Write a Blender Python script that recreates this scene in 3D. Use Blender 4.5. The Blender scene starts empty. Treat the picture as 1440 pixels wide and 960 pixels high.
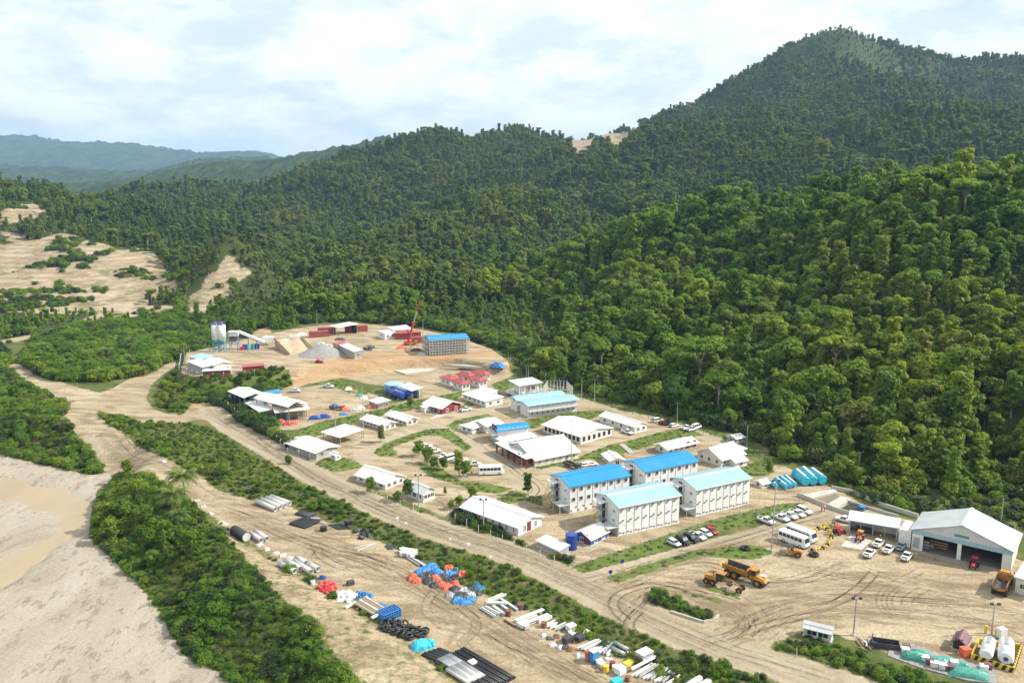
import bpy, bmesh, math, random
import numpy as np
from mathutils import Vector, Matrix

# ------------------------------------------------------------------ camera, world, sun
C = bpy.context.scene.collection
S = bpy.context.scene
CAM_H = 75.0
PITCH = math.radians(11.0)
FPX, CX, CY = 1200.0, 720.0, 480.0            # focal length and centre in pixels of the 1440 x 960 photograph
cam_d = bpy.data.cameras.new('camera')
cam_d.sensor_width = 36.0
cam_d.lens = 30.0
cam_d.clip_start = 0.5
cam_d.clip_end = 60000
cam = bpy.data.objects.new('camera', cam_d)
cam.location = (0, 0, CAM_H)
cam.rotation_euler = (math.radians(90) - PITCH, 0, 0)
C.objects.link(cam)
S.camera = cam

SUN_AZ = math.radians(91)                    # compass angle of the sun measured from +Y towards +X
SUN_EL = math.radians(40)
sun_d = bpy.data.lights.new('sun', 'SUN')
sun_d.energy = 5.0
sun_d.angle = math.radians(0.5)
sun_d.color = (1.0, 0.93, 0.82)
sun = bpy.data.objects.new('sun', sun_d)
sd = Vector((math.sin(SUN_AZ) * math.cos(SUN_EL), math.cos(SUN_AZ) * math.cos(SUN_EL), math.sin(SUN_EL)))
sun.rotation_euler = sd.to_track_quat('Z', 'Y').to_euler()
sun.location = (200, 0, 300)
C.objects.link(sun)

W = bpy.data.worlds.new('World')
S.world = W
W.use_nodes = True
wn, wl = W.node_tree.nodes, W.node_tree.links
wn.clear()
def wnode(t, **kw):
    n = wn.new(t)
    for k, v in kw.items():
        setattr(n, k, v)
    return n
w_out = wnode('ShaderNodeOutputWorld')
w_sky = wnode('ShaderNodeTexSky', sky_type='NISHITA', sun_disc=False)
w_sky.sun_elevation = SUN_EL
w_sky.sun_rotation = SUN_AZ
w_sky.air_density = 1.0
w_sky.dust_density = 2.0
w_b1 = wnode('ShaderNodeBackground')
w_b1.inputs['Strength'].default_value = 0.10
wl.new(w_sky.outputs[0], w_b1.inputs['Color'])
w_tc = wnode('ShaderNodeTexCoord')
w_map = wnode('ShaderNodeMapping')
w_map.inputs['Scale'].default_value = (3.4, 3.4, 9.5)
w_map.inputs['Location'].default_value = (3.1, 0.4, 1.7)
wl.new(w_tc.outputs['Generated'], w_map.inputs['Vector'])
w_n1 = wnode('ShaderNodeTexNoise')
w_n1.inputs['Scale'].default_value = 1.15
w_n1.inputs['Detail'].default_value = 9
w_n1.inputs['Roughness'].default_value = 0.56
w_n1.inputs['Distortion'].default_value = 0.25
wl.new(w_map.outputs[0], w_n1.inputs['Vector'])
w_r1 = wnode('ShaderNodeValToRGB')
w_r1.color_ramp.elements[0].position = 0.36
w_r1.color_ramp.elements[0].color = (0.80, 0.80, 0.80, 1)
w_r1.color_ramp.elements[1].position = 0.52
w_r1.color_ramp.elements[1].color = (1, 1, 1, 1)
wl.new(w_n1.outputs['Fac'], w_r1.inputs['Fac'])
w_n2 = wnode('ShaderNodeTexNoise')
w_n2.inputs['Scale'].default_value = 2.4
w_n2.inputs['Detail'].default_value = 8
w_n2.inputs['Roughness'].default_value = 0.62
wl.new(w_map.outputs[0], w_n2.inputs['Vector'])
w_r2 = wnode('ShaderNodeValToRGB')
w_r2.color_ramp.elements[0].position = 0.38
w_r2.color_ramp.elements[0].color = (0.49, 0.56, 0.585, 1)
w_r2.color_ramp.elements[1].position = 0.56
w_r2.color_ramp.elements[1].color = (0.68, 0.70, 0.70, 1)
wl.new(w_n2.outputs['Fac'], w_r2.inputs['Fac'])
w_b2 = wnode('ShaderNodeBackground')
w_b2.inputs['Strength'].default_value = 1.24
wl.new(w_r2.outputs[0], w_b2.inputs['Color'])
w_mix = wnode('ShaderNodeMixShader')
wl.new(w_r1.outputs[0], w_mix.inputs[0])
wl.new(w_b1.outputs[0], w_mix.inputs[1])
wl.new(w_b2.outputs[0], w_mix.inputs[2])
wl.new(w_mix.outputs[0], w_out.inputs['Surface'])

S.view_settings.view_transform = 'Standard'
S.view_settings.look = 'None'
S.view_settings.exposure = 0.5
S.view_settings.gamma = 1.0
S.render.engine = 'CYCLES'
S.cycles.max_bounces = 5
S.cycles.diffuse_bounces = 2
S.cycles.glossy_bounces = 2
S.cycles.transmission_bounces = 2
S.cycles.volume_bounces = 0
S.cycles.transparent_max_bounces = 4
S.cycles.use_denoising = True

# ------------------------------------------------------------------ pixel <-> world helpers (layout only)
ct, st = math.cos(PITCH), math.sin(PITCH)
def ray(px, py):
    u, v = (px - CX) / FPX, (CY - py) / FPX
    return np.array([u, ct + v * st, -st + v * ct])
def P(px, py, z=0.0):
    """world point seen at a photograph pixel, on the level z"""
    d = ray(px, py)
    t = (z - CAM_H) / d[2]
    return np.array([d[0] * t, d[1] * t, z])
def D(px, py, Y):
    """world point seen at a photograph pixel, at forward distance Y"""
    d = ray(px, py)
    t = Y / d[1]
    return np.array([d[0] * t, Y, CAM_H + d[2] * t])

def smooth(x):
    x = np.clip(x, 0, 1)
    return x * x * (3 - 2 * x)

def sdist(poly, x, y):
    """signed distance to a polygon (positive inside)"""
    poly = np.asarray(poly)
    x = np.asarray(x, float); y = np.asarray(y, float)
    d2 = np.full(x.shape, 1e18)
    ins = np.zeros(x.shape, bool)
    n = len(poly)
    for i in range(n):
        x0, y0 = poly[i]; x1, y1 = poly[(i + 1) % n]
        dx, dy = x1 - x0, y1 - y0
        L2 = dx * dx + dy * dy + 1e-12
        t = np.clip(((x - x0) * dx + (y - y0) * dy) / L2, 0, 1)
        d2 = np.minimum(d2, (x - x0 - t * dx) ** 2 + (y - y0 - t * dy) ** 2)
        if y0 != y1:
            c = ((y0 > y) != (y1 > y)) & (x < (x1 - x0) * (y - y0) / (y1 - y0) + x0)
            ins ^= c
    d = np.sqrt(d2)
    return np.where(ins, d, -d)

def ldist(line, x, y):
    """distance to a polyline"""
    d2 = np.full(np.shape(x), 1e18)
    for i in range(len(line) - 1):
        x0, y0 = line[i]; x1, y1 = line[i + 1]
        dx, dy = x1 - x0, y1 - y0
        L2 = dx * dx + dy * dy + 1e-12
        t = np.clip(((x - x0) * dx + (y - y0) * dy) / L2, 0, 1)
        d2 = np.minimum(d2, (x - x0 - t * dx) ** 2 + (y - y0 - t * dy) ** 2)
    return np.sqrt(d2)

def vnoise(x, y, seed=0):
    xi = np.floor(x).astype(np.int64); yi = np.floor(y).astype(np.int64)
    fx = smooth(x - xi); fy = smooth(y - yi)
    def hsh(a, b):
        n = (a * 374761393 + b * 668265263 + seed * 1442695041) & 0x7fffffff
        n = ((n ^ (n >> 13)) * 1274126177) & 0x7fffffff
        return ((n ^ (n >> 16)) & 0xffff) / 65535.0
    return (hsh(xi, yi) * (1 - fx) + hsh(xi + 1, yi) * fx) * (1 - fy) + (hsh(xi, yi + 1) * (1 - fx) + hsh(xi + 1, yi + 1) * fx) * fy
def fbm(x, y, octv=4, seed=0):
    a, s, t = 1.0, 0.0, 0.0
    for o in range(octv):
        s = s + a * (vnoise(x, y, seed + o) - 0.5); t += a
        x, y, a = x * 2.03 + 7.1, y * 2.03 + 3.7, a * 0.5
    return s / t

# ------------------------------------------------------------------ relief
EDGE = [(1750, 800), (1560, 735), (1440, 707), (1370, 702), (1300, 699), (1235, 692), (1190, 678), (1150, 655), (1090, 645), (1050, 612),
        (1000, 603), (930, 584), (850, 562), (800, 546), (745, 530), (715, 506), (690, 488), (640, 470), (590, 461), (500, 452),
        (430, 456), (385, 466), (350, 476), (300, 462), (240, 452), (150, 462), (60, 472), (0, 486), (-300, 540), (-700, 600)]
edge_w = [tuple(P(a, b)[:2]) for a, b in EDGE]
SITE = edge_w + [(-420, 100), (-420, -300), (420, -300), (300, 30)]

def pp(pts, z=0.0):
    return [tuple(P(a, b, z)[:2]) for a, b in pts]

RIVER_Z, LAY_Z, TER_Z = -5.0, -1.2, 3.5
RIVER = pp([(-500, 640), (-200, 618), (0, 628), (60, 642), (132, 652), (152, 657), (158, 672), (136, 690), (128, 718), (126, 745), (150, 772), (186, 803),
            (214, 835), (236, 868), (258, 906), (302, 932), (348, 966), (420, 1100), (500, 1500), (-500, 1500), (-1500, 900)], RIVER_Z)
LAYDOWN = pp([(262, 690), (292, 722), (335, 750), (392, 790), (440, 818), (500, 852), (556, 890), (612, 930), (660, 968), (760, 1050), (1060, 1050),
              (975, 968), (905, 930), (830, 892), (762, 856), (700, 832), (655, 815), (606, 790), (560, 768), (500, 748), (452, 730), (410, 712), (355, 700), (320, 690)], LAY_Z)
TERRACE = pp([(262, 496), (300, 488), (330, 480), (385, 468), (430, 459), (500, 454), (590, 463), (640, 472), (690, 490), (716, 508), (700, 512),
              (640, 503), (570, 505), (500, 511), (452, 514), (425, 516), (400, 520), (372, 527), (300, 536), (255, 524)], TER_Z)
RIDGE = [  # (px, py, forward distance): the ground just below the treetops
    (1440, 240, 330), (1330, 236, 350), (1230, 238, 372), (1120, 258, 392), (1000, 282, 408), (900, 306, 420), (830, 335, 425), (770, 378, 420), (722, 425, 395),
    (1440, 440, 222), (1300, 440, 232), (1150, 440, 250), (1000, 440, 275), (1440, 560, 178), (1250, 560, 192), (1100, 520, 220), (900, 440, 300), (820, 470, 305),
    (1440, 330, 270), (1250, 330, 292), (1060, 350, 320), (760, 460, 345), (900, 380, 345),
    (1700, 240, 310), (1700, 450, 190), (1700, 640, 140),
    (1560, 205, 780), (1440, 215, 780), (1250, 215, 780), (1100, 232, 780), (1000, 246, 770), (900, 266, 730), (800, 305, 670), (720, 348, 590), (660, 400, 480),
    (1440, 160, 900), (1250, 160, 930), (1100, 170, 950), (1000, 195, 900), (900, 225, 850), (800, 250, 800), (700, 275, 740), (620, 310, 660), (540, 350, 560), (470, 390, 500), (400, 410, 470),
    (1700, 110, 1350), (1440, 100, 1400), (1350, 102, 1400), (1290, 98, 1420), (1240, 70, 1500), (1190, 44, 1550), (1140, 62, 1550), (1095, 98, 1450), (1050, 112, 1420), (960, 152, 1380), (905, 186, 1340),
    (1190, 120, 1250), (1050, 140, 1200), (1330, 130, 1200),
    (860, 172, 1420), (800, 180, 1420), (740, 178, 1350), (690, 176, 1300), (630, 178, 1250), (560, 205, 1200), (500, 235, 1150), (450, 250, 1120), (390, 258, 1100), (300, 264, 1050), (200, 270, 1000), (120, 274, 950),
    (560, 260, 950), (650, 225, 1050), (750, 215, 1080), (430, 290, 850), (330, 300, 780), (230, 310, 720), (140, 315, 660), (500, 320, 700), (380, 350, 600), (300, 345, 560),
    (60, 292, 620), (0, 292, 640), (20, 330, 560), (0, 365, 500), (100, 340, 545), (150, 352, 520), (60, 366, 492), (150, 395, 450), (0, 425, 425), (100, 428, 420),
    (200, 395, 440), (250, 395, 430), (290, 392, 418), (330, 362, 430), (350, 380, 425), (240, 350, 520), (200, 430, 400), (290, 430, 375), (340, 440, 375),
    (-300, 300, 700), (-300, 420, 430), (-300, 270, 1000)]
YS = 1.3
RIDGE = [(a, b, c * YS) for a, b, c in RIDGE]
ctrl = [D(*r) - np.array([0, 0, 13.0 * min(1.0, max(0.0, (r[2] - 585) / 520.0)) + (7.0 + 9.0 * min(1.0, max(0.0, (r[0] - 950) / 350.0)) if 400 < r[2] < 575 and r[0] > 700 else 0.0)]) for r in RIDGE] + [np.array([x, y, 0.0]) for x, y in edge_w]
for x, y, z in ((200, 2400, -60), (900, 2500, 60), (1800, 2400, 200), (-500, 2200, -100), (-1200, 2000, -60), (-450, 1550, -10), (-150, 1650, 10), (150, 1750, 50), (-700, 1300, 0), (2500, 1200, 150), (-1500, 900, 20), (300, 520, 18), (420, 530, 24), (140, 500, 20), (560, 520, 34), (1000, 3800, 0), (-800, 3800, 0), (3000, 3500, 0), (600, 100, 70), (800, 400, 120)):
    ctrl.append(np.array([x, y * YS, z], float))
ctrl = np.array(ctrl)
SC = 500.0
def tps_fit(c):
    n = len(c)
    p = c[:, :2] / SC
    d2 = ((p[:, None] - p[None]) ** 2).sum(-1)
    K = 0.5 * d2 * np.log(d2 + 1e-12)
    A = np.zeros((n + 3, n + 3))
    A[:n, :n] = K + np.eye(n) * 2e-5
    A[:n, n] = 1; A[:n, n + 1:] = p
    A[n, :n] = 1; A[n + 1:, :n] = p.T
    return np.linalg.solve(A, np.concatenate([c[:, 2], np.zeros(3)]))
tps_w = tps_fit(ctrl)
def tps(x, y):
    sh = np.shape(x)
    x = np.ravel(x) / SC; y = np.ravel(y) / SC
    out = np.empty(len(x))
    cp = ctrl[:, :2] / SC
    for i in range(0, len(x), 40000):
        a, b = x[i:i + 40000], y[i:i + 40000]
        d2 = (a[:, None] - cp[None, :, 0]) ** 2 + (b[:, None] - cp[None, :, 1]) ** 2
        out[i:i + 40000] = (0.5 * d2 * np.log(d2 + 1e-12)) @ tps_w[:-3] + tps_w[-3] + tps_w[-2] * a + tps_w[-1] * b
    return out.reshape(sh)

CHANNEL = pp([(-260, 640), (-60, 656), (40, 667), (92, 686), (122, 704), (127, 730), (112, 756), (74, 786), (20, 820), (-60, 862), (-200, 900), (-260, 850), (-60, 796), (20, 770), (62, 750), (80, 737), (74, 724), (36, 706), (-60, 692), (-260, 684)], RIVER_Z)
PEAKS = [(*D(1192, 44, 2015)[:2], 88, 34.0), (*D(1088, 90, 1920)[:2], 50, 14.0), (*D(1315, 80, 1880)[:2], 125, -52.0), (*D(1240, 80, 1960)[:2], 45, -8.0), (*D(1440, 90, 1850)[:2], 130, -34.0), (*D(1115, 100, 1950)[:2], 45, -20.0), (*D(300, 400, 540)[:2], 15, 5.5), (*D(331, 372, 560)[:2], 7, 5.0), (*D(312, 392, 552)[:2], 7, 4.0), (*D(290, 405, 548)[:2], 8, 3.0), (*D(345, 380, 562)[:2], 14, 4.0), (*D(240, 398, 572)[:2], 12, 4.5), (*D(215, 392, 572)[:2], 9, 3.5), (*D(110, 345, 708)[:2], 34, 8.0), (*D(165, 345, 676)[:2], 16, 6.0), (*D(265, 425, 512)[:2], 10, 3.0)]
STEPS = [tuple(D(a, b, Y * YS)[:2]) for a, b, Y in ((-150, 366, 490), (0, 362, 500), (60, 362, 500), (115, 378, 470), (145, 400, 445), (150, 428, 415), (95, 440, 408), (0, 440, 408), (-150, 440, 408))]
LEVELS = [(RIVER, RIVER_Z, 13.0), (LAYDOWN, LAY_Z, 6.0), (TERRACE, TER_Z, 3.2)]
def height(x, y):
    x = np.asarray(x, float); y = np.asarray(y, float)
    dout = -sdist(SITE, x, y)
    w = smooth(dout / 55.0)
    far = np.sqrt(x * x + y * y)
    hill = np.maximum(tps(x, y), -2.0)
    rel = fbm(x / 90.0, y / 90.0, 3, 5) * np.clip(far / 910.0, 0.3, 1.2) * 26.0 + fbm(x / 340.0 + 3, y / 340.0, 2, 11) * np.clip((far - 585) / 1170.0, 0, 1) * 22
    gul = (1 - np.abs(2 * vnoise(x / 170.0 + 0.35 * fbm(x / 60.0, y / 60.0, 2, 91), y / 240.0 + 0.3, 61) - 1)) ** 2
    rel = rel - (gul - 0.33) * 34.0 * np.clip((y - 570) / 325.0, 0.34, 1.0)
    h = w * np.maximum(hill + rel, 0.5)
    pk = PEAKS
    for cx_, cy_, r_, a_ in pk: h = h + a_ * np.exp(-((x - cx_) ** 2 + ((y - cy_) * 0.8) ** 2) / (r_ * r_))
    fade = smooth((np.maximum(np.abs(x) * 0.8, y) - 3300) / 1800.0)
    h = h * (1 - fade)
    for poly, z, b in LEVELS:
        k = smooth((sdist(poly, x, y) + b) / b)
        h = h * (1 - k) + z * k
    st_ = smooth((sdist(STEPS, x, y) + 4) / 8.0)
    hq = h / 3.6; hq = (np.floor(hq) + smooth((hq - np.floor(hq) - 0.55) / 0.4)) * 3.6
    h = h * (1 - st_) + hq * st_
    h = h - 0.9 * smooth((sdist(CHANNEL, x, y) + 2.5 + 11 * fbm(x / 16.0, y / 16.0, 4, 63)) / 9.0)
    h = h + fbm(x / 9.0, y / 9.0, 3, 21) * 0.5 + np.where((y > 495) & (x < -140) & (y < 830), fbm(x / 18.0, y / 18.0, 4, 77) * 6.5, 0.0) * smooth(-sdist(SITE, x, y) / 25.0)
    return h
def hz(x, y):
    return float(height(np.array([x]), np.array([y]))[0])
T_S = np.concatenate([np.arange(95, 560, 3.5), np.geomspace(560, 3400, 150)])
def G(px, py, dz=0.0):
    """first ground point on the ray through a photograph pixel, lifted by dz"""
    d = ray(px, py)
    d = d / math.hypot(d[0], d[1])
    xs, ys, zs = d[0] * T_S, d[1] * T_S, CAM_H + d[2] * T_S
    g = zs - height(xs, ys) - dz
    k = np.nonzero(g <= 0)[0]
    if len(k) == 0 or k[0] == 0:
        return D(px, py, 1846.0) if py < 235 else P(px, py, 0.0)
    i = k[0]
    f = g[i - 1] / (g[i - 1] - g[i])
    t = T_S[i - 1] + f * (T_S[i] - T_S[i - 1])
    return np.array([d[0] * t, d[1] * t, CAM_H + d[2] * t])
def gp(pts):
    return [tuple(G(a, b)[:2]) for a, b in pts]
# ------------------------------------------------------------------ materials
MATS = {}
def ntree(name):
    m = bpy.data.materials.new(name)
    m.use_nodes = True
    nt = m.node_tree
    b = nt.nodes['Principled BSDF']
    return m, nt, b
def mixc(nt, fac, a, b, mode='MIX'):
    n = nt.nodes.new('ShaderNodeMix'); n.data_type = 'RGBA'; n.blend_type = mode
    for sock, v in ((n.inputs[0], fac), (n.inputs[6], a), (n.inputs[7], b)):
        if hasattr(v, 'is_linked') or hasattr(v, 'links'):
            nt.links.new(v, sock)
        elif isinstance(v, (int, float)):
            sock.default_value = v
        else:
            sock.default_value = tuple(v) + (1,) if len(v) == 3 else v
    return n.outputs[2]
def noise(nt, scale, detail=4, rough=0.55, vec=None, dist=0.0):
    n = nt.nodes.new('ShaderNodeTexNoise')
    n.inputs['Scale'].default_value = scale
    n.inputs['Detail'].default_value = detail
    n.inputs['Roughness'].default_value = rough
    n.inputs['Distortion'].default_value = dist
    if vec is not None:
        nt.links.new(vec, n.inputs['Vector'])
    return n.outputs['Fac']
def ramp(nt, fac, *stops):
    r = nt.nodes.new('ShaderNodeValToRGB')
    els = r.color_ramp.elements
    while len(els) < len(stops):
        els.new(0.5)
    for e, (p, c) in zip(els, stops):
        e.position = p
        e.color = tuple(c) + (1,) if len(c) == 3 else c
    nt.links.new(fac, r.inputs[0])
    return r.outputs[0]
def math_n(nt, op, a, b=None, clamp=False):
    n = nt.nodes.new('ShaderNodeMath'); n.operation = op; n.use_clamp = clamp
    for s, v in ((n.inputs[0], a), (n.inputs[1], b)):
        if v is None: continue
        if isinstance(v, (int, float)): s.default_value = v
        else: nt.links.new(v, s)
    return n.outputs[0]
def wpos(nt):
    return nt.nodes.new('ShaderNodeNewGeometry').outputs['Position']
def along(nt, vec, ang, lx, ly):
    m = nt.nodes.new('ShaderNodeMapping'); m.vector_type = 'TEXTURE'
    m.inputs['Scale'].default_value = (lx, ly, 1); m.inputs['Rotation'].default_value = (0, 0, ang)
    nt.links.new(vec, m.inputs['Vector'])
    return m.outputs[0]
def mapped(nt, vec, scale, rot=0.0):
    m = nt.nodes.new('ShaderNodeMapping')
    m.inputs['Scale'].default_value = scale
    m.inputs['Rotation'].default_value = (0, 0, rot)
    nt.links.new(vec, m.inputs['Vector'])
    return m.outputs[0]

def paint(name, col, rough=0.5, var=0.18, scale=1.2, metal=0.0, dirt=None, bump=0.0):
    """a painted / plain surface: base colour with weathering from noise"""
    if name in MATS: return MATS[name]
    m, nt, b = ntree(name)
    v = wpos(nt)
    n = noise(nt, scale, 5, 0.6, v)
    dark = [c * (1 - var) for c in col]
    lite = [min(1, c * (1 + var * 0.5)) for c in col]
    c = ramp(nt, n, (0.3, dark), (0.7, lite))
    if dirt is not None:
        n2 = noise(nt, scale * 0.6, 6, 0.65, mapped(nt, v, (1, 1, 0.35)))
        f = ramp(nt, n2, (0.52, (0, 0, 0)), (0.75, (0.55, 0.55, 0.55)))
        c = mixc(nt, f, c, dirt)
    nt.links.new(c, b.inputs['Base Color'])
    b.inputs['Roughness'].default_value = rough
    b.inputs['Metallic'].default_value = metal
    if bump:
        bn = nt.nodes.new('ShaderNodeBump'); bn.inputs['Strength'].default_value = bump; bn.inputs['Distance'].default_value = 0.05
        nt.links.new(n, bn.inputs['Height']); nt.links.new(bn.outputs[0], b.inputs['Normal'])
    MATS[name] = m
    return m

DIRT = (0.30, 0.24, 0.17)
M_white = paint('white_painted_metal', (0.74, 0.75, 0.74), 0.45, 0.10, 0.5, dirt=(0.45, 0.40, 0.33))
M_white_roof = paint('white_roof_sheet', (0.66, 0.67, 0.665), 0.42, 0.12, 0.5, dirt=(0.47, 0.455, 0.41))
M_grey_roof = paint('zinc_roof_sheet', (0.55, 0.58, 0.60), 0.38, 0.14, 0.35, metal=0.25, dirt=(0.42, 0.42, 0.41))
M_sky_roof = paint('pale_blue_roof_sheet', (0.27, 0.47, 0.57), 0.42, 0.10, 0.3, dirt=(0.36, 0.52, 0.56))
M_blue_roof = paint('bright_blue_roof_sheet', (0.012, 0.235, 0.50), 0.40, 0.12, 0.3, dirt=(0.08, 0.28, 0.50))
M_red_roof = paint('red_roof_sheet', (0.38, 0.07, 0.07), 0.5, 0.16, 0.5, dirt=(0.40, 0.18, 0.15))
M_wall = paint('off_white_wall_panel', (0.68, 0.68, 0.65), 0.6, 0.08, 0.6, dirt=(0.46, 0.42, 0.36))
M_cream = paint('cream_wall_panel', (0.62, 0.58, 0.50), 0.6, 0.08, 0.6, dirt=(0.45, 0.40, 0.33))
M_grey_wall = paint('grey_block_wall', (0.36, 0.36, 0.34), 0.8, 0.14, 0.8, dirt=(0.27, 0.24, 0.2))
M_red_wall = paint('dark_red_wall_panel', (0.20, 0.025, 0.03), 0.55, 0.12, 0.8)
M_blue_wall = paint('deep_blue_wall_panel', (0.015, 0.07, 0.28), 0.5, 0.12, 0.8)
M_glass = paint('dark_window_glass', (0.03, 0.035, 0.04), 0.12, 0.3, 1.0)
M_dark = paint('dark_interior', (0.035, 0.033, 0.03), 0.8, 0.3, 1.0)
M_steel = paint('galvanised_steel', (0.42, 0.43, 0.44), 0.42, 0.15, 1.5, metal=0.5, dirt=(0.28, 0.24, 0.2))
M_dsteel = paint('dark_steel', (0.07, 0.07, 0.075), 0.5, 0.3, 1.5, metal=0.3)
M_rust = paint('rusty_steel', (0.20, 0.09, 0.05), 0.8, 0.35, 1.5)
M_container = paint('oxide_red_container_paint', (0.30, 0.065, 0.06), 0.6, 0.2, 0.7, dirt=(0.34, 0.15, 0.11))
M_conc = paint('concrete', (0.45, 0.43, 0.39), 0.85, 0.15, 0.7, dirt=(0.34, 0.29, 0.22), bump=0.2)
M_pipe = paint('grey_pipe_concrete', (0.50, 0.50, 0.48), 0.7, 0.12, 0.8, dirt=(0.38, 0.34, 0.28))
M_black = paint('black_plastic', (0.018, 0.019, 0.022), 0.45, 0.3, 2)
M_tyre = paint('tyre_rubber', (0.022, 0.021, 0.02), 0.85, 0.3, 2, dirt=(0.16, 0.13, 0.1))
M_yellow = paint('machine_yellow_paint', (0.46, 0.215, 0.03), 0.5, 0.3, 1.2, dirt=(0.24, 0.16, 0.085))
M_kyellow = paint('hazard_yellow_paint', (0.70, 0.48, 0.04), 0.5, 0.16, 1.5, dirt=(0.4, 0.3, 0.12))
M_red = paint('bright_red_paint', (0.50, 0.025, 0.05), 0.42, 0.14, 1.5)
M_orange = paint('orange_plastic', (0.60, 0.125, 0.06), 0.55, 0.18, 2.5)
M_blue = paint('blue_plastic', (0.035, 0.20, 0.46), 0.55, 0.22, 2.5)
M_navy = paint('navy_tank_paint', (0.015, 0.05, 0.28), 0.35, 0.15, 1.5)
M_tank = paint('light_blue_tank_paint', (0.09, 0.32, 0.44), 0.45, 0.12, 0.7)
M_cyan = paint('cyan_plastic', (0.03, 0.42, 0.58), 0.42, 0.14, 1.2)
M_teal = paint('teal_tarp', (0.06, 0.28, 0.225), 0.5, 0.22, 1.5)
M_wood = paint('weathered_timber', (0.30, 0.20, 0.12), 0.8, 0.25, 2)
M_maroon = paint('maroon_roof_sheet', (0.16, 0.07, 0.085), 0.55, 0.15, 1)
M_beige = paint('beige_container_paint', (0.42, 0.33, 0.17), 0.55, 0.15, 1)
M_carw = paint('white_car_paint', (0.78, 0.79, 0.79), 0.22, 0.05, 1.0)
M_cark = paint('black_car_paint', (0.015, 0.016, 0.02), 0.2, 0.2, 1.0)
M_cars = paint('silver_blue_car_paint', (0.36, 0.42, 0.47), 0.25, 0.08, 1.0)
M_carr = paint('red_car_paint', (0.42, 0.012, 0.04), 0.22, 0.1, 1.0)
M_lamp = paint('headlight_lens', (0.7, 0.72, 0.72), 0.1, 0.05, 1.0)
M_tail = paint('tail_light_lens', (0.45, 0.02, 0.02), 0.2, 0.05, 1.0)
M_bark = paint('tree_bark', (0.30, 0.26, 0.21), 0.9, 0.35, 1.5)
M_gravel = paint('grey_gravel', (0.27, 0.265, 0.26), 0.95, 0.35, 1.6, bump=0.6)
M_sandpile = paint('sand_heap', (0.44, 0.34, 0.23), 0.95, 0.2, 0.5, bump=0.3)

def leaf_mat(name, cols, trans=0.25):
    """foliage: colour varies from tree to tree and from clump to clump"""
    m, nt, b = ntree(name)
    oi = nt.nodes.new('ShaderNodeObjectInfo')
    stops = [(i / max(1, len(cols) - 1), c) for i, c in enumerate(cols)]
    base = ramp(nt, oi.outputs['Random'], *stops)
    big = noise(nt, 0.012, 3, 0.5, wpos(nt))
    bigr = ramp(nt, big, (0.32, (0.62, 0.76, 0.72)), (0.52, (1, 1, 1)), (0.70, (1.38, 1.20, 0.9)))
    base = mixc(nt, 1.0, base, bigr, 'MULTIPLY')
    n = noise(nt, 0.55, 3, 0.6, wpos(nt))
    var = ramp(nt, n, (0.3, (0.62, 0.66, 0.6)), (0.7, (1.3, 1.25, 1.1)))
    col = mixc(nt, 1.0, base, var, 'MULTIPLY')
    nt.links.new(col, b.inputs['Base Color'])
    b.inputs['Roughness'].default_value = 0.55
    b.inputs['Specular IOR Level'].default_value = 0.25
    tr = nt.nodes.new('ShaderNodeBsdfTranslucent')
    tcol = mixc(nt, 1.0, col, (1.45, 1.45, 0.6), 'MULTIPLY')
    nt.links.new(tcol, tr.inputs['Color'])
    mx = nt.nodes.new('ShaderNodeMixShader'); mx.inputs[0].default_value = trans
    nt.links.new(b.outputs[0], mx.inputs[1]); nt.links.new(tr.outputs[0], mx.inputs[2])
    nt.links.new(mx.outputs[0], nt.nodes['Material Output'].inputs['Surface'])
    return m
M_leaf = leaf_mat('forest_leaves', [(0.06, 0.12, 0.016), (0.165, 0.26, 0.03), (0.10, 0.185, 0.022), (0.215, 0.31, 0.038), (0.07, 0.145, 0.026), (0.25, 0.33, 0.042), (0.14, 0.24, 0.03), (0.17, 0.21, 0.055)], 0.44)
M_leaf_hill = leaf_mat('hill_forest_leaves', [(0.055, 0.11, 0.02), (0.12, 0.185, 0.034), (0.075, 0.135, 0.028), (0.16, 0.225, 0.044), (0.065, 0.115, 0.032), (0.18, 0.235, 0.044), (0.10, 0.16, 0.034), (0.145, 0.165, 0.055)], 0.32)
M_leaf_lite = leaf_mat('bright_bush_leaves', [(0.065, 0.14, 0.015), (0.15, 0.25, 0.027), (0.10, 0.19, 0.02), (0.20, 0.28, 0.04), (0.12, 0.215, 0.022), (0.075, 0.155, 0.022), (0.17, 0.20, 0.055)], 0.42)
M_leaf_dark = leaf_mat('dark_hedge_leaves', [(0.03, 0.06, 0.016), (0.045, 0.08, 0.02)], 0.2)
M_palm = leaf_mat('palm_fronds', [(0.09, 0.14, 0.035), (0.13, 0.18, 0.045)], 0.25)
M_dry = leaf_mat('dry_grass_blades', [(0.17, 0.15, 0.06), (0.22, 0.19, 0.085), (0.12, 0.125, 0.04)], 0.2)
M_grass = leaf_mat('grass_blades', [(0.075, 0.125, 0.025), (0.105, 0.15, 0.034), (0.13, 0.16, 0.045)], 0.25)

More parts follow.
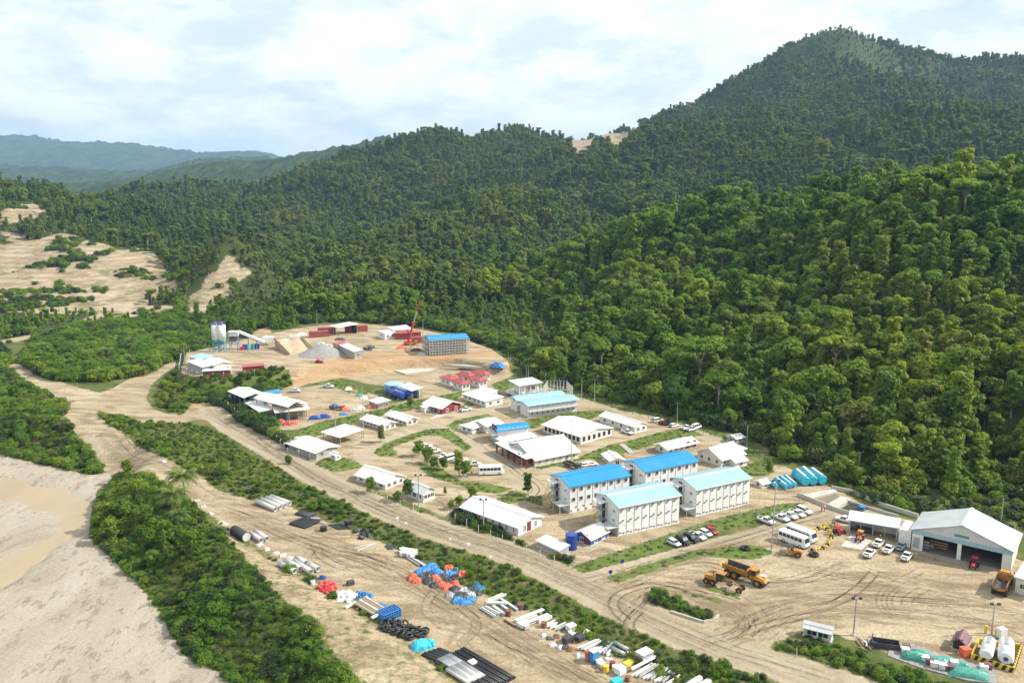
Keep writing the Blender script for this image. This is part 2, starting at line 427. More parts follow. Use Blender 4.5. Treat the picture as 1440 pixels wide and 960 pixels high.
# ------------------------------------------------------------------ ground cover layout
def stroke(pts, w, z=0.0):
    return (pp(pts, z), w * 0.5)
BARE_POLY = [RIVER, LAYDOWN, TERRACE,
    pp([(60, 528), (40, 512), (14, 512), (20, 522), (70, 545), (100, 556), (120, 575), (150, 570), (180, 585), (215, 592), (255, 590), (275, 575), (262, 560), (250, 562), (240, 583), (215, 575), (205, 560), (214, 540), (232, 524), (252, 512), (240, 508), (210, 524), (185, 530), (160, 545), (140, 552), (110, 545)]),
    pp([(372, 528), (425, 516), (452, 514), (500, 511), (570, 506), (640, 504), (700, 512), (722, 526), (705, 540), (680, 552), (640, 575), (600, 560), (560, 545), (520, 540), (480, 531), (430, 540), (405, 552), (370, 552), (355, 545)]),
    pp([(258, 566), (272, 556), (300, 553), (306, 562), (296, 572), (300, 590), (270, 590)]),
    pp([(330, 556), (370, 548), (420, 545), (470, 534), (500, 546), (540, 560), (548, 574), (510, 585), (460, 590), (420, 604), (395, 604), (372, 585)]),
    pp([(395, 645), (420, 610), (470, 595), (545, 570), (600, 556), (650, 575), (700, 556), (720, 545), (780, 545), (840, 566), (900, 580), (960, 595), (1010, 612), (1060, 650), (1110, 658), (1180, 690), (1130, 715), (1060, 722), (1000, 735), (900, 775), (830, 790), (803, 798), (760, 782), (700, 755), (660, 742), (610, 720), (560, 700), (495, 682)]),
    pp([(806, 808), (880, 790), (960, 768), (1060, 742), (1130, 715), (1180, 690), (1230, 718), (1290, 735), (1440, 790), (1560, 800), (1900, 960), (1900, 1200), (1440, 1100), (1440, 965), (1330, 950), (1240, 915), (1180, 893), (1140, 882), (1096, 900), (1075, 912), (1020, 925), (940, 905), (880, 875), (800, 845)]),
]
BARE_LINE = [
    stroke([(296, 575), (330, 603), (400, 643), (446, 672), (530, 711), (620, 747), (703, 772), (785, 808), (870, 851), (960, 892), (1050, 923), (1171, 958), (1260, 990), (1500, 1080)], 8.8),
    stroke([(20, 515), (60, 540), (100, 560)], 7),
    stroke([(122, 570), (112, 590), (130, 606), (165, 630), (200, 652), (250, 680), (300, 705), (360, 735)], 9.5, LAY_Z),
    stroke([(300, 575), (255, 590), (215, 590), (170, 578), (120, 565)], 7),
]
HBARE_POLY_PX = [
    [(0, 288), (60, 286), (72, 295), (60, 305), (22, 314), (0, 314)],
    [(0, 322), (30, 333), (58, 352), (60, 366), (36, 360), (18, 338), (0, 330)],
    [(-200, 352), (0, 345), (60, 340), (110, 332), (165, 352), (200, 348), (240, 385), (250, 405), (200, 425), (180, 440), (100, 442), (0, 438), (-200, 438)],
    [(50, 335), (100, 330), (140, 350), (165, 368), (195, 345), (170, 380), (150, 376), (100, 370), (60, 358)],
    [(130, 378), (160, 380), (200, 378), (245, 400), (190, 420), (175, 436), (140, 442), (120, 425)],
    [(262, 438), (266, 416), (282, 408), (287, 390), (304, 382), (316, 362), (332, 360), (338, 376), (356, 380), (340, 394), (326, 398), (332, 412), (306, 422), (292, 440)],
    [(160, 445), (200, 430), (250, 428), (240, 445), (190, 455)],
    [(136, 286), (165, 278), (205, 274), (175, 288)],
    [(790, 182)],
    [(180, 520), (200, 506), (210, 520), (190, 528)],
    [(352, 468), (378, 458), (382, 468), (360, 476)],
]
HBARE_LINE_PX = [([(196, 420), (150, 440), (110, 455), (60, 470), (-20, 485)], 9.0), ([(180, 400), (150, 395), (60, 360), (30, 335)], 7.0),
                 ([(205, 405), (196, 430)], 8.0)]
def crest_px(px):
    for py in range(140, 250):
        d = ray(px, py); d = d / math.hypot(d[0], d[1])
        if (CAM_H + d[2] * T_S <= height(d[0] * T_S, d[1] * T_S)).any(): return py
    return 250
_cr = [(a, crest_px(a)) for a in range(792, 912, 12)]
HBARE_POLY = [gp(p) for p in HBARE_POLY_PX if len(p) > 2]
_top = [np.array(G(a, c + 1)) for a, c in _cr]; _bot = [np.array(G(a, c + 16 + 8 * math.sin(a * .11))) for a, c in _cr]
HBARE_POLY.append([tuple(q[:2] * (1 + 90 / q[1])) for q in _top] + [tuple(q[:2]) for q in _bot[::-1]])
HBARE_LINE = [(gp(l), w * 0.5) for l, w in HBARE_LINE_PX]
SHRUB = {
 'left_block': pp([(-300, 520), (0, 520), (25, 530), (60, 548), (92, 562), (110, 574), (98, 588), (105, 606), (132, 632), (148, 650), (120, 652), (60, 640), (0, 625), (-300, 612)], -2),
 'bank': pp([(157, 652), (190, 656), (228, 682), (258, 702), (286, 735), (318, 764), (340, 800), (376, 838), (416, 876), (452, 915), (488, 966), (560, 1060), (430, 1080), (352, 968), (302, 930), (258, 905), (237, 866), (187, 801), (152, 770), (127, 745), (130, 720), (137, 691), (160, 672)], -3),
 'middle': pp([(128, 590), (160, 584), (212, 594), (262, 596), (296, 604), (330, 622), (362, 650), (335, 668), (318, 690), (262, 682), (205, 648), (165, 622)], -0.6),
 'strip': pp([(318, 676), (338, 636), (372, 650), (420, 660), (446, 675), (530, 712), (620, 749), (703, 775), (785, 808), (870, 850), (960, 890), (1050, 925), (1120, 950), (1060, 985), (1000, 985), (905, 938), (832, 900), (762, 862), (700, 838), (652, 820), (606, 792), (560, 768), (505, 745), (455, 725), (410, 706), (360, 700), (325, 692)], -0.6),
 'fence_hedge': pp([(632, 722), (650, 720), (725, 757), (762, 778), (806, 788), (806, 799), (795, 798), (740, 775), (690, 754), (645, 734)]),
 'bank_edge': pp([(300, 728), (345, 768), (440, 822), (556, 894), (660, 974), (700, 1010), (600, 1060), (488, 966), (452, 915), (416, 876), (376, 838), (340, 800), (318, 764)], -2),
 'hedge': pp([(296, 562), (310, 560), (345, 580), (385, 598), (402, 622), (442, 648), (428, 655), (390, 634), (338, 604)]),
 'under_terrace': pp([(216, 562), (238, 522), (258, 540), (330, 543), (370, 532), (408, 530), (412, 540), (370, 555), (308, 562), (268, 566), (256, 582), (232, 576)], 0.5),
 'mid_left': pp([(28, 512), (50, 475), (140, 456), (240, 448), (298, 468), (298, 488), (252, 500), (205, 524), (150, 532), (120, 534), (60, 530)], 1.0),
 'far_left': pp([(-400, 470), (0, 482), (14, 512), (0, 520), (-400, 520)], 1.0),
 'corner': pp([(1095, 905), (1140, 890), (1180, 907), (1250, 932), (1330, 962), (1440, 1000), (1330, 1010), (1220, 966), (1150, 942), (1086, 915)]),
 'island': pp([(912, 834), (930, 834), (1002, 862), (1006, 872), (992, 874), (918, 848)]),
 'dark_bank': pp([(1160, 680), (1230, 690), (1300, 699), (1440, 707), (1560, 740), (1560, 790), (1440, 745), (1290, 725), (1220, 705)]),
}
GRASS = [
    pp([(976, 817), (1000, 822), (1044, 838), (1040, 842), (1000, 830)]), pp([(958, 826), (1020, 845), (1016, 849), (955, 831)]),
    pp([(840, 640), (856, 634), (880, 640), (862, 652)]), pp([(690, 706), (720, 690), (742, 692), (738, 702), (705, 712)]), pp([(505, 690), (560, 708), (600, 716), (596, 722), (545, 712), (500, 696)]),
    pp([(806, 796), (860, 777), (920, 757), (1000, 730), (1100, 707), (1135, 705), (1110, 722), (1000, 750), (920, 775), (812, 806)]),
    pp([(404, 612), (440, 598), (510, 580), (560, 568), (610, 558), (655, 548), (640, 566), (590, 574), (545, 582), (510, 592), (470, 606), (430, 617)]),
    pp([(440, 652), (470, 640), (500, 648), (512, 656), (478, 664), (452, 660)]),
    pp([(525, 636), (542, 622), (600, 603), (630, 602), (664, 628), (655, 634), (620, 612), (596, 612), (552, 628), (560, 640), (535, 642)]),
    pp([(585, 650), (620, 658), (648, 676), (690, 680), (722, 688), (700, 694), (665, 690), (640, 680), (600, 668)]),
    pp([(628, 598), (640, 590), (688, 582), (690, 590), (645, 596), (642, 606)]),
    pp([(738, 590), (800, 578), (860, 576), (830, 590), (780, 590), (748, 604)]),
    pp([(805, 645), (860, 625), (940, 605), (968, 600), (990, 612), (960, 616), (900, 630), (850, 645)]),
    pp([(690, 540), (720, 530), (790, 546), (850, 562), (930, 582), (1000, 604), (1045, 625), (1030, 622), (960, 596), (860, 572), (800, 553), (750, 540), (700, 548)]),
    pp([(850, 812), (900, 795), (980, 772), (1060, 765), (1090, 776), (1060, 786), (985, 782), (925, 800), (870, 818)]),
    pp([(735, 700), (760, 695), (765, 712), (740, 706)]),
    pp([(420, 545), (470, 532), (500, 542), (520, 556), (490, 552), (460, 540)]),
    pp([(745, 652), (800, 644), (818, 646), (760, 660)]),
    pp([(1040, 652), (1080, 650), (1090, 665), (1060, 670), (1042, 664)]),
]
def cover(x, y):
    """bare (dirt), sand, grass and shrub weights at ground points"""
    near = (y < 800) & (y > 20) & (np.abs(x) < 520)
    out = [np.zeros(x.shape) for _ in range(4)]
    xs, ys = x[near], y[near]
    bare = np.zeros(xs.shape); grass = bare.copy(); shrub = bare.copy()
    for p in BARE_POLY: bare = np.maximum(bare, smooth((sdist(p, xs, ys) + 1.0) / 2.0))
    for p in GRASS: grass = np.maximum(grass, smooth((sdist(p, xs, ys) + 1.0) / 2.0))
    for p in SHRUB.values(): shrub = np.maximum(shrub, smooth((sdist(p, xs, ys) + 1.0) / 2.0))
    line = np.zeros(xs.shape)
    for l, w in BARE_LINE: line = np.maximum(line, smooth((w - ldist(l, xs, ys) + 1.0) / 2.0))
    line = line * (1 - smooth((sdist(SHRUB['island'], xs, ys) + 1.0) / 2.0))
    shrub = shrub * (1 - line)
    bare = np.maximum(bare * (1 - shrub), line)
    sand = smooth((sdist(RIVER, xs, ys) + 1.0) / 2.0) * (1 - shrub)
    bare = bare * (1 - grass * (1 - line))
    bare = np.maximum(bare, 0.6 * smooth((sdist(SHRUB['bank_edge'], xs, ys) + 1.0) / 2.0))
    out[0][near], out[1][near], out[2][near], out[3][near] = bare, sand, grass * (1 - line), shrub
    hb = np.zeros(x.shape)
    f = (y > 100)
    xs, ys = x[f], y[f]
    t = np.zeros(xs.shape)
    for p in HBARE_POLY: t = np.maximum(t, smooth((sdist(p, xs, ys) + 2.0) / 4.0))
    for l, w in HBARE_LINE: t = np.maximum(t, smooth((w - ldist(l, xs, ys) + 1.5) / 3.0))
    hb[f] = t
    out[0] = np.maximum(out[0], hb)
    return out

# ------------------------------------------------------------------ the ground sheet
def grow(a, step, end, r):
    v = [a]; s = step
    sgn = 1 if end > a else -1
    while (v[-1] - end) * sgn < 0:
        s = min(s * r, 400.0); v.append(v[-1] + sgn * s)
    return v[1:]
FINE = 0.9
gx = np.arange(-150, 180, FINE)
gx = np.concatenate([grow(gx[0], FINE, -9000, 1.024)[::-1], gx, grow(gx[-1], FINE, 9000, 1.045)])
gy = np.arange(96, 400, FINE * 1.15)
gy = np.concatenate([grow(gy[0], FINE, -300, 1.25)[::-1], gy, grow(gy[-1], FINE, 14000, 1.024)])
GX, GY = np.meshgrid(gx, gy)
GZ = height(GX.ravel(), GY.ravel())
bare, sand, grass, shrub = cover(GX.ravel(), GY.ravel())
verts = np.stack([GX.ravel(), GY.ravel(), GZ], 1)
nx, ny = len(gx), len(gy)
ii, jj = np.meshgrid(np.arange(nx - 1), np.arange(ny - 1))
ii, jj = ii.ravel(), jj.ravel()
quads = np.stack([jj * nx + ii, jj * nx + ii + 1, (jj + 1) * nx + ii + 1, (jj + 1) * nx + ii], 1)

# tyre tracks, ruts and muddy patches with a shape of their own
RUTS = [pp(p) for p in (
    [(300, 582), (400, 646), (446, 676), (530, 715), (620, 752), (703, 777), (785, 811), (870, 853), (960, 894), (1050, 927), (1171, 964)], [(300, 576), (400, 640), (446, 669), (530, 707), (620, 743), (703, 768), (785, 801), (870, 842), (960, 882), (1050, 915), (1171, 952)],
    [(880, 872), (860, 850), (875, 832), (920, 822), (990, 840), (1040, 862), (1050, 885), (1020, 905)], [(900, 868), (885, 850), (900, 836), (940, 830), (990, 846), (1030, 868), (1032, 885), (1000, 900)],
    [(1040, 885), (1100, 858), (1200, 846), (1320, 850), (1440, 862)], [(1030, 893), (1110, 868), (1230, 858), (1440, 880)], [(1000, 770), (1090, 742), (1160, 722)], [(850, 825), (960, 785), (1050, 762)],
    [(1070, 830), (1150, 820), (1250, 812), (1330, 820)], [(1060, 846), (1180, 832), (1300, 838), (1400, 850)], [(1120, 800), (1180, 812), (1260, 830), (1340, 862), (1440, 900)])]
RUTS += [pp(p, LAY_Z) for p in ([(320, 720), (420, 760), (520, 800), (620, 850), (720, 910), (800, 960)], [(310, 712), (430, 752), (540, 795), (640, 845), (740, 905), (830, 965)],
    [(150, 614), (200, 648), (300, 700)], [(600, 820), (640, 855), (660, 880), (640, 905), (680, 930)], [(610, 815), (655, 850), (680, 872)], [(450, 770), (440, 785), (455, 800)])]
rut = np.zeros(len(verts))
near = (verts[:, 1] < 430) & (verts[:, 1] > 70) & (np.abs(verts[:, 0]) < 200)
xs, ys = verts[near, 0], verts[near, 1]
wob = fbm(xs / 14.0, ys / 14.0, 3, 33) * 2.0
t = np.zeros(xs.shape)
for l in RUTS:
    d = np.abs(ldist(l, xs + wob, ys + wob) - 1.25)
    t = np.maximum(t, smooth(1 - d / 1.35) * (0.45 + 0.9 * np.clip(fbm(xs / 20, ys / 20, 2, 9) + 0.3, 0, 1)))
rut[near] = np.clip(t, 0, 1)

cls = np.zeros(len(quads), int)                     # which sheet a face belongs to
qc = verts[quads].mean(1)
f4 = lambda a: a[quads].mean(1)
q_bare, q_sand, q_gr = f4(bare), f4(sand), f4(grass)
dout_q = -sdist(SITE, qc[:, 0], qc[:, 1])
cls[dout_q > 4] = 1                                  # hillside
cls[(dout_q <= 4) & (q_bare > 0.5)] = 2              # yards of beaten earth
road_d = ldist(BARE_LINE[0][0], qc[:, 0], qc[:, 1])
cls[(dout_q <= 4) & (road_d < BARE_LINE[0][1]) & (qc[:, 1] < 430)] = 3
tr_d = ldist(BARE_LINE[2][0], qc[:, 0], qc[:, 1])
cls[(dout_q <= 4) & (tr_d < BARE_LINE[2][1]) & (cls != 3) & (qc[:, 1] < 430) & (q_sand < 0.5)] = 4
cls[(q_sand > 0.5) & (dout_q <= 4)] = 5
cls[(sdist(LAYDOWN, qc[:, 0], qc[:, 1]) > 0) & (cls == 2)] = 6
cls[(sdist(TERRACE, qc[:, 0], qc[:, 1]) > 0) & (cls == 2)] = 7

def ground_material():
    m, nt, b = ntree('site_ground')
    v = wpos(nt)
    def attr(n):
        a = nt.nodes.new('ShaderNodeAttribute'); a.attribute_name = n; return a.outputs['Fac']
    edge = noise(nt, 0.55, 4, 0.65, v)
    def sharp(a, width=0.28):
        e = math_n(nt, 'ADD', a, math_n(nt, 'MULTIPLY', math_n(nt, 'SUBTRACT', edge, 0.5), 1.3))
        return math_n(nt, 'MULTIPLY', math_n(nt, 'SUBTRACT', e, 0.5 - width / 2), 1 / width, clamp=True)
    # beaten earth
    n1 = noise(nt, 0.035, 5, 0.6, v)
    n2 = noise(nt, 0.30, 7, 0.68, along(nt, v, math.radians(-8), 3.4, 1.0), 0.7)
    nr = noise(nt, 0.7, 3, 0.6, along(nt, v, math.radians(-45), 30.0, 1.0), 0.0)
    n3 = noise(nt, 1.7, 4, 0.7, v)
    dirt = ramp(nt, n1, (0.30, (0.315, 0.25, 0.16)), (0.5, (0.385, 0.31, 0.205)), (0.70, (0.44, 0.37, 0.265)))
    dirt = mixc(nt, ramp(nt, n2, (0.38, (0.9, 0.9, 0.9)), (0.54, (0, 0, 0))), dirt, (0.215, 0.16, 0.10))
    dirt = mixc(nt, ramp(nt, n2, (0.58, (0, 0, 0)), (0.74, (0.6, 0.6, 0.6))), dirt, (0.52, 0.45, 0.335))
    dirt = mixc(nt, 1.0, dirt, ramp(nt, n3, (0.32, (0.70, 0.70, 0.70)), (0.68, (1.18, 1.18, 1.18))), 'MULTIPLY')
    # dirt on the hill cuts is warmer and paler
    cut = ramp(nt, noise(nt, 0.06, 7, 0.7, mapped(nt, v, (1, 1, 4.5))), (0.36, (0.21, 0.16, 0.10)), (0.48, (0.32, 0.255, 0.17)), (0.66, (0.41, 0.35, 0.26)))
    nz = nt.nodes.new('ShaderNodeSeparateXYZ'); nt.links.new(nt.nodes.new('ShaderNodeNewGeometry').outputs['Normal'], nz.inputs[0])
    steep = math_n(nt, 'MULTIPLY', math_n(nt, 'SUBTRACT', 0.975, nz.outputs[2]), 9.0, clamp=True)  # steep faces browner as exposed rock, also darkened in colour in place of shading
    cut = mixc(nt, math_n(nt, 'MULTIPLY', steep, 0.8), cut, ramp(nt, noise(nt, 0.2, 6, 0.7, mapped(nt, v, (1, 1, 2.5))), (0.35, (0.20, 0.15, 0.09)), (0.65, (0.40, 0.34, 0.25))))
    sepz = nt.nodes.new('ShaderNodeSeparateXYZ'); nt.links.new(v, sepz.inputs[0])
    bench = math_n(nt, 'FRACT', math_n(nt, 'ADD', math_n(nt, 'DIVIDE', sepz.outputs[2], 2.7), math_n(nt, 'MULTIPLY', noise(nt, 0.04, 6, 0.7, v), 2.2)))
    cut = mixc(nt, ramp(nt, bench, (0.50, (0, 0, 0)), (0.62, (0.6, 0.6, 0.6)), (0.86, (0.6, 0.6, 0.6)), (0.95, (0, 0, 0))), cut, ramp(nt, noise(nt, 0.35, 5, 0.7, mapped(nt, v, (1, 1, .3))), (0.35, (0.13, 0.09, 0.05)), (0.65, (0.30, 0.225, 0.135))))
    cut = mixc(nt, ramp(nt, noise(nt, 0.035, 6, 0.7, v), (0.55, (0, 0, 0)), (0.62, (0.75, 0.75, 0.75))), cut, (0.12, 0.125, 0.045))
    dirt = mixc(nt, attr('hill'), dirt, cut)
    dirt = mixc(nt, attr('red'), dirt, (0.42, 0.225, 0.10))
    dirt = mixc(nt, math_n(nt, 'MULTIPLY', attr('road'), 0.92), dirt, ramp(nt, nr, (0.32, (0.28, 0.235, 0.165)), (0.5, (0.35, 0.30, 0.22)), (0.68, (0.40, 0.35, 0.27))))
    dirt = mixc(nt, math_n(nt, 'MULTIPLY', attr('rut'), 0.75), dirt, (0.19, 0.145, 0.09))
    # river sand
    s1 = noise(nt, 0.05, 7, 0.68, mapped(nt, v, (1, 0.5, 1), math.radians(35)), 0.8)
    sand = ramp(nt, s1, (0.30, (0.25, 0.212, 0.162)), (0.48, (0.325, 0.283, 0.225)), (0.66, (0.375, 0.335, 0.275)))
    sand = mixc(nt, ramp(nt, noise(nt, 0.5, 5, 0.75, mapped(nt, v, (1, 0.45, 1), math.radians(35))), (0.54, (0, 0, 0)), (0.60, (0.85, 0.85, 0.85))), sand, (0.22, 0.185, 0.14))
    sand = mixc(nt, 1.0, sand, ramp(nt, n3, (0.3, (0.86, 0.86, 0.86)), (0.7, (1.1, 1.1, 1.1))), 'MULTIPLY')
    # vegetated soil
    g1 = noise(nt, 0.16, 6, 0.65, v)
    veg = ramp(nt, g1, (0.32, (0.055, 0.075, 0.022)), (0.5, (0.085, 0.11, 0.03)), (0.68, (0.18, 0.15, 0.07)))
    veg = mixc(nt, attr('hill'), veg, ramp(nt, g1, (0.3, (0.03, 0.045, 0.015)), (0.7, (0.065, 0.085, 0.026))))
    lawn = ramp(nt, noise(nt, 0.3, 6, 0.7, v), (0.32, (0.07, 0.115, 0.022)), (0.54, (0.11, 0.155, 0.034)), (0.70, (0.20, 0.175, 0.08)))
    col = mixc(nt, sharp(attr('grass')), veg, lawn)
    col = mixc(nt, sharp(attr('bare')), col, dirt)
    col = mixc(nt, sharp(attr('sand')), col, sand)
    nt.links.new(col, b.inputs['Base Color'])
    b.inputs['Roughness'].default_value = 0.95
    b.inputs['Specular IOR Level'].default_value = 0.15
    bn = nt.nodes.new('ShaderNodeBump'); bn.inputs['Strength'].default_value = 0.5; bn.inputs['Distance'].default_value = 0.35
    h = math_n(nt, 'ADD', n3, math_n(nt, 'MULTIPLY', n2, 0.5))
    nt.links.new(h, bn.inputs['Height']); nt.links.new(bn.outputs[0], b.inputs['Normal'])
    return m
M_ground = ground_material()
RED_POLY = [pp([(385, 548), (410, 536), (445, 524), (500, 516), (520, 520), (470, 530), (410, 546)]),
            pp([(452, 517), (500, 509), (570, 507), (640, 504), (640, 510), (520, 516)]), pp([(178, 525), (200, 508), (215, 520), (195, 532)]), pp([(214, 560), (222, 540), (230, 545), (224, 570)]), pp([(258, 562), (275, 553), (300, 552), (300, 562), (275, 572)])]
RED_POLY.append(pp([(400, 545), (450, 520), (560, 509), (690, 504), (702, 513), (560, 520), (470, 532)]))
red = np.zeros(len(verts)); n_ = (verts[:, 1] < 560) & (verts[:, 1] > 100) & (np.abs(verts[:, 0]) < 300)
t = np.zeros(n_.sum())
for p in RED_POLY: t = np.maximum(t, smooth((sdist(p, verts[n_, 0], verts[n_, 1]) + 3) / 6))
red[n_] = t * 0.45
hillw = smooth((-sdist(SITE, verts[:, 0], verts[:, 1]) - 2) / 10.0)
LANES = [(pp(l), w) for l, w in (([(505, 652), (522, 635), (560, 616), (620, 596), (690, 579), (720, 571)], 3.0), ([(620, 597), (652, 612), (692, 640), (722, 665), (752, 688), (735, 704), (690, 712), (640, 722), (605, 738)], 3.6),
         ([(815, 560), (900, 583), (960, 602), (1010, 622)], 2.6), ([(800, 812), (870, 797), (960, 769), (1060, 744), (1130, 722), (1160, 715)], 3.6), ([(780, 640), (860, 628), (930, 606)], 2.0))]
roadw = np.zeros(len(verts)); roadw[n_] = np.max([0.8 * smooth((w - ldist(l, verts[n_, 0], verts[n_, 1]) + 0.7) / 1.4) for l, w in LANES], 0); roadw[n_] = np.maximum(roadw[n_], smooth((BARE_LINE[0][1] - ldist(BARE_LINE[0][0], verts[n_, 0], verts[n_, 1]) + 0.5) / 2.0))

NAMES = {0: 'ground', 1: 'hillside', 2: 'dirt_yard', 3: 'dirt_road', 4: 'dirt_track', 5: 'riverbed', 6: 'storage_ground', 7: 'terrace'}
def mesh_np(name, v, q, mat, smooth_shade=True, attrs=None):
    me = bpy.data.meshes.new(name)
    me.vertices.add(len(v)); me.vertices.foreach_set('co', np.ascontiguousarray(v, np.float32).ravel())
    k = q.shape[1]
    me.loops.add(len(q) * k); me.loops.foreach_set('vertex_index', np.ascontiguousarray(q, np.int32).ravel())
    me.polygons.add(len(q)); me.polygons.foreach_set('loop_start', np.arange(0, len(q) * k, k, dtype=np.int32))
    if smooth_shade: me.polygons.foreach_set('use_smooth', np.ones(len(q), bool))
    for n, a in (attrs or {}).items():
        at = me.attributes.new(n, 'FLOAT', 'POINT'); at.data.foreach_set('value', np.ascontiguousarray(a, np.float32))
    me.update(calc_edges=True)
    if mat: me.materials.append(mat)
    return me
for k, nm in NAMES.items():
    q = quads[cls == k]
    if not len(q): continue
    u, inv = np.unique(q, return_inverse=True)
    A = {'bare': bare[u], 'sand': sand[u], 'grass': grass[u], 'red': red[u], 'hill': hillw[u], 'road': roadw[u], 'rut': rut[u]}
    o = bpy.data.objects.new(nm, mesh_np(nm, verts[u], inv.reshape(q.shape), M_ground, True, A))
    o['kind'] = 'structure'
    C.objects.link(o)

# muddy water lying on the riverbed
def sheet(name, poly, z, mat, kind='structure'):
    me = bpy.data.meshes.new(name)
    bm = bmesh.new()
    f = bm.faces.new([bm.verts.new((x, y, z)) for x, y in poly])
    bmesh.ops.triangulate(bm, faces=[f])
    bm.normal_update()
    for f in bm.faces:
        if f.normal.z < 0: f.normal_flip()
    bm.to_mesh(me); bm.free()
    me.materials.append(mat)
    o = bpy.data.objects.new(name, me); C.objects.link(o)
    if kind: o['kind'] = kind
    return o
def curve_poly(pts, sub=6):
    pts = np.array(pts); n = len(pts); out = []
    for i in range(n):
        p0, p1, p2, p3 = pts[i - 1], pts[i], pts[(i + 1) % n], pts[(i + 2) % n]
        for k in range(sub):
            t = k / sub
            out.append(0.5 * ((2 * p1) + (-p0 + p2) * t + (2 * p0 - 5 * p1 + 4 * p2 - p3) * t * t + (-p0 + 3 * p1 - 3 * p2 + p3) * t ** 3))
    return [tuple(p) for p in out]
m, nt, b = ntree('muddy_water')
c = ramp(nt, noise(nt, 0.09, 4, 0.6, mapped(nt, wpos(nt), (1, 0.4, 1), 0.6)), (0.3, (0.31, 0.235, 0.14)), (0.7, (0.37, 0.29, 0.185)))
nt.links.new(c, b.inputs['Base Color']); b.inputs['Roughness'].default_value = 0.38; b.inputs['Specular IOR Level'].default_value = 0.3
bn = nt.nodes.new('ShaderNodeBump'); bn.inputs['Strength'].default_value = 0.15
nt.links.new(noise(nt, 1.4, 3, 0.6, wpos(nt)), bn.inputs['Height']); nt.links.new(bn.outputs[0], b.inputs['Normal'])
M_water = m
sheet('river_water', pp([(-500, 600), (0, 632), (110, 660), (150, 695), (150, 750), (130, 800), (60, 870), (-60, 960), (-500, 1050)], RIVER_Z - 0.42), RIVER_Z - 0.42, M_water)

# ------------------------------------------------------------------ far ranges, each at its own distance
def far_material():
    m, nt, b = ntree('distant_forest')
    n = noise(nt, 0.010, 8, 0.72, wpos(nt))
    c = ramp(nt, n, (0.35, (0.018, 0.036, 0.014)), (0.65, (0.06, 0.085, 0.028)))
    nt.links.new(c, b.inputs['Base Color']); b.inputs['Roughness'].default_value = 1.0; b.inputs['Specular IOR Level'].default_value = 0.0
    bn = nt.nodes.new('ShaderNodeBump'); bn.inputs['Strength'].default_value = 1.0; bn.inputs['Distance'].default_value = 14
    nt.links.new(n, bn.inputs['Height']); nt.links.new(bn.outputs[0], b.inputs['Normal'])
    return m
M_far = far_material()
def far_ridge(name, prof, Y, depth, seed, rough=0.06):
    """a range whose crest line passes through the given pixels at distance Y"""
    pr = np.array([D(a, b, Y) for a, b in prof])
    xs = np.linspace(pr[0, 0], pr[-1, 0], 700)
    crest = np.interp(xs, pr[:, 0], pr[:, 2])
    ts = np.linspace(-1, 1, 61)
    X, T = np.meshgrid(xs, ts)
    Cz = np.broadcast_to(crest, X.shape)
    Yv = Y + T * depth
    sc = depth * 0.28
    r = fbm(X / sc, Yv / sc, 5, seed)
    shape = 1 - np.abs(T) ** 1.15
    Z = Cz * shape + r * Cz.max() * (0.10 + 0.9 * (1 - np.abs(1 - 2 * np.abs(T)))) * rough * 8 * np.minimum(1, (1 - shape) * 4 + 0.12) - 6
    Z = Z + fbm(X / (Y * .004), Yv / (Y * .004), 3, seed + 5) * Y * .0075 + fbm(X / (Y * .02), Yv / (Y * .02), 2, seed + 9) * Y * .012 * (1 - shape * .6)
    Yv = Yv + r * depth * 0.25
    v = np.stack([X.ravel(), Yv.ravel(), np.maximum(Z.ravel(), -6)], 1)
    n, k = X.shape[1], X.shape[0]
    a, b_ = np.meshgrid(np.arange(n - 1), np.arange(k - 1)); a, b_ = a.ravel(), b_.ravel()
    q = np.stack([b_ * n + a, b_ * n + a + 1, (b_ + 1) * n + a + 1, (b_ + 1) * n + a], 1)
    o = bpy.data.objects.new(name, mesh_np(name, v, q, M_far)); o['kind'] = 'structure'; C.objects.link(o)
    return o
far_ridge('forested_hills', [(-700, 268), (-200, 262), (0, 262), (60, 258), (130, 256), (200, 250), (240, 238), (270, 232), (300, 226), (330, 222), (380, 224), (430, 214), (480, 205), (540, 190), (600, 200), (700, 230), (900, 262)], 2900, 700, 3)
far_ridge('distant_hills', [(-900, 250), (-300, 235), (0, 232), (80, 234), (160, 240), (215, 238), (270, 224), (300, 220), (350, 220), (400, 224), (500, 215), (640, 225), (800, 245)], 4600, 900, 14)
far_ridge('mountain_range', [(-1600, 240), (-900, 205), (-500, 196), (-200, 192), (0, 194), (40, 189), (90, 198), (150, 201), (190, 200), (230, 208), (280, 214), (340, 212), (390, 217), (470, 225), (600, 236), (900, 250)], 8200, 1900, 27)
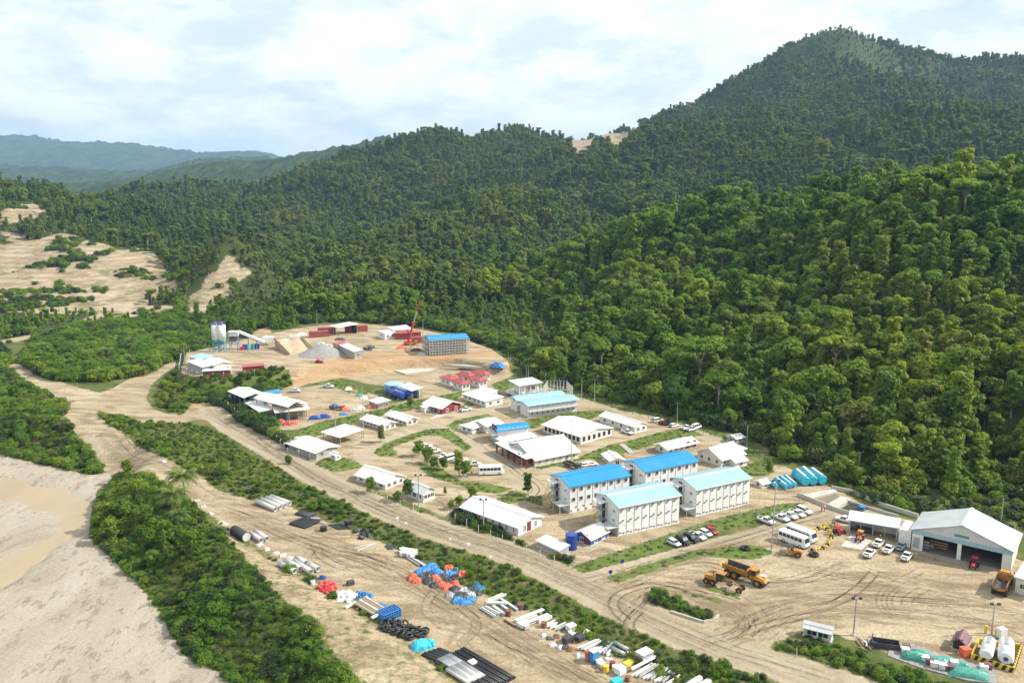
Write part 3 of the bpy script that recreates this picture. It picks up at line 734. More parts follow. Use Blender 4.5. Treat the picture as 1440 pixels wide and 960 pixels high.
# ------------------------------------------------------------------ trees and bushes
R = random.Random(7)
RN = np.random.RandomState(11)
def foliage(lobes, n, size, rnd, flat=0.5):
    """leaf clumps spread over and inside a set of ellipsoid lobes -> (verts, quads)"""
    vs = np.empty((n, 4, 3)); w = np.array([l[3] * l[4] for l in lobes]); w = w / w.sum()
    pick = rnd.choice(len(lobes), n, p=w)
    L = np.array(lobes)[pick]
    d = rnd.normal(size=(n, 3)); d[:, 2] = d[:, 2] * 0.9 + 0.25
    d /= np.linalg.norm(d, axis=1)[:, None]
    rad = 0.62 + 0.42 * rnd.rand(n) ** 0.7
    c = L[:, :3] + d * np.stack([L[:, 3], L[:, 3], L[:, 4]], 1) * rad[:, None]
    nrm = d + rnd.normal(size=(n, 3)) * 0.45; nrm[:, 2] += flat
    nrm /= np.linalg.norm(nrm, axis=1)[:, None]
    a = np.cross(nrm, rnd.normal(size=(n, 3))); a /= np.linalg.norm(a, axis=1)[:, None]
    b = np.cross(nrm, a)
    s = (size * (0.6 + 0.8 * rnd.rand(n)))[:, None]
    vs[:, 0] = c - a * s * 0.62; vs[:, 1] = c - b * s * 0.45 + nrm * s * 0.12
    vs[:, 2] = c + a * s * 0.75; vs[:, 3] = c + b * s * 0.45 + nrm * s * 0.12
    return vs.reshape(-1, 3), np.arange(n * 4).reshape(n, 4)
def limb(p0, p1, r0, r1, n=6):
    p0, p1 = np.array(p0, float), np.array(p1, float)
    d = p1 - p0; d /= np.linalg.norm(d)
    a = np.cross(d, [0.3, 0.9, 0.1]); a /= np.linalg.norm(a); b = np.cross(d, a)
    t = np.arange(n) * 2 * math.pi / n
    ring = np.cos(t)[:, None] * a + np.sin(t)[:, None] * b
    v = np.concatenate([p0 + ring * r0, p1 + ring * r1])
    i = np.arange(n)
    return v, np.stack([i, (i + 1) % n, (i + 1) % n + n, i + n], 1)
def join(parts):
    V, Q, k = [], [], 0
    for v, q in parts:
        V.append(v); Q.append(q + k); k += len(v)
    return np.concatenate(V), np.concatenate(Q)
def make_tree(name, seed, H, Rad, kind, nleaf, size, mat):
    """-> (crown mesh, trunk mesh); kind: round, tall, umbrella, vine, bush"""
    rnd = np.random.RandomState(seed)
    lobes, limbs = [], []
    if kind == 'bush':
        for i in range(6):
            a = rnd.rand() * 6.28; r = Rad * 0.6 * rnd.rand() ** 0.5
            lobes.append((r * math.cos(a), r * math.sin(a), H * (0.35 + 0.25 * rnd.rand()), Rad * (0.35 + 0.25 * rnd.rand()), H * (0.3 + 0.2 * rnd.rand())))
        for i in range(5):
            a = rnd.rand() * 6.28
            limbs.append(limb((0, 0, -0.3), (Rad * .4 * math.cos(a), Rad * .4 * math.sin(a), H * 0.5), 0.05, 0.02, 4))
    elif kind == 'vine':       # a column of creepers over a dead trunk
        for i in range(8):
            f = i / 7
            a = rnd.rand() * 6.28; r = Rad * 0.25 * rnd.rand()
            rr = Rad * (0.75 - 0.45 * f) * (0.7 + 0.5 * rnd.rand())
            lobes.append((r * math.cos(a), r * math.sin(a), H * (0.06 + 0.86 * f), rr, H * 0.12))
        limbs.append(limb((0, 0, -1), (0, 0, H * 0.9), 0.28, 0.1))
    else:
        base = {'round': 0.22, 'tall': 0.24, 'umbrella': 0.62}[kind]
        nl = {'round': 26, 'tall': 22, 'umbrella': 14}[kind]
        lean = (rnd.rand(2) - 0.5) * 1.2
        top = np.array([lean[0], lean[1], H * (base + 0.05)])
        limbs.append(limb((0, 0, -1.5), top, 0.035 * H * 0.75, 0.018 * H))
        for i in range(nl):
            a = i * 2.4 + rnd.rand()
            f = rnd.rand()
            if kind == 'tall':
                z = H * (base + 0.7 * (i / nl)); r = Rad * (0.62 - 0.24 * i / nl) * (0.5 + 0.6 * rnd.rand())
                rr = Rad * (0.22 + 0.22 * rnd.rand())
            elif kind == 'umbrella':
                z = H * (0.8 + 0.14 * rnd.rand()); r = Rad * (0.2 + 0.62 * (i / nl)); rr = Rad * (0.3 + 0.2 * rnd.rand())
            else:
                z = H * (base + 0.05 + 0.62 * rnd.rand() ** 0.8); r = Rad * 0.82 * rnd.rand() ** 0.6 * (1.15 - 0.45 * z / H); rr = Rad * (0.18 + 0.24 * rnd.rand())
            c = (top[0] + r * math.cos(a), top[1] + r * math.sin(a), z)
            lobes.append((*c, rr, rr * (0.45 if kind == 'umbrella' else 0.72)))
            if i < 7: limbs.append(limb(top * 0.86, c, 0.011 * H, 0.004 * H, 5))
        if kind == 'round': lobes.append((top[0], top[1], H * 0.78, Rad * 0.5, H * 0.16))
    v, q = foliage(lobes, nleaf, size, rnd)
    crown = mesh_np(name + '_crown', v, q, mat, False)
    tv, tq = join(limbs)
    trunk = mesh_np(name + '_trunk', tv, tq, M_bark, True)
    return crown, trunk
def protos(mat):
    return [make_tree('forest_tree', 1, 11, 4.3, 'round', 2000, 0.62, mat), make_tree('forest_tree', 2, 13, 4.0, 'round', 2000, 0.62, mat),
         make_tree('forest_tree', 3, 14, 3.3, 'tall', 1800, 0.6, mat), make_tree('forest_tree', 4, 14, 4.8, 'umbrella', 1500, 0.62, mat),
         make_tree('forest_tree', 5, 9.5, 3.8, 'round', 1700, 0.58, mat), make_tree('forest_tree', 6, 9.5, 2.9, 'vine', 1500, 0.55, mat),
         make_tree('forest_tree', 7, 12, 4.6, 'round', 2100, 0.66, mat), make_tree('forest_tree', 8, 17, 3.1, 'tall', 1800, 0.6, mat)]
PROTO, PROTO_HILL = protos(M_leaf), protos(M_leaf_hill)
BUSH = [make_tree('bush', 21, 2.4, 2.0, 'bush', 800, 0.29, M_leaf_lite), make_tree('bush', 22, 3.2, 2.2, 'bush', 950, 0.31, M_leaf_lite),
        make_tree('bush', 23, 1.6, 1.7, 'bush', 600, 0.26, M_leaf_lite), make_tree('bush', 24, 2.6, 2.4, 'bush', 800, 0.3, M_leaf_dark)]
def tuft_mesh(name, seed, n, h, rad, mat):
    rnd = np.random.RandomState(seed)
    v, q = foliage([(0, 0, 0.0, rad, h), (rad * .5, rad * .3, 0, rad * .6, h * 1.2), (-rad * .4, rad * .4, 0, rad * .6, h * .9)], n, 0.26, rnd, 1.0)
    return mesh_np(name, v, q, mat, False)
TUFT = [tuft_mesh('grass_tuft', 31, 150, 0.16, 0.8, M_grass), tuft_mesh('grass_tuft', 32, 150, 0.25, 0.8, M_grass), tuft_mesh('grass_tuft', 33, 140, 0.25, 0.8, M_dry)]

_coll_n = [0]
def proto_collection(meshes):
    col = bpy.data.collections.new('sources'); _coll_n[0] += 1
    for i, ms in enumerate(meshes):
        ms = ms if isinstance(ms, tuple) else (ms,)
        if len(ms) == 2:                              # crown + trunk in one mesh with two materials
            bm = bmesh.new(); bm.from_mesh(ms[0]); k = len(bm.faces); bm.from_mesh(ms[1])
            bm.faces.ensure_lookup_table()
            for f in bm.faces[k:]: f.material_index = 1
            me = bpy.data.meshes.new('source'); bm.to_mesh(me); bm.free()
            me.materials.append(ms[0].materials[0]); me.materials.append(ms[1].materials[0])
        else: me = ms[0]
        col.objects.link(bpy.data.objects.new('source_%02d' % i, me))
    return col
def scatter(name, pts, scale, rotz, idx, col, label=None, cat=None):
    """one object that holds a mass of plants: instances on points"""
    me = bpy.data.meshes.new(name)
    me.vertices.add(len(pts)); me.vertices.foreach_set('co', np.ascontiguousarray(pts, np.float32).ravel())
    for n, t, a in (('sz', 'FLOAT', scale), ('rz', 'FLOAT', rotz), ('ix', 'INT', idx)):
        at = me.attributes.new(n, t, 'POINT'); at.data.foreach_set('value', np.ascontiguousarray(a, np.float32 if t == 'FLOAT' else np.int32))
    o = bpy.data.objects.new(name, me); C.objects.link(o)
    ng = bpy.data.node_groups.new(name + '_scatter', 'GeometryNodeTree')
    ng.interface.new_socket('Geometry', in_out='INPUT', socket_type='NodeSocketGeometry')
    ng.interface.new_socket('Geometry', in_out='OUTPUT', socket_type='NodeSocketGeometry')
    N, L = ng.nodes, ng.links
    gi, go = N.new('NodeGroupInput'), N.new('NodeGroupOutput')
    ci = N.new('GeometryNodeCollectionInfo'); ci.inputs['Collection'].default_value = col
    ci.inputs['Separate Children'].default_value = True; ci.inputs['Reset Children'].default_value = True
    ip = N.new('GeometryNodeInstanceOnPoints'); ip.inputs['Pick Instance'].default_value = True
    def na(n, t):
        a = N.new('GeometryNodeInputNamedAttribute'); a.data_type = t; a.inputs['Name'].default_value = n; return a.outputs[0]
    cr = N.new('ShaderNodeCombineXYZ'); L.new(na('rz', 'FLOAT'), cr.inputs[2])
    L.new(gi.outputs[0], ip.inputs['Points']); L.new(ci.outputs[0], ip.inputs['Instance'])
    L.new(na('ix', 'INT'), ip.inputs['Instance Index']); L.new(cr.outputs[0], ip.inputs['Rotation']); L.new(na('sz', 'FLOAT'), ip.inputs['Scale'])
    L.new(ip.outputs[0], go.inputs[0])
    md = o.modifiers.new('scatter', 'NODES'); md.node_group = ng
    o['kind'] = 'stuff'
    if label: o['label'] = label
    if cat: o['category'] = cat
    return o

# forest points -------------------------------------------------------
def jitter_grid(x0, x1, y0, y1, step):
    a, b = np.meshgrid(np.arange(x0, x1, step), np.arange(y0, y1, step))
    p = np.stack([a.ravel(), b.ravel()], 1)
    return p + (RN.rand(*p.shape) - 0.5) * step * 0.95
bands = [(20, 430, 4.7, 1.0), (430, 680, 5.7, 1.05), (680, 1040, 7.0, 1.1), (1040, 1560, 8.2, 1.08), (1560, 2280, 9.8, 1.12)]
allp, alls = [], []
for y0, y1, st_, sc in bands:
    wx = 0.66 * y1 + 40
    p = jitter_grid(-wx, wx, y0, y1, st_)
    k = (np.abs(p[:, 0]) < 0.66 * p[:, 1] + 60)
    p = p[k]
    if y0 > 1000:  # nothing of the far ground left of the ridge
        p = p[p[:, 0] > -700]
    d = -sdist(SITE, p[:, 0], p[:, 1])
    p = p[d > 2.0 + 3 * RN.rand(len(p))]
    bq = cover(p[:, 0], p[:, 1])
    p = p[bq[0] < 0.35]
    allp.append(p); alls.append(np.full(len(p), sc))
fp = np.concatenate(allp); fs = np.concatenate(alls)
dn = fbm(fp[:, 0] / 45.0, fp[:, 1] / 45.0, 3, 40)
dedge = -sdist(SITE, fp[:, 0], fp[:, 1])
fs = fs * (0.5 + 0.85 * RN.rand(len(fp)) ** 1.3 + dn * 1.0) * np.clip(0.5 + dedge / 50.0, 0.5, 1.0)
peak = np.array(D(1190, 50, 2000)[:2])
near_peak = np.linalg.norm(fp - peak, axis=1)
fs = np.where(near_peak < 130, fs * 0.5, fs)
# the low creeper-covered gully behind the blue-roofed scaffold building
gul = gp([(600, 440), (690, 425), (770, 430), (800, 480), (760, 520), (715, 500), (640, 468), (592, 458)])
gd = sdist(gul, fp[:, 0], fp[:, 1])
fs = np.where(gd > 0, fs * 0.42, fs)
left = ((fp[:, 0] < -170) & (fp[:, 1] < 610)) | ((fp[:, 0] < -125) & (fp[:, 1] > 420) & (fp[:, 1] < 590))
fs = np.where(left, fs * 0.42, fs)
left2 = (fp[:, 0] < -215) & (fp[:, 1] >= 610) & (fp[:, 1] < 806)
fs = np.where(left2, fs * 0.72, fs)
fs = np.clip(fs, 0.26, 1.75)
fz = height(fp[:, 0], fp[:, 1])
fi = RN.choice(8, len(fp), p=[.18, .15, .15, .02, .15, .19, .09, .07])
fi = np.where(gd > 0, 5 * (RN.rand(len(fp)) < 0.4) + 4 * (RN.rand(len(fp)) >= 0.9), fi)
fr = RN.rand(len(fp)) * 6.28
dist = np.hypot(fp[:, 0], fp[:, 1])
inview = np.abs(fp[:, 0]) < 0.6 * fp[:, 1]
# the nearest trees of the forest edge are individuals
score = np.where(inview & (dedge < 30), dist / fs, 1e9)
NEAR_N = 230
near_id = np.argsort(score)[:NEAR_N]
mask = np.ones(len(fp), bool); mask[near_id] = False
print('forest trees', len(fp))
hill_line = 595 + 70 * fbm(fp[:, 0] / 120.0, fp[:, 1] / 120.0, 3, 70) - np.where(fp[:, 0] < -20, 110, 0)
for nm_, sel, pr_, lb_ in (('forest', fp[:, 1] <= hill_line, PROTO, 'bright green young rainforest on the near spur above the camp'), ('forest', fp[:, 1] > hill_line, PROTO_HILL, 'dark green rainforest covering the hills behind the near spur')):
    k_ = mask & sel
    scatter(nm_, np.concatenate([fp[k_], fz[k_][:, None]], 1), fs[k_], fr[k_], fi[k_], proto_collection(pr_), lb_, 'forest')

def tag(o, label=None, cat=None, group=None, kind=None):
    if label: o['label'] = label
    if cat: o['category'] = cat
    if group: o['group'] = group
    if kind: o['kind'] = kind
    return o
def thing(name, label, cat, loc=(0, 0, 0), rz=0.0, group=None):
    o = bpy.data.objects.new(name, None); o.empty_display_size = 0.3
    o.location = loc; o.rotation_euler = (0, 0, rz); C.objects.link(o)
    return tag(o, label, cat, group)
def link_part(name, me, parent, label=None):
    o = bpy.data.objects.new(name, me); C.objects.link(o); o.parent = parent
    if label: o['label'] = label
    return o
TREE_LABEL = ['broad rounded rainforest tree', 'high rounded rainforest tree', 'slim tall rainforest tree', 'flat-topped rainforest tree', 'small rounded rainforest tree', 'creeper-covered trunk', 'wide bushy rainforest tree', 'very tall narrow rainforest tree']
ZONES = [((1400, 640), 'behind the right slope of the hangar'), ((1320, 650), 'on the dark bank behind the hangar ridge'), ((1240, 650), 'behind the open tool shed'), ((1180, 640), 'above the large cyan pontoons'), ((1110, 620), 'behind the narrow cyan pontoons'),
         ((1060, 590), 'behind the raised white hut'), ((1000, 575), 'behind the van at the forest fence'), ((940, 560), 'behind the red car at the forest fence'), ((880, 545), 'behind the widest white office wing'), ((820, 530), 'behind the wire ball court'), ((760, 510), 'behind the raised shelter'),
         ((720, 490), 'behind the red-roofed houses'), ((670, 465), 'behind the scaffolded building'), ((600, 445), 'behind the mobile crane boom'), ((530, 445), 'behind the white cabin of the upper terrace'), ((470, 445), 'behind the back row of red containers'), ((400, 450), 'behind the sloping sand heap'), ((340, 455), 'behind the conveyor'), ((240, 440), 'beyond the growth left of the silos'), ((100, 455), 'beyond the growth at the far left track')]
ZW = [(G(a[0], a[1])[:2], t) for a, t in ZONES]
def zone(x, y): return min(ZW, key=lambda z: (z[0][0] - x) ** 2 + (z[0][1] - y) ** 2)[1]
def tree(proto, loc, s, rz, name, label, group):
    t = thing(name, label, 'tree', loc, rz, group); t.scale = (s, s, s)
    link_part('crown', proto[0], t); link_part('trunk', proto[1], t)
    return t
for i in near_id:
    k = int(fi[i])
    tree(PROTO[k], (fp[i, 0], fp[i, 1], fz[i]), float(fs[i]), float(fr[i]), 'rainforest_tree', TREE_LABEL[k] + ' ' + zone(fp[i, 0], fp[i, 1]), 'trees along the forest edge')

# undergrowth closing the foot of the forest edge
eb = jitter_grid(-330, 330, 60, 600, 2.7)
ed = -sdist(SITE, eb[:, 0], eb[:, 1])
eb = eb[(ed > 0.5) & (ed < 16) & (RN.rand(len(eb)) < 0.75)]
eb = eb[cover(eb[:, 0], eb[:, 1])[0] < 0.3]
BCOL = proto_collection(BUSH)
scatter('undergrowth', np.concatenate([eb, height(eb[:, 0], eb[:, 1])[:, None] - 0.2], 1), 0.6 + 1.1 * RN.rand(len(eb)), RN.rand(len(eb)) * 6.28, RN.choice(4, len(eb), p=[.28, .3, .17, .25]), BCOL, 'tangled undergrowth along the foot of the forest', 'shrubs')
hb_ = np.concatenate([jitter_grid(np.min(p_, 0)[0], np.max(p_, 0)[0], np.min(p_, 0)[1], np.max(p_, 0)[1], 4.5) for p_ in [np.array(q_) for q_ in HBARE_POLY[:9]]])
hb_ = hb_[(fbm(hb_[:, 0] / 22, hb_[:, 1] / 22, 3, 95) > 0.13) & (RN.rand(len(hb_)) < 0.7)]
scatter('undergrowth', np.concatenate([hb_, height(hb_[:, 0], hb_[:, 1])[:, None] - 0.2], 1), 0.5 + 1.1 * RN.rand(len(hb_)), RN.rand(len(hb_)) * 6.28, RN.choice(4, len(hb_)), BCOL, 'patches of scrub on the bare earthworks at the far left', 'shrubs')
# shrubs ---------------------------------------------------------------
def fill(poly, step, keep=1.0, lim=0.0):
    a = np.array(poly); lo, hi = a.min(0), a.max(0)
    lo = np.maximum(lo, (-330, 60)); hi = np.minimum(hi, (330, 600))
    p = jitter_grid(lo[0], hi[0], lo[1], hi[1], step)
    p = p[sdist(poly, p[:, 0], p[:, 1]) > 0.3]
    c = cover(p[:, 0], p[:, 1])
    p = p[(c[0] < 0.3 + lim) & (RN.rand(len(p)) < keep)]
    return p
def shrub_mass(name, key, step, smin, smax, label, probs=(.32, .3, .23, .15), keep=1.0, clump=0.8, lim=0.0):
    p = fill(SHRUB[key], step, keep, lim)
    s = smin + (smax - smin) * RN.rand(len(p)) + fbm(p[:, 0] / 11, p[:, 1] / 11, 3, 50) * clump
    s = np.clip(s, 0.25, 3)
    return scatter(name, np.concatenate([p, height(p[:, 0], p[:, 1])[:, None] - 0.1], 1), s, RN.rand(len(p)) * 6.28, RN.choice(4, len(p), p=probs), BCOL, label, 'shrubs')
shrub_mass('undergrowth', 'left_block', 1.8, 0.3, 0.95, 'thick green undergrowth between the riverbed and the dirt track')
shrub_mass('undergrowth', 'bank', 1.25, 0.3, 0.72, 'bright green undergrowth on the bank between riverbed and storage strip', clump=1.0)
shrub_mass('undergrowth', 'bank_edge', 1.7, 0.15, 0.55, 'sparse bushes on the brown bank at the edge of the storage strip', keep=0.5, clump=0.9, lim=0.3)
shrub_mass('hedge_growth', 'fence_hedge', 1.2, 0.35, 0.65, 'dark hedge along the roadside fence of the camp', (.15, .1, .15, .6))
shrub_mass('undergrowth', 'middle', 1.5, 0.18, 0.48, 'green shrubs in the wedge between dirt track and main road')
shrub_mass('undergrowth', 'strip', 1.35, 0.12, 0.38, 'rough green shrubs along the strip beside the main road', keep=0.85)
shrub_mass('hedge_growth', 'hedge', 1.4, 0.6, 1.15, 'dark hedge between the road and the left warehouses', (.1, .1, .1, .7))
shrub_mass('undergrowth', 'under_terrace', 1.9, 0.35, 0.95, 'green slope growth below the silo terrace')
shrub_mass('undergrowth', 'mid_left', 2.4, 0.9, 1.7, 'dense growth left of the twin silos')
shrub_mass('undergrowth', 'far_left', 2.6, 0.9, 1.7, 'growth at the far left beyond the track')
shrub_mass('undergrowth', 'corner', 1.2, 0.15, 0.42, 'shrubby verge below the small white guard hut', keep=0.9)
shrub_mass('undergrowth', 'island', 0.9, 0.16, 0.38, 'planted traffic island with shrubs and flowers')
shrub_mass('undergrowth', 'dark_bank', 2.2, 0.4, 1.0, 'dark creepers on the bank behind the workshop', (.2, .2, .1, .5))
g_p = np.concatenate([fill(g, 1.0, 0.4) for g in GRASS] + [fill(SHRUB['strip'], 1.6), fill(SHRUB['middle'], 2.2), fill(SHRUB['corner'], 1.3), fill(SHRUB['bank'], 2.4)])
g_p = g_p[cover(g_p[:, 0], g_p[:, 1])[0] < 0.4]
scatter('grass', np.concatenate([g_p, height(g_p[:, 0], g_p[:, 1])[:, None] - 0.03], 1), 0.35 + 0.5 * RN.rand(len(g_p)), RN.rand(len(g_p)) * 6.28, RN.choice(3, len(g_p), p=[.45, .35, .2]), proto_collection(TUFT), 'rough grass on the banks and verges of the camp', 'grass')
# ------------------------------------------------------------------ mesh builder
class MB:
    def __init__(self): self.v, self.f = [], []
    def add(self, vs, fs):
        k = len(self.v); self.v += [tuple(map(float, p)) for p in vs]; self.f += [tuple(i + k for i in q) for q in fs]; return self
    def box(self, c, s, rz=0.0, taper=1.0):
        x, y, z = c; a, b, h = s[0] / 2, s[1] / 2, s[2] / 2
        cr, sr = math.cos(rz), math.sin(rz); vs = []
        for dz in (-h, h):
            k = taper if dz > 0 else 1.0
            for dx, dy in ((-a, -b), (a, -b), (a, b), (-a, b)):
                vs.append((x + dx * k * cr - dy * k * sr, y + dx * k * sr + dy * k * cr, z + dz))
        return self.add(vs, [(3, 2, 1, 0), (4, 5, 6, 7), (0, 1, 5, 4), (1, 2, 6, 5), (2, 3, 7, 6), (3, 0, 4, 7)])
    def cyl(self, p0, p1, r0, r1=None, n=12, caps=True, hollow=0.0):
        r1 = r0 if r1 is None else r1
        p0, p1 = np.array(p0, float), np.array(p1, float)
        d = p1 - p0; d /= np.linalg.norm(d)
        a = np.cross(d, [0.0, 0.0, 1.0] if abs(d[2]) < 0.9 else [1.0, 0, 0]); a /= np.linalg.norm(a); b = np.cross(d, a)
        t = np.arange(n) * 2 * math.pi / n
        ring = np.cos(t)[:, None] * a + np.sin(t)[:, None] * b
        V = [p0 + ring * r0, p1 + ring * r1]
        F = [(i, i + n, (i + 1) % n + n, (i + 1) % n) for i in range(n)]
        if hollow:
            V += [p0 + ring * r0 * hollow, p1 + ring * r1 * hollow]
            for i in range(n):
                j = (i + 1) % n
                F += [(i + 2 * n, j + 2 * n, j + 3 * n, i + 3 * n), (i, j, j + 2 * n, i + 2 * n), (i + n, i + 3 * n, j + 3 * n, j + n)]
        elif caps:
            F += [tuple(range(n)), tuple(range(2 * n - 1, n - 1, -1))]
        return self.add(np.concatenate(V), F)
    def prism(self, prof, x0, x1, axis='x'):
        """closed (a, z) profile pushed along x (profile in y, z) or along y (profile in x, z)"""
        n = len(prof)
        if axis == 'x': V = [(x0, a, z) for a, z in prof] + [(x1, a, z) for a, z in prof]
        else: V = [(a, x0, z) for a, z in prof] + [(a, x1, z) for a, z in prof]
        F = [(i, (i + 1) % n, (i + 1) % n + n, i + n) for i in range(n)] + [tuple(range(n - 1, -1, -1)), tuple(range(n, 2 * n))]
        return self.add(V, F)
    def bar(self, p0, p1, w, h=None):
        return self.cyl(p0, p1, w * 0.7, None, 4)
    def mesh(self, name, mat, smooth_shade=False):
        me = bpy.data.meshes.new(name); me.from_pydata(self.v, [], self.f)
        bm = bmesh.new(); bm.from_mesh(me); bmesh.ops.recalc_face_normals(bm, faces=bm.faces); bm.to_mesh(me); bm.free()
        if smooth_shade:
            for p in me.polygons: p.use_smooth = len(p.vertices) == 4
        me.materials.append(mat)
        return me
    def build(self, name, mat, parent=None, label=None, loc=None, rz=None, smooth_shade=False):
        o = bpy.data.objects.new(name, self.mesh(name, mat, smooth_shade)); C.objects.link(o)
        if parent: o.parent = parent
        if loc is not None: o.location = loc
        if rz is not None: o.rotation_euler = (0, 0, rz)
        if label: o['label'] = label
        if name in ('pillar', 'cab_pillar', 'canopy_post', 'bumper'): o['kind'] = 'stuff'
        return o
def copy_tree(o, parent=None):
    c = o.copy(); C.objects.link(c); c.parent = parent
    for ch in list(o.children): copy_tree(ch, c)
    return c
def put(mesh, name, parent, loc, rz=0.0, label=None):
    o = bpy.data.objects.new(name, mesh); C.objects.link(o); o.parent = parent; o.location = loc; o.rotation_euler = (0, 0, rz)
    if label: o['label'] = label
    return o

# ------------------------------------------------------------------ buildings
_cache = {}
def window_mesh(w, h, matf):
    k = ('w', round(w, 2), round(h, 2), matf.name)
    if k not in _cache:
        t = 0.09
        m = MB()
        m.box((0, -0.04, h / 2 + t / 2), (w + 2 * t, 0.14, t)); m.box((0, -0.05, -h / 2 - t / 2), (w + 3 * t, 0.18, t))
        m.box((-w / 2 - t / 2, -0.04, 0), (t, 0.14, h)); m.box((w / 2 + t / 2, -0.04, 0), (t, 0.14, h)); m.box((0, -0.035, 0), (0.05, 0.1, h))
        _cache[k] = (m.mesh('window', matf), MB().box((0, -0.012, 0), (w, 0.03, h)).mesh('pane', M_glass))
    return _cache[k]
def door_mesh(w, h, mat):
    k = ('d', w, h, mat.name)
    if k not in _cache:
        m = MB().box((0, -0.03, h / 2), (w, 0.08, h)); m.box((0, -0.05, h + 0.05), (w + 0.2, 0.14, 0.1))
        m.box((-w / 2 - 0.05, -0.05, h / 2), (0.1, 0.14, h)); m.box((w / 2 + 0.05, -0.05, h / 2), (0.1, 0.14, h))
        _cache[k] = m.mesh('door', mat)
    return _cache[k]
def ac_mesh():
    if 'ac' not in _cache:
        m = MB().box((0, -0.1, 0), (0.44, 0.12, 0.3)); m.cyl((-0.06, -0.16, 0), (-0.06, -0.175, 0), 0.11, None, 10)
        _cache['ac'] = m.mesh('air_conditioner', paint('grey_unit_casing', (.20, .205, .21), .5))
    return _cache['ac']

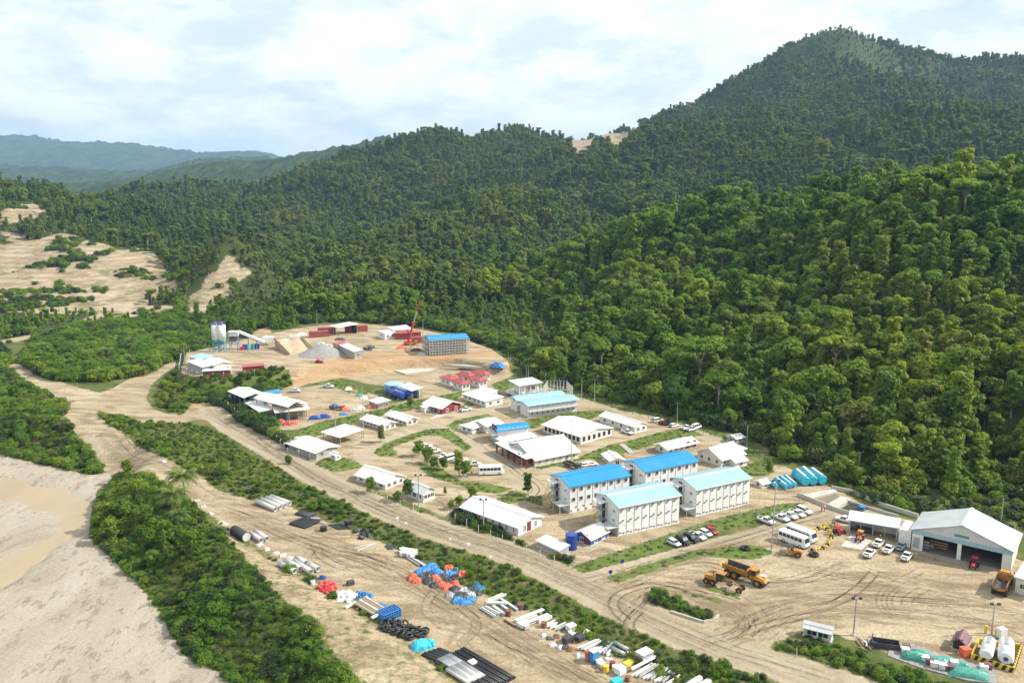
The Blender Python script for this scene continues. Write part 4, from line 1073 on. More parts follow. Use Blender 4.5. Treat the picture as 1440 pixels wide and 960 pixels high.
SH = 0.022
class Building:
    """a rectangular building given by three eave corners of the photograph: P0 the near corner, P1 along the long side, P2 along the end"""
    def __init__(s, name, label, P0, P1, P2, he=None, by=None, zb=None, group=None, cat='building', inset=0.5):
        zg = zb
        if zg is None:
            q = P(P0[0], (by if by else P0[1] + 8), 0.0); zg = hz(q[0], q[1])
        if he is None:
            b = P(P0[0], by, zg); he = D(P0[0], P0[1], b[1])[2] - zg
        s.zb, s.he = zg, he
        a, b, c = (P(p[0], p[1], zg + he)[:2] for p in (P0, P1, P2))
        ex = (b - a); L = np.linalg.norm(ex); ex /= L
        ey = np.array([-ex[1], ex[0]])
        w = (c - a) @ ey
        s.near0 = True
        if w < 0:
            a = b; ex = -ex; ey = -ey; w = -w; s.near0 = False
        s.L, s.W, s.o = L, w, inset
        s.rz = math.atan2(ex[1], ex[0])
        s.root = thing(name, label, cat, (a[0], a[1], zg), s.rz, group)
    def x_near(s, d):       # d metres from the near end
        return d if s.near0 else s.L - d
    def top(s, y, kind, rise):
        W = s.W
        if kind == 'gable': return s.he + rise * (1 - abs(2 * y / W - 1))
        if kind == 'mono': return s.he + rise * y / W
        if kind == 'mono_r': return s.he + rise * (1 - y / W)
        if kind == 'barrel': return s.he + rise * (1 - (2 * y / W - 1) ** 2) ** 0.85
        if kind == 'crossed': return s.he
        return s.he
    def walls(s, mat, kind, rise, z0=-0.6):
        o, W = s.o, s.W
        ys = [o, W - o] if kind not in ('gable', 'barrel') else ([o, W / 2, W - o] if kind == 'gable' else list(np.linspace(o, W - o, 9)))
        prof = [(o, z0), (W - o, z0)] + [(y, s.top(y, kind, rise) - 0.1) for y in ys[::-1]]
        MB().prism(prof, o, s.L - o).build('wall', mat, s.root)
        # plinth
        MB().box((s.L / 2, W / 2, 0.06), (s.L - 2 * o + 0.5, W - 2 * o + 0.5, 0.18)).build('plinth', M_conc, s.root)
    def roof(s, mat, kind, rise, cap=None, seam=1.1, t=0.14):
        L, W = s.L, s.W
        m = MB()
        if kind == 'hip':
            r = min(W / 2, L / 2.2); zt = s.he + rise
            V = [(0, 0, s.he), (L, 0, s.he), (L, W, s.he), (0, W, s.he), (r, W / 2, zt), (L - r, W / 2, zt)]
            m.add(V, [(0, 1, 5, 4), (1, 2, 5), (2, 3, 4, 5), (3, 0, 4), (3, 2, 1, 0)])
            m.box((L / 2, W / 2, s.he - 0.1), (L - 0.01, W - 0.01, 0.18))
            cp = MB()
            for i, j in ((0, 4), (3, 4), (1, 5), (2, 5), (4, 5)): cp.bar(V[i], V[j], 0.13)
            ro = m.build('roof', mat, s.root); cp.build('ridge_cap', cap or mat, ro)
            return ro
        ys = {'gable': [0, W / 2, W], 'mono': [0, W], 'mono_r': [0, W], 'barrel': list(np.linspace(0, W, 13)), 'flat': [0, W]}[kind]
        zs = [s.top(y, kind, rise) for y in ys]
        prof = list(zip(ys, zs)) + [(y, z - t) for y, z in zip(ys[::-1], zs[::-1])]
        m.prism(prof, 0, L)
        n = max(2, int(L / seam))
        for i in range(n + 1):
            x = 0.03 + (L - 0.06) * i / n
            for (ya, za), (yb, zb_) in zip(list(zip(ys, zs))[:-1], list(zip(ys, zs))[1:]):
                m.add([(x - 0.03, ya, za), (x + 0.03, ya, za), (x + 0.03, yb, zb_), (x - 0.03, yb, zb_), (x - 0.03, ya, za + SH), (x + 0.03, ya, za + SH), (x + 0.03, yb, zb_ + SH), (x - 0.03, yb, zb_ + SH)],
                      [(4, 5, 6, 7), (0, 1, 5, 4), (1, 2, 6, 5), (2, 3, 7, 6), (3, 0, 4, 7)])
        ro = m.build('roof', mat, s.root)
        if kind in ('gable', 'barrel'):
            w = 0.45
            zt = s.top(W / 2, kind, rise); zw = zt - (rise * w / (W / 2) if kind == 'gable' else 0.02)
            MB().prism([(W / 2 - w, zw + 0.03), (W / 2, zt + 0.05), (W / 2 + w, zw + 0.03), (W / 2 + w, zw + 0.1), (W / 2, zt + 0.13), (W / 2 - w, zw + 0.1)], -0.02, L + 0.02).build('ridge_cap', cap or mat, ro)
        g = MB().box((L / 2, -0.06, s.he - 0.1), (L, 0.14, 0.15)).build('gutter', cap or mat, s.root)
        return ro
    def side(s, side, u, z, d=0.0):
        """point and turn for something fixed on a wall: front, back, near, far"""
        o = s.o
        if side == 'front': return (u if s.near0 else s.L - u, o - d, z), 0.0
        if side == 'back': return (u if s.near0 else s.L - u, s.W - o + d, z), math.pi
        nearx0 = (side == 'near') == s.near0
        if nearx0: return (o - d, u, z), -math.pi / 2
        return (s.L - o + d, u, z), math.pi / 2
    def windows(s, side, us, z, w=0.9, h=0.9, matf=None, d=0.0):
        a, b = window_mesh(w, h, matf or M_white)
        for u in us:
            p, r = s.side(side, u, z, d)
            o = put(a, 'window', s.root, p, r); put(b, 'pane', o, (0, 0, 0))
    def doors(s, side, us, w=0.9, h=2.0, mat=None):
        me = door_mesh(w, h, mat or M_red_wall)
        for u in us:
            p, r = s.side(side, u, 0.1); put(me, 'door', s.root, p, r)
    def acs(s, side, us, z):
        for u in us:
            p, r = s.side(side, u, z); put(ac_mesh(), 'air_conditioner', s.root, p, r)
    def posts(s, n=4, w=0.12, mat=None, kind='flat', rise=0.0, z0=-0.4):
        for y in (s.o, s.W - s.o):
            me = MB().box((0, 0, (z0 + s.top(y, kind, rise)) / 2 - 0.06), (w, w, s.top(y, kind, rise) - z0 - 0.1)).mesh('post', mat or M_steel)
            for i in range(n): put(me, 'post', s.root, (s.o + (s.L - 2 * s.o) * i / (n - 1), y, 0))

def spread(a, b, n): return [a + (b - a) * (i + 0.5) / n for i in range(n)]

# --- three-storey accommodation blocks
def block(label, P0, P1, P2, by, roofm, capm, ncol, windows, zb=None):
    B = Building('accommodation_block', label, P0, P1, P2, by=by, zb=zb, group='long accommodation blocks', inset=0.35)
    L, W, he, o = B.L, B.W, B.he, B.o
    B.walls(M_wall, 'gable', 1.15); B.roof(roofm, 'gable', 1.15, capm)
    st = he / 3.0
    pw = (L - 2 * o) / ncol
    pm = MB().box((0, -0.015, 0), (pw - 0.12, 0.07, st - 0.05)); 
    me = pm.mesh('wall_panel', M_white)
    dt = MB().box((0, -0.06, 0), (0.10, 0.06, he - 0.1)).mesh('downpipe', M_steel)
    for c in range(ncol):
        for r in range(3):
            p, rz = B.side('front', o + pw * (c + 0.5), st * (r + 0.5)); put(me, 'wall_panel', B.root, p, rz)
        p, rz = B.side('front', o + pw * c + 0.03, he / 2); put(dt, 'downpipe', B.root, p, rz)
    us = [o + pw * (c + 0.5) for c in range(ncol)]
    if windows:
        B.windows('front', us, st * 2.55, 0.62, 0.66, M_steel, 0.05); B.windows('front', us, st * 1.5, 0.62, 0.66, M_steel, 0.05)
        B.acs('front', [u + 0.7 for u in us], st * 0.62); B.acs('front', [u - 0.6 for u in us], st * 0.25)
    else:
        for r, z in enumerate((0.22, 1.5, 2.6)):
            B.acs('front', [u + .35 - .25 * r for u in us], st * z + 0.1); B.acs('front', [u - .45 for u in us], st * z - .25 + (.5 if r == 0 else 0))
    B.windows('near', [W * 0.22], st * 1.35, 0.8, 0.5); B.windows('near', [W * 0.22], st * 2.3, 0.8, 0.5)
    B.windows('far', [W * 0.3, W * 0.7], st * 1.5, 0.8, 0.7)
    # outside stair at the near gable end
    def q(u, d, z):
        p, _ = B.side('near', u, z, d); return p
    u0, u1, dd = W * 0.50, W * 0.78, 1.7
    stair = MB()
    for u in (u0, u1):
        for d in (0.1, dd): stair.bar(q(u, d, -0.3), q(u, d, he - 0.5), 0.09)
    sf = stair.build('stair_frame', M_steel, B.root)
    for k in (1, 2):
        c = q((u0 + u1) / 2, dd / 2, st * k); sx = dd if B.rz is not None else dd
        MB().box(c, (dd, u1 - u0, 0.1)).build('landing', M_steel, B.root)
        rl = MB()
        for zz in (0.5, 1.0): rl.bar(q(u0, dd, st * k + zz), q(u1, dd, st * k + zz), 0.05)
        rl.build('railing', M_kyellow, B.root)
    for k in range(3 - 1):
        fl = MB()
        for j in range(8):
            f = (j + 0.5) / 8
            fl.box(q(u1 + (u0 - u1) * f if k % 2 else u0 + (u1 - u0) * f, dd + 0.45, st * (k + f)), (0.8, (u1 - u0) / 8 * 0.8, 0.06))
        fl.bar(q(u1 if k % 2 else u0, dd + 0.85, st * k + 0.9), q(u0 if k % 2 else u1, dd + 0.85, st * (k + 1) + 0.9), 0.05)
        fl.build('stair_flight', M_kyellow, B.root)
    MB().box(q((u0 + u1) / 2, dd / 2, he - 0.45), (dd + 0.7, u1 - u0 + 0.5, 0.1)).build('stair_canopy', M_white_roof, B.root)
    for k in range(3):
        p, rz = B.side('near', (u0 + u1) / 2, st * k + 0.08); put(door_mesh(0.9, 1.9, M_dark), 'door', B.root, p, rz)
    # low entrance roof at the foot of the gable
    MB().box(q(W * 0.2, 1.3, 2.1), (2.8, W * 0.36, 0.1)).build('porch_roof', M_grey_roof, B.root)
    pp_ = MB()
    for u in (W * 0.04, W * 0.36): pp_.bar(q(u, 2.5, -0.2), q(u, 2.5, 2.1), 0.08)
    pp_.build('porch_post', M_white, B.root)
    return B
block('front accommodation block with pale blue roof beside the blue-walled kitchen', (869.5, 713.5), (959, 695.6), (825, 694.6), 755, M_sky_roof, M_white_roof, 8, False)
block('accommodation block with pale blue roof beside the cyan pontoons', (979, 688.5), (1058, 671.5), (933, 673), 727.5, M_sky_roof, M_white_roof, 8, False)
block('accommodation block with bright blue roof behind the long low white building', (800.5, 684.5), (888, 668), (764, 668), 722.7, M_blue_roof, M_blue_roof, 8, True)
block('rearmost accommodation block with bright blue roof', (907, 663.5), (984, 647.5), (867, 650), 700, M_blue_roof, M_blue_roof, 7, True)

def simple(name, label, P0, P1, P2, kind='gable', rise=1.0, he=None, by=None, wall=None, roofm=None, cap=None, zb=None, inset=0.5, nwin=(0, 0), wz=None, ww=0.9, wh=0.9, doors=(), group=None, wallside='front', frame=None):
    B = Building(name, label, P0, P1, P2, he=he, by=by, zb=zb, group=group, inset=inset)
    B.walls(wall or M_wall, 'flat' if kind == 'hip' else kind, rise); B.roof(roofm or M_white_roof, kind, rise, cap)
    z = wz or min(1.6, B.he * 0.55)
    if nwin[0]: B.windows('front', spread(B.o + 0.3, B.L - B.o - 0.3, nwin[0]), z, ww, wh, frame)
    if nwin[1]: B.windows('near', spread(B.o + 0.2, B.W - B.o - 0.2, nwin[1]), z, ww, wh, frame)
    for sd, u in doors: B.doors(sd, [u * (B.L if sd in ('front', 'back') else B.W)])
    B.windows('back', spread(B.o + 0.3, B.L - B.o - 0.3, max(2, nwin[0] // 2)), z, ww, wh, frame)
    B.windows('far', spread(B.o + 0.2, B.W - B.o - 0.2, 2), z, ww, wh, frame)
    return B

E = simple('office_building', 'long low white building beside the main road', (729.4, 742.5), (646, 712), (773, 728.3), 'gable', 1.3, by=755, roofm=M_white_roof, wall=M_wall, nwin=(8, 2), ww=0.5, wh=1.3, doors=(('near', 0.45),))
simple('storage_shed', 'small grey shed with sheet roof beside the blue water tank', (786.7, 774.5), (753, 759), (799.5, 767), 'mono', 0.4, by=784, wall=M_grey_wall, roofm=M_grey_roof, inset=0.25)
K = simple('kitchen_building', 'blue-walled kitchen with white gable roof', (831, 759.5), (858, 746), (802.5, 750), 'gable', 1.2, by=769, wall=M_blue_wall, roofm=M_white_roof, doors=(('near', 0.3),), nwin=(2, 1), inset=0.35)
I = simple('mess_hall', 'large white gabled hall with red-brown porch', (751.5, 647.5), (816.7, 634.5), (706, 624), 'gable', 2.6, by=657.5, wall=M_cream, roofm=M_white_roof, nwin=(6, 0), ww=0.6, wh=0.9)
# its open porch and dark red front
pc = MB()
for u in np.linspace(I.o, I.W - I.o, 6):
    p, r = I.side('near', u, 0, 2.6); pc.box((p[0], p[1], 1.3), (0.3, 0.3, 2.7))
pc.build('porch_column', M_red_wall, I.root)
p, r = I.side('near', I.W / 2, 2.75, 1.5); MB().box(p, (3.2, I.W * 0.98, 0.12)).build('porch_roof', M_white_roof, I.root)
p, r = I.side('near', I.W / 2, 1.2, 0.06); MB().box(p, (0.1, I.W * 0.85, 2.4)).build('porch_front', M_red_wall, I.root)
J = simple('office_block', 'two-storey white office with bright blue roof and balcony', (699, 606.5), (746, 600.5), (680, 599.3), 'gable', 0.7, by=624, wall=M_wall, roofm=M_blue_roof, nwin=(7, 0), wz=3.6, ww=0.6, wh=0.7)
p, r = J.side('near', J.W / 2, 2.6, 0.9); MB().box(p, (1.8, J.W * 0.9, 0.14)).build('balcony', M_wall, J.root)
rl = MB()
for zz in (0.5, 1.0):
    a, _ = J.side('near', J.o, 2.65 + zz, 1.75); b, _ = J.side('near', J.W - J.o, 2.65 + zz, 1.75); rl.bar(a, b, 0.06)
rl.build('railing', M_red_wall, J.root)
p, r = J.side('near', J.W * 0.5, 3.9, 0.03); MB().box(p, (0.08, J.W * 0.62, 1.9)).build('shopfront', M_red_wall, J.root)
simple('annex', 'flat white roofed annex between blue-roofed office and white hall', (706, 622), (756, 613), (697, 617), 'mono', 0.3, by=630, wall=M_wall, roofm=M_white_roof, nwin=(4, 1))
simple('reception_building', 'low white building with angled roofs behind the blue-roofed office', (664, 603), (682, 598), (646, 597), 'hip', 0.9, by=611, wall=M_wall, roofm=M_white_roof, nwin=(1, 2))
simple('reception_annex', 'white flat-roofed annex right of the reception building', (684, 600), (709, 594), (666, 591), 'gable', 0.7, by=610, wall=M_wall, roofm=M_white_roof, nwin=(2, 1))
L1 = simple('administration_building', 'widest white office with dark window strips', (817, 614.3), (761, 596.5), (872, 603.5), 'gable', 1.2, by=625.5, wall=M_wall, roofm=M_white_roof, nwin=(9, 6), ww=0.8, wh=1.1, frame=M_dsteel)
L2 = simple('administration_wing', 'white wing behind the widest office by the parked pickup', (893, 600.5), (842, 584), (912, 596), 'gable', 1.0, by=610, wall=M_wall, roofm=M_white_roof, nwin=(4, 2), inset=0.3)
M1 = simple('dormitory', 'two-storey white dormitory with pale blue roof facing the grass bank', (742, 571), (815, 561.5), (727, 563.5), 'gable', 0.5, by=588.5, wall=M_wall, roofm=M_sky_roof, nwin=(9, 1), wz=3.8, ww=0.7, wh=0.8, inset=0.7)
B = M1
B.windows('front', spread(B.o + 0.3, B.L - B.o - 0.3, 9), 1.3, 0.7, 0.8)
fl = MB().box((B.L / 2, B.o - 0.6, B.he * 0.47), (B.L - 1.2, 1.2, 0.12)); fl.build('gallery', M_steel, B.root)
rl = MB()
for zz in (0.5, 1.0): rl.bar((B.o, B.o - 1.15, B.he * 0.47 + zz), (B.L - B.o, B.o - 1.15, B.he * 0.47 + zz), 0.05)
for x in spread(B.o, B.L - B.o, 10): rl.bar((x, B.o - 1.15, -0.2), (x, B.o - 1.15, B.he - 0.1), 0.05)
rl.build('gallery_railing', M_steel, B.root)
simple('dormitory', 'two-storey dormitory with pale blue roof, second row behind the gallery dormitory', (726.5, 563), (796, 554), (716, 557.5), 'gable', 0.5, by=580, wall=M_wall, roofm=M_sky_roof, nwin=(8, 1), wz=3.6, inset=0.4)
B = Building('canteen_shelter', 'raised shelter with pale sheet roof on steel columns beside the ball court', (729.6, 542.5), (764, 537.5), (715, 536.3), by=560, inset=0.6)
B.roof(M_grey_roof, 'mono', 0.5); B.posts(5, 0.2, M_white, 'mono', 0.5)
MB().box((B.L * 0.55, B.W * 0.55, B.he * 0.58), (B.L * 0.7, B.W * 0.7, B.he * 0.7)).build('wall', M_wall, B.root)
B.o = 1.0; B.windows('front', [B.L * .5, B.L * .65], B.he * 0.6, 1.1, 1.0)
fl = MB().box((B.L / 2, B.W / 2 - 0.5, B.he * 0.22), (B.L + 3, B.W + 2, 0.15)); fl.build('deck', M_steel, B.root)
simple('pump_house', 'small hut with white gable roof near the cut stairs', (857.7, 648.5), (845, 637.5), (878, 644.5), 'gable', 0.7, by=656, wall=M_wall, roofm=M_white_roof, nwin=(1, 1), inset=0.4)
simple('laundry_building', 'white-roofed building with red doors behind the bright blue roof', (938, 632.5), (984, 621.5), (912, 625.5), 'gable', 0.9, by=640, wall=M_wall, roofm=M_white_roof, nwin=(5, 1), inset=0.8, doors=(('front', .7), ('front', .9)))
simple('recreation_hall', 'square white hall with wide pyramid-like roof', (1015, 647.5), (1050, 637.5), (974.6, 635), 'gable', 2.2, by=658, wall=M_cream, roofm=M_white_roof, nwin=(4, 3), inset=0.6)
simple('storage_hut', 'small white hut at the corner of the wide-roofed hall', (1034, 650.5), (1053, 646.5), (1020, 645.5), 'gable', 0.5, by=658.5, wall=M_wall, roofm=M_white_roof, nwin=(1, 0), inset=0.3)
simple('guard_hut', 'raised white hut with sheet roof at the forest fence', (1035, 617.3), (1048.5, 614), (1024, 611.8), 'gable', 0.6, by=624.5, wall=M_grey_wall, roofm=M_white_roof, nwin=(1, 1), inset=0.25)
B = Building('lean_to', 'low sheet roof just below the raised white hut', (1040, 633), (1051, 629.5), (1023, 625), he=2.2, inset=0.3, zb=0.2); B.roof(M_white_roof, 'mono', 0.3); B.posts(3, .1, M_steel, 'mono', .3)
T_ = simple('clinic_building', 'dark red walled building with white gable roof', (621.5, 575), (593, 567), (656, 568.5), 'gable', 1.6, by=584, wall=M_red_wall, roofm=M_white_roof, nwin=(3, 2), inset=0.6)
simple('annex', 'white annex at the back of the dark red building', (597, 573), (590.5, 570.5), (604, 570), 'mono', 0.2, by=580, wall=M_wall, roofm=M_white_roof, inset=0.2)
simple('workshop_office', 'white building with a green end wall beside the red-roofed houses', (683, 564.7), (649, 552.8), (703, 557.5), 'mono', 0.5, by=573.5, wall=M_wall, roofm=M_white_roof, nwin=(5, 2), inset=0.4)
simple('workshop_wing', 'white rear wing behind the green-ended building', (690, 553), (668, 549), (705, 550), 'mono', 0.3, by=561, wall=M_wall, roofm=M_white_roof, nwin=(2, 2), inset=0.3)
V_ = simple('staff_house', 'white house with gable roof on the grass below the storage yard', (540, 599.4), (505.5, 588.7), (557, 593), 'gable', 0.9, by=606.5, wall=M_wall, roofm=M_white_roof, nwin=(6, 2), inset=0.6)
simple('staff_house', 'white house close behind the other white house, nearer the red clinic', (572, 592.8), (540, 582.5), (589, 587.6), 'gable', 0.9, by=600, wall=M_wall, roofm=M_white_roof, nwin=(5, 2), inset=0.6)
B = Building('carport', 'open white carport roof on thin posts above the grass', (478, 614.7), (451, 606.6), (505, 602.8), he=2.6, inset=0.5, zb=0.2); B.roof(M_white_roof, 'mono', 0.35); B.posts(3, .13, M_steel, 'mono', .35)
simple('warehouse', 'plain white-roofed store beside the road and tiny house', (444, 637.3), (399, 621.8), (476.7, 626), 'gable', 0.6, by=647.5, wall=M_grey_wall, roofm=M_white_roof, inset=0.7, nwin=(0, 2))
simple('guard_hut', 'tiny white gatehouse on the lawn beside the road', (471.5, 640.5), (463, 637.3), (480, 637.5), 'gable', 0.6, by=648, wall=M_white, roofm=M_white_roof, nwin=(1, 1), inset=0.25, ww=.5, wh=.6)
Z1 = simple('guest_house', 'white house with folded roof behind the roadside trees', (541.7, 681), (497.5, 667.3), (581, 671.7), 'gable', 1.6, by=690, wall=M_wall, roofm=M_white_roof, nwin=(4, 3), inset=0.5)
simple('guest_house', 'smaller white house with pale gable at the roadside trees', (595, 695), (567, 685), (617, 688.3), 'gable', 1.2, by=708, wall=M_wall, roofm=M_grey_roof, cap=M_white_roof, nwin=(3, 3), inset=0.5, ww=1.0)

# --- storage compound on the left
B = Building('storage_shed', 'open white-roofed shed at the hedge with a blue end', (343, 559), (320, 549.5), (375, 553.7), he=4.2, inset=0.5, zb=0.2); B.roof(M_white_roof, 'gable', 0.7); B.posts(4, .16, M_steel, 'gable', .7)
MB().box((B.L * (0.9 if B.near0 else 0.1), B.W * 0.5, 1.6), (0.15, B.W * .85, 3.2)).build('end_wall', M_blue_wall, B.root)
MB().box((B.L * 0.5, B.W * 0.9, 1.6), (B.L * .85, 0.15, 3.2)).build('back_wall', M_wall, B.root)
simple('site_office', 'narrow blue-roofed cabin between the white storage sheds', (376, 554), (372, 549.8), (396, 550.5), 'mono', 0.2, he=3.2, zb=0.2, wall=M_wall, roofm=M_blue_roof, inset=0.2)
B = Building('warehouse', 'largest white shed of the left storage yard over containers', (405, 572), (356.7, 559.3), (436, 566.5), he=5.0, inset=0.6, zb=0.2); B.roof(M_white_roof, 'gable', 1.2); B.posts(5, .2, M_steel, 'gable', 1.2)
MB().box((B.L * 0.5, B.W * 0.88, 2.2), (B.L * .9, 0.15, 4.4)).build('back_wall', M_wall, B.root)
B = Building('lean_to', 'low white lean-to roof in front of the largest storage shed', (365, 579), (345, 566), (384, 575), he=3.0, inset=0.4, zb=0.2); B.roof(M_white_roof, 'mono', 0.4); B.posts(3, .14, M_steel, 'mono', .4)
B = Building('awning', 'long pinkish and white awning over the two containers', (386, 580), (436, 575), (378, 572.5), he=3.2, inset=0.3, zb=0.2); B.roof(M_cream, 'mono', 0.5); B.posts(4, .14, M_steel, 'mono', .5)
simple('yard_office', 'timber-walled yard office with pale sheet roof', (531, 567.5), (517.5, 562.5), (553, 564.5), 'mono', 0.3, by=575.5, wall=M_wood, roofm=M_grey_roof, inset=0.3, nwin=(1, 2))
# --- workshop hangar at the right
H = Building('workshop_hangar', 'large grey steel workshop hangar with open front', (1427.5, 777), (1437.5, 749.5), (1279, 745.4), by=806, inset=0.4)
L, Wd, he, o = H.L, H.W, H.he, H.o
MB().prism([(o, -0.5), (o + 0.15, -0.5), (o + 0.15, he - .1), (o, he - .1)], o, L - o).build('side_wall', M_wall, H.root)
MB().prism([(Wd - o - 0.15, -0.5), (Wd - o, -0.5), (Wd - o, he - .1), (Wd - o - 0.15, he - .1)], o, L - o).build('side_wall', M_wall, H.root)
rise = 3.2
fx = H.x_near(o); bx_ = H.x_near(L - o)
def gable(x, prof, name, mat):
    MB().prism(prof, x - 0.07, x + 0.07).build(name, mat, H.root)
gable(bx_, [(o, -0.5), (Wd - o, -0.5), (Wd - o, he - .15), (Wd / 2, he + rise - .2), (o, he - .15)], 'back_wall', M_wall)
hd = he * 0.80
gable(fx, [(o + 0.2, hd), (Wd - o - 0.2, hd), (Wd - o - 0.2, he - .15), (Wd / 2, he + rise - .2), (o + 0.2, he - .15)], 'gable_wall', M_grey_roof)
for y0, y1 in ((o + 0.16, Wd * 0.11), (Wd * 0.865, Wd - o - 0.16)): gable(fx, [(y0, -0.5), (y1, -0.5), (y1, hd - 0.01), (y0, hd - 0.01)], 'front_wall', M_wall)
gable(fx, [(Wd * 0.49, -0.5), (Wd * 0.53, -0.5), (Wd * 0.53, hd - 0.01), (Wd * 0.49, hd - 0.01)], 'door_post', M_wall)
sgn = -1 if H.near0 else 1
nb = 34
bm_ = MB()
for i in range(nb):
    y = o + (Wd - 2 * o) * (i + .5) / nb
    bm_.box((fx + sgn * 0.12, y, hd + 0.5), (0.06, (Wd - 2 * o) / nb * 0.7, 0.9))
bm_.build('clerestory_sheet', M_sky_roof, H.root)
H.roof(M_grey_roof, 'gable', rise, M_white_roof, 1.4)
MB().box((L / 2, Wd / 2, 0.05), (L - 1, Wd - 1.2, 0.16)).build('floor_slab', paint('shade_toned_floor', (.16, .15, .13), .7), H.root)  # floor colour darkened to carry the shade inside the hangar
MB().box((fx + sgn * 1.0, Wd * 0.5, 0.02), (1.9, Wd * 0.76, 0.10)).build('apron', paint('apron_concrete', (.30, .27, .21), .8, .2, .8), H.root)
for u in spread(o, L - o, 5):
    fr = MB()
    for y in (o + 0.35, Wd - o - 0.35): fr.box((u, y, he / 2 - .1), (0.25, 0.3, he - 0.2))
    fr.bar((u, o + .3, he - .35), (u, Wd / 2, he + rise - .45), 0.14); fr.bar((u, Wd - o - .3, he - .35), (u, Wd / 2, he + rise - .45), 0.14)
    fr.build('portal_frame', M_steel, H.root)
MB().box((fx + sgn * 0.2, Wd * 0.93, he * .4), (0.06, Wd * .06, he * .5)).build('door', M_steel, H.root)
# lean-to store on its left flank, sign on the gable
MB().box((H.x_near(3.6), Wd + 1.0, he * 0.42), (5.8, 2.3, he * 0.84)).build('side_store', M_wall, H.root)
MB().box((fx + sgn * 0.12, Wd * 0.5, he + rise * 0.25), (0.05, 2.6, 0.5)).build('sign_board', M_teal, H.root)
# contents: workbenches, racks and parts seen in the open bays
for nm, lab, yy, xx, sz, mt in (('parts_rack', 'brown parts rack inside the open left bay of the hangar', .74, 4.0, (1.2, 3.6, 1.6), M_wood), ('tool_cabinet', 'grey tool cabinet just inside the hangar', .84, 2.0, (.8, 1.2, 1.8), M_steel), ('engine_crate', 'pale crate on the hangar floor by the left jamb', .80, 3.2, (1, 1, .9), M_conc), ('parts_rack', 'dark rack at the back of the right hangar bay', .2, 8.0, (1.0, 4.0, 2.0), M_dsteel)):
    q_ = H.root.matrix_basis @ Vector((H.x_near(xx), Wd * yy, 0.14))
    t = thing(nm, lab, nm.split('_')[1], q_, H.rz)
    fr = MB()
    for sx in (-.5, .5):
        for sy in (-.5, .5): fr.box((sx * sz[0], sy * sz[1], sz[2] / 2), (.08, .08, sz[2]))
    fr.build('frame', M_dsteel, t)
    for k in range(3): MB().box((0, 0, sz[2] * (k + .5) / 3), (sz[0] * .95, sz[1] * .95, sz[2] / 3 * .6)).build('shelf', mt, t)

TS = Building('tool_shed', 'open-fronted white shed beside the forklift', (1265, 742), (1192, 729.8), (1273, 732.5), he=3.1, inset=0.3); TS.roof(M_white_roof, 'mono', 0.5); TS.posts(5, .14, M_steel, 'mono', .5)
MB().box((TS.L / 2, TS.W - .5, 1.4), (TS.L - 1, .12, 3.2)).build('back_wall', M_wall, TS.root)
for f in (.02, .5, .98): MB().box((.3 + (TS.L - .6) * f, TS.W * .55, 1.3), (.1, TS.W * .8, 2.9)).build('partition_wall', M_wall, TS.root)
MB().box((TS.L * .3, TS.W * .5, .5), (TS.L * .3, 1.2, 1.0)).build('workbench', M_dsteel, TS.root)
simple('small_store', 'small pale store at the right edge beside the hangar', (1426, 810), (1470, 822), (1434, 786), 'mono', 0.4, he=3.2, wall=M_cream, roofm=M_grey_roof, inset=0.3, nwin=(2, 2))
simple('guard_hut', 'low white guard hut beside the floodlight mast', (1171, 891.5), (1128.5, 881), (1180, 886), 'gable', 0.8, by=904.5, wall=M_wall, roofm=M_white_roof, nwin=(2, 1), inset=0.3, ww=1.5, wh=.8)

# --- upper terrace
Z3 = TER_Z
simple('batching_office', 'pale roof of the small office left of the red container', (300, 514), (283, 507), (328, 510.5), 'gable', 0.8, he=3.4, zb=Z3, wall=M_wall, roofm=M_white_roof, inset=0.4, nwin=(2, 3))
simple('batching_store', 'left white shed beside the perimeter fence below the silos', (285, 516.5), (263, 507.5), (296, 511), 'mono', 0.4, he=3.0, zb=Z3, wall=M_grey_wall, roofm=M_white_roof, inset=0.4)
simple('batching_store', 'rear pale blue shed behind the small batching office', (283, 505), (265, 501.5), (297, 500.5), 'mono', 0.4, he=3.2, zb=Z3, wall=M_wall, roofm=M_sky_roof, inset=0.4)
B = simple('steel_yard_shed', 'long low shed with white and red roof beside the gravel heap', (498, 494.5), (474, 483.5), (507, 491.5), 'mono', 0.4, he=3.0, zb=Z3, wall=M_grey_wall, roofm=M_white_roof, inset=0.3, nwin=(5, 1))
simple('steel_yard_shed', 'red-roofed end of the low shed beside the gravel heap', (473.5, 484.8), (467.5, 482), (484, 481.5), 'mono', 0.4, he=3.1, zb=Z3, wall=M_grey_wall, roofm=M_red_roof, inset=0.2)
B = Building('open_shelter', 'flat white roof behind the back row of red containers', (476, 460.5), (463, 457.8), (508, 457), he=4.0, zb=Z3, inset=0.5); B.roof(M_white_roof, 'mono', 0.4); B.posts(4, .15, M_steel, 'mono', .4)
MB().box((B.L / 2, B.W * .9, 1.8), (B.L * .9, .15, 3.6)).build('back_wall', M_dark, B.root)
B = Building('open_shelter', 'flat white roof behind the mobile crane', (553, 464.5), (545, 459.5), (582, 464), he=3.6, zb=Z3, inset=0.5); B.roof(M_white_roof, 'mono', 0.4); B.posts(3, .15, M_steel, 'mono', .4)
simple('site_cabin', 'white cabin block left of the mobile crane', (541, 468.5), (532, 465), (553, 465.5), 'mono', 0.1, he=3.0, zb=Z3, wall=M_white, roofm=M_white_roof, inset=0.05, nwin=(1, 2))
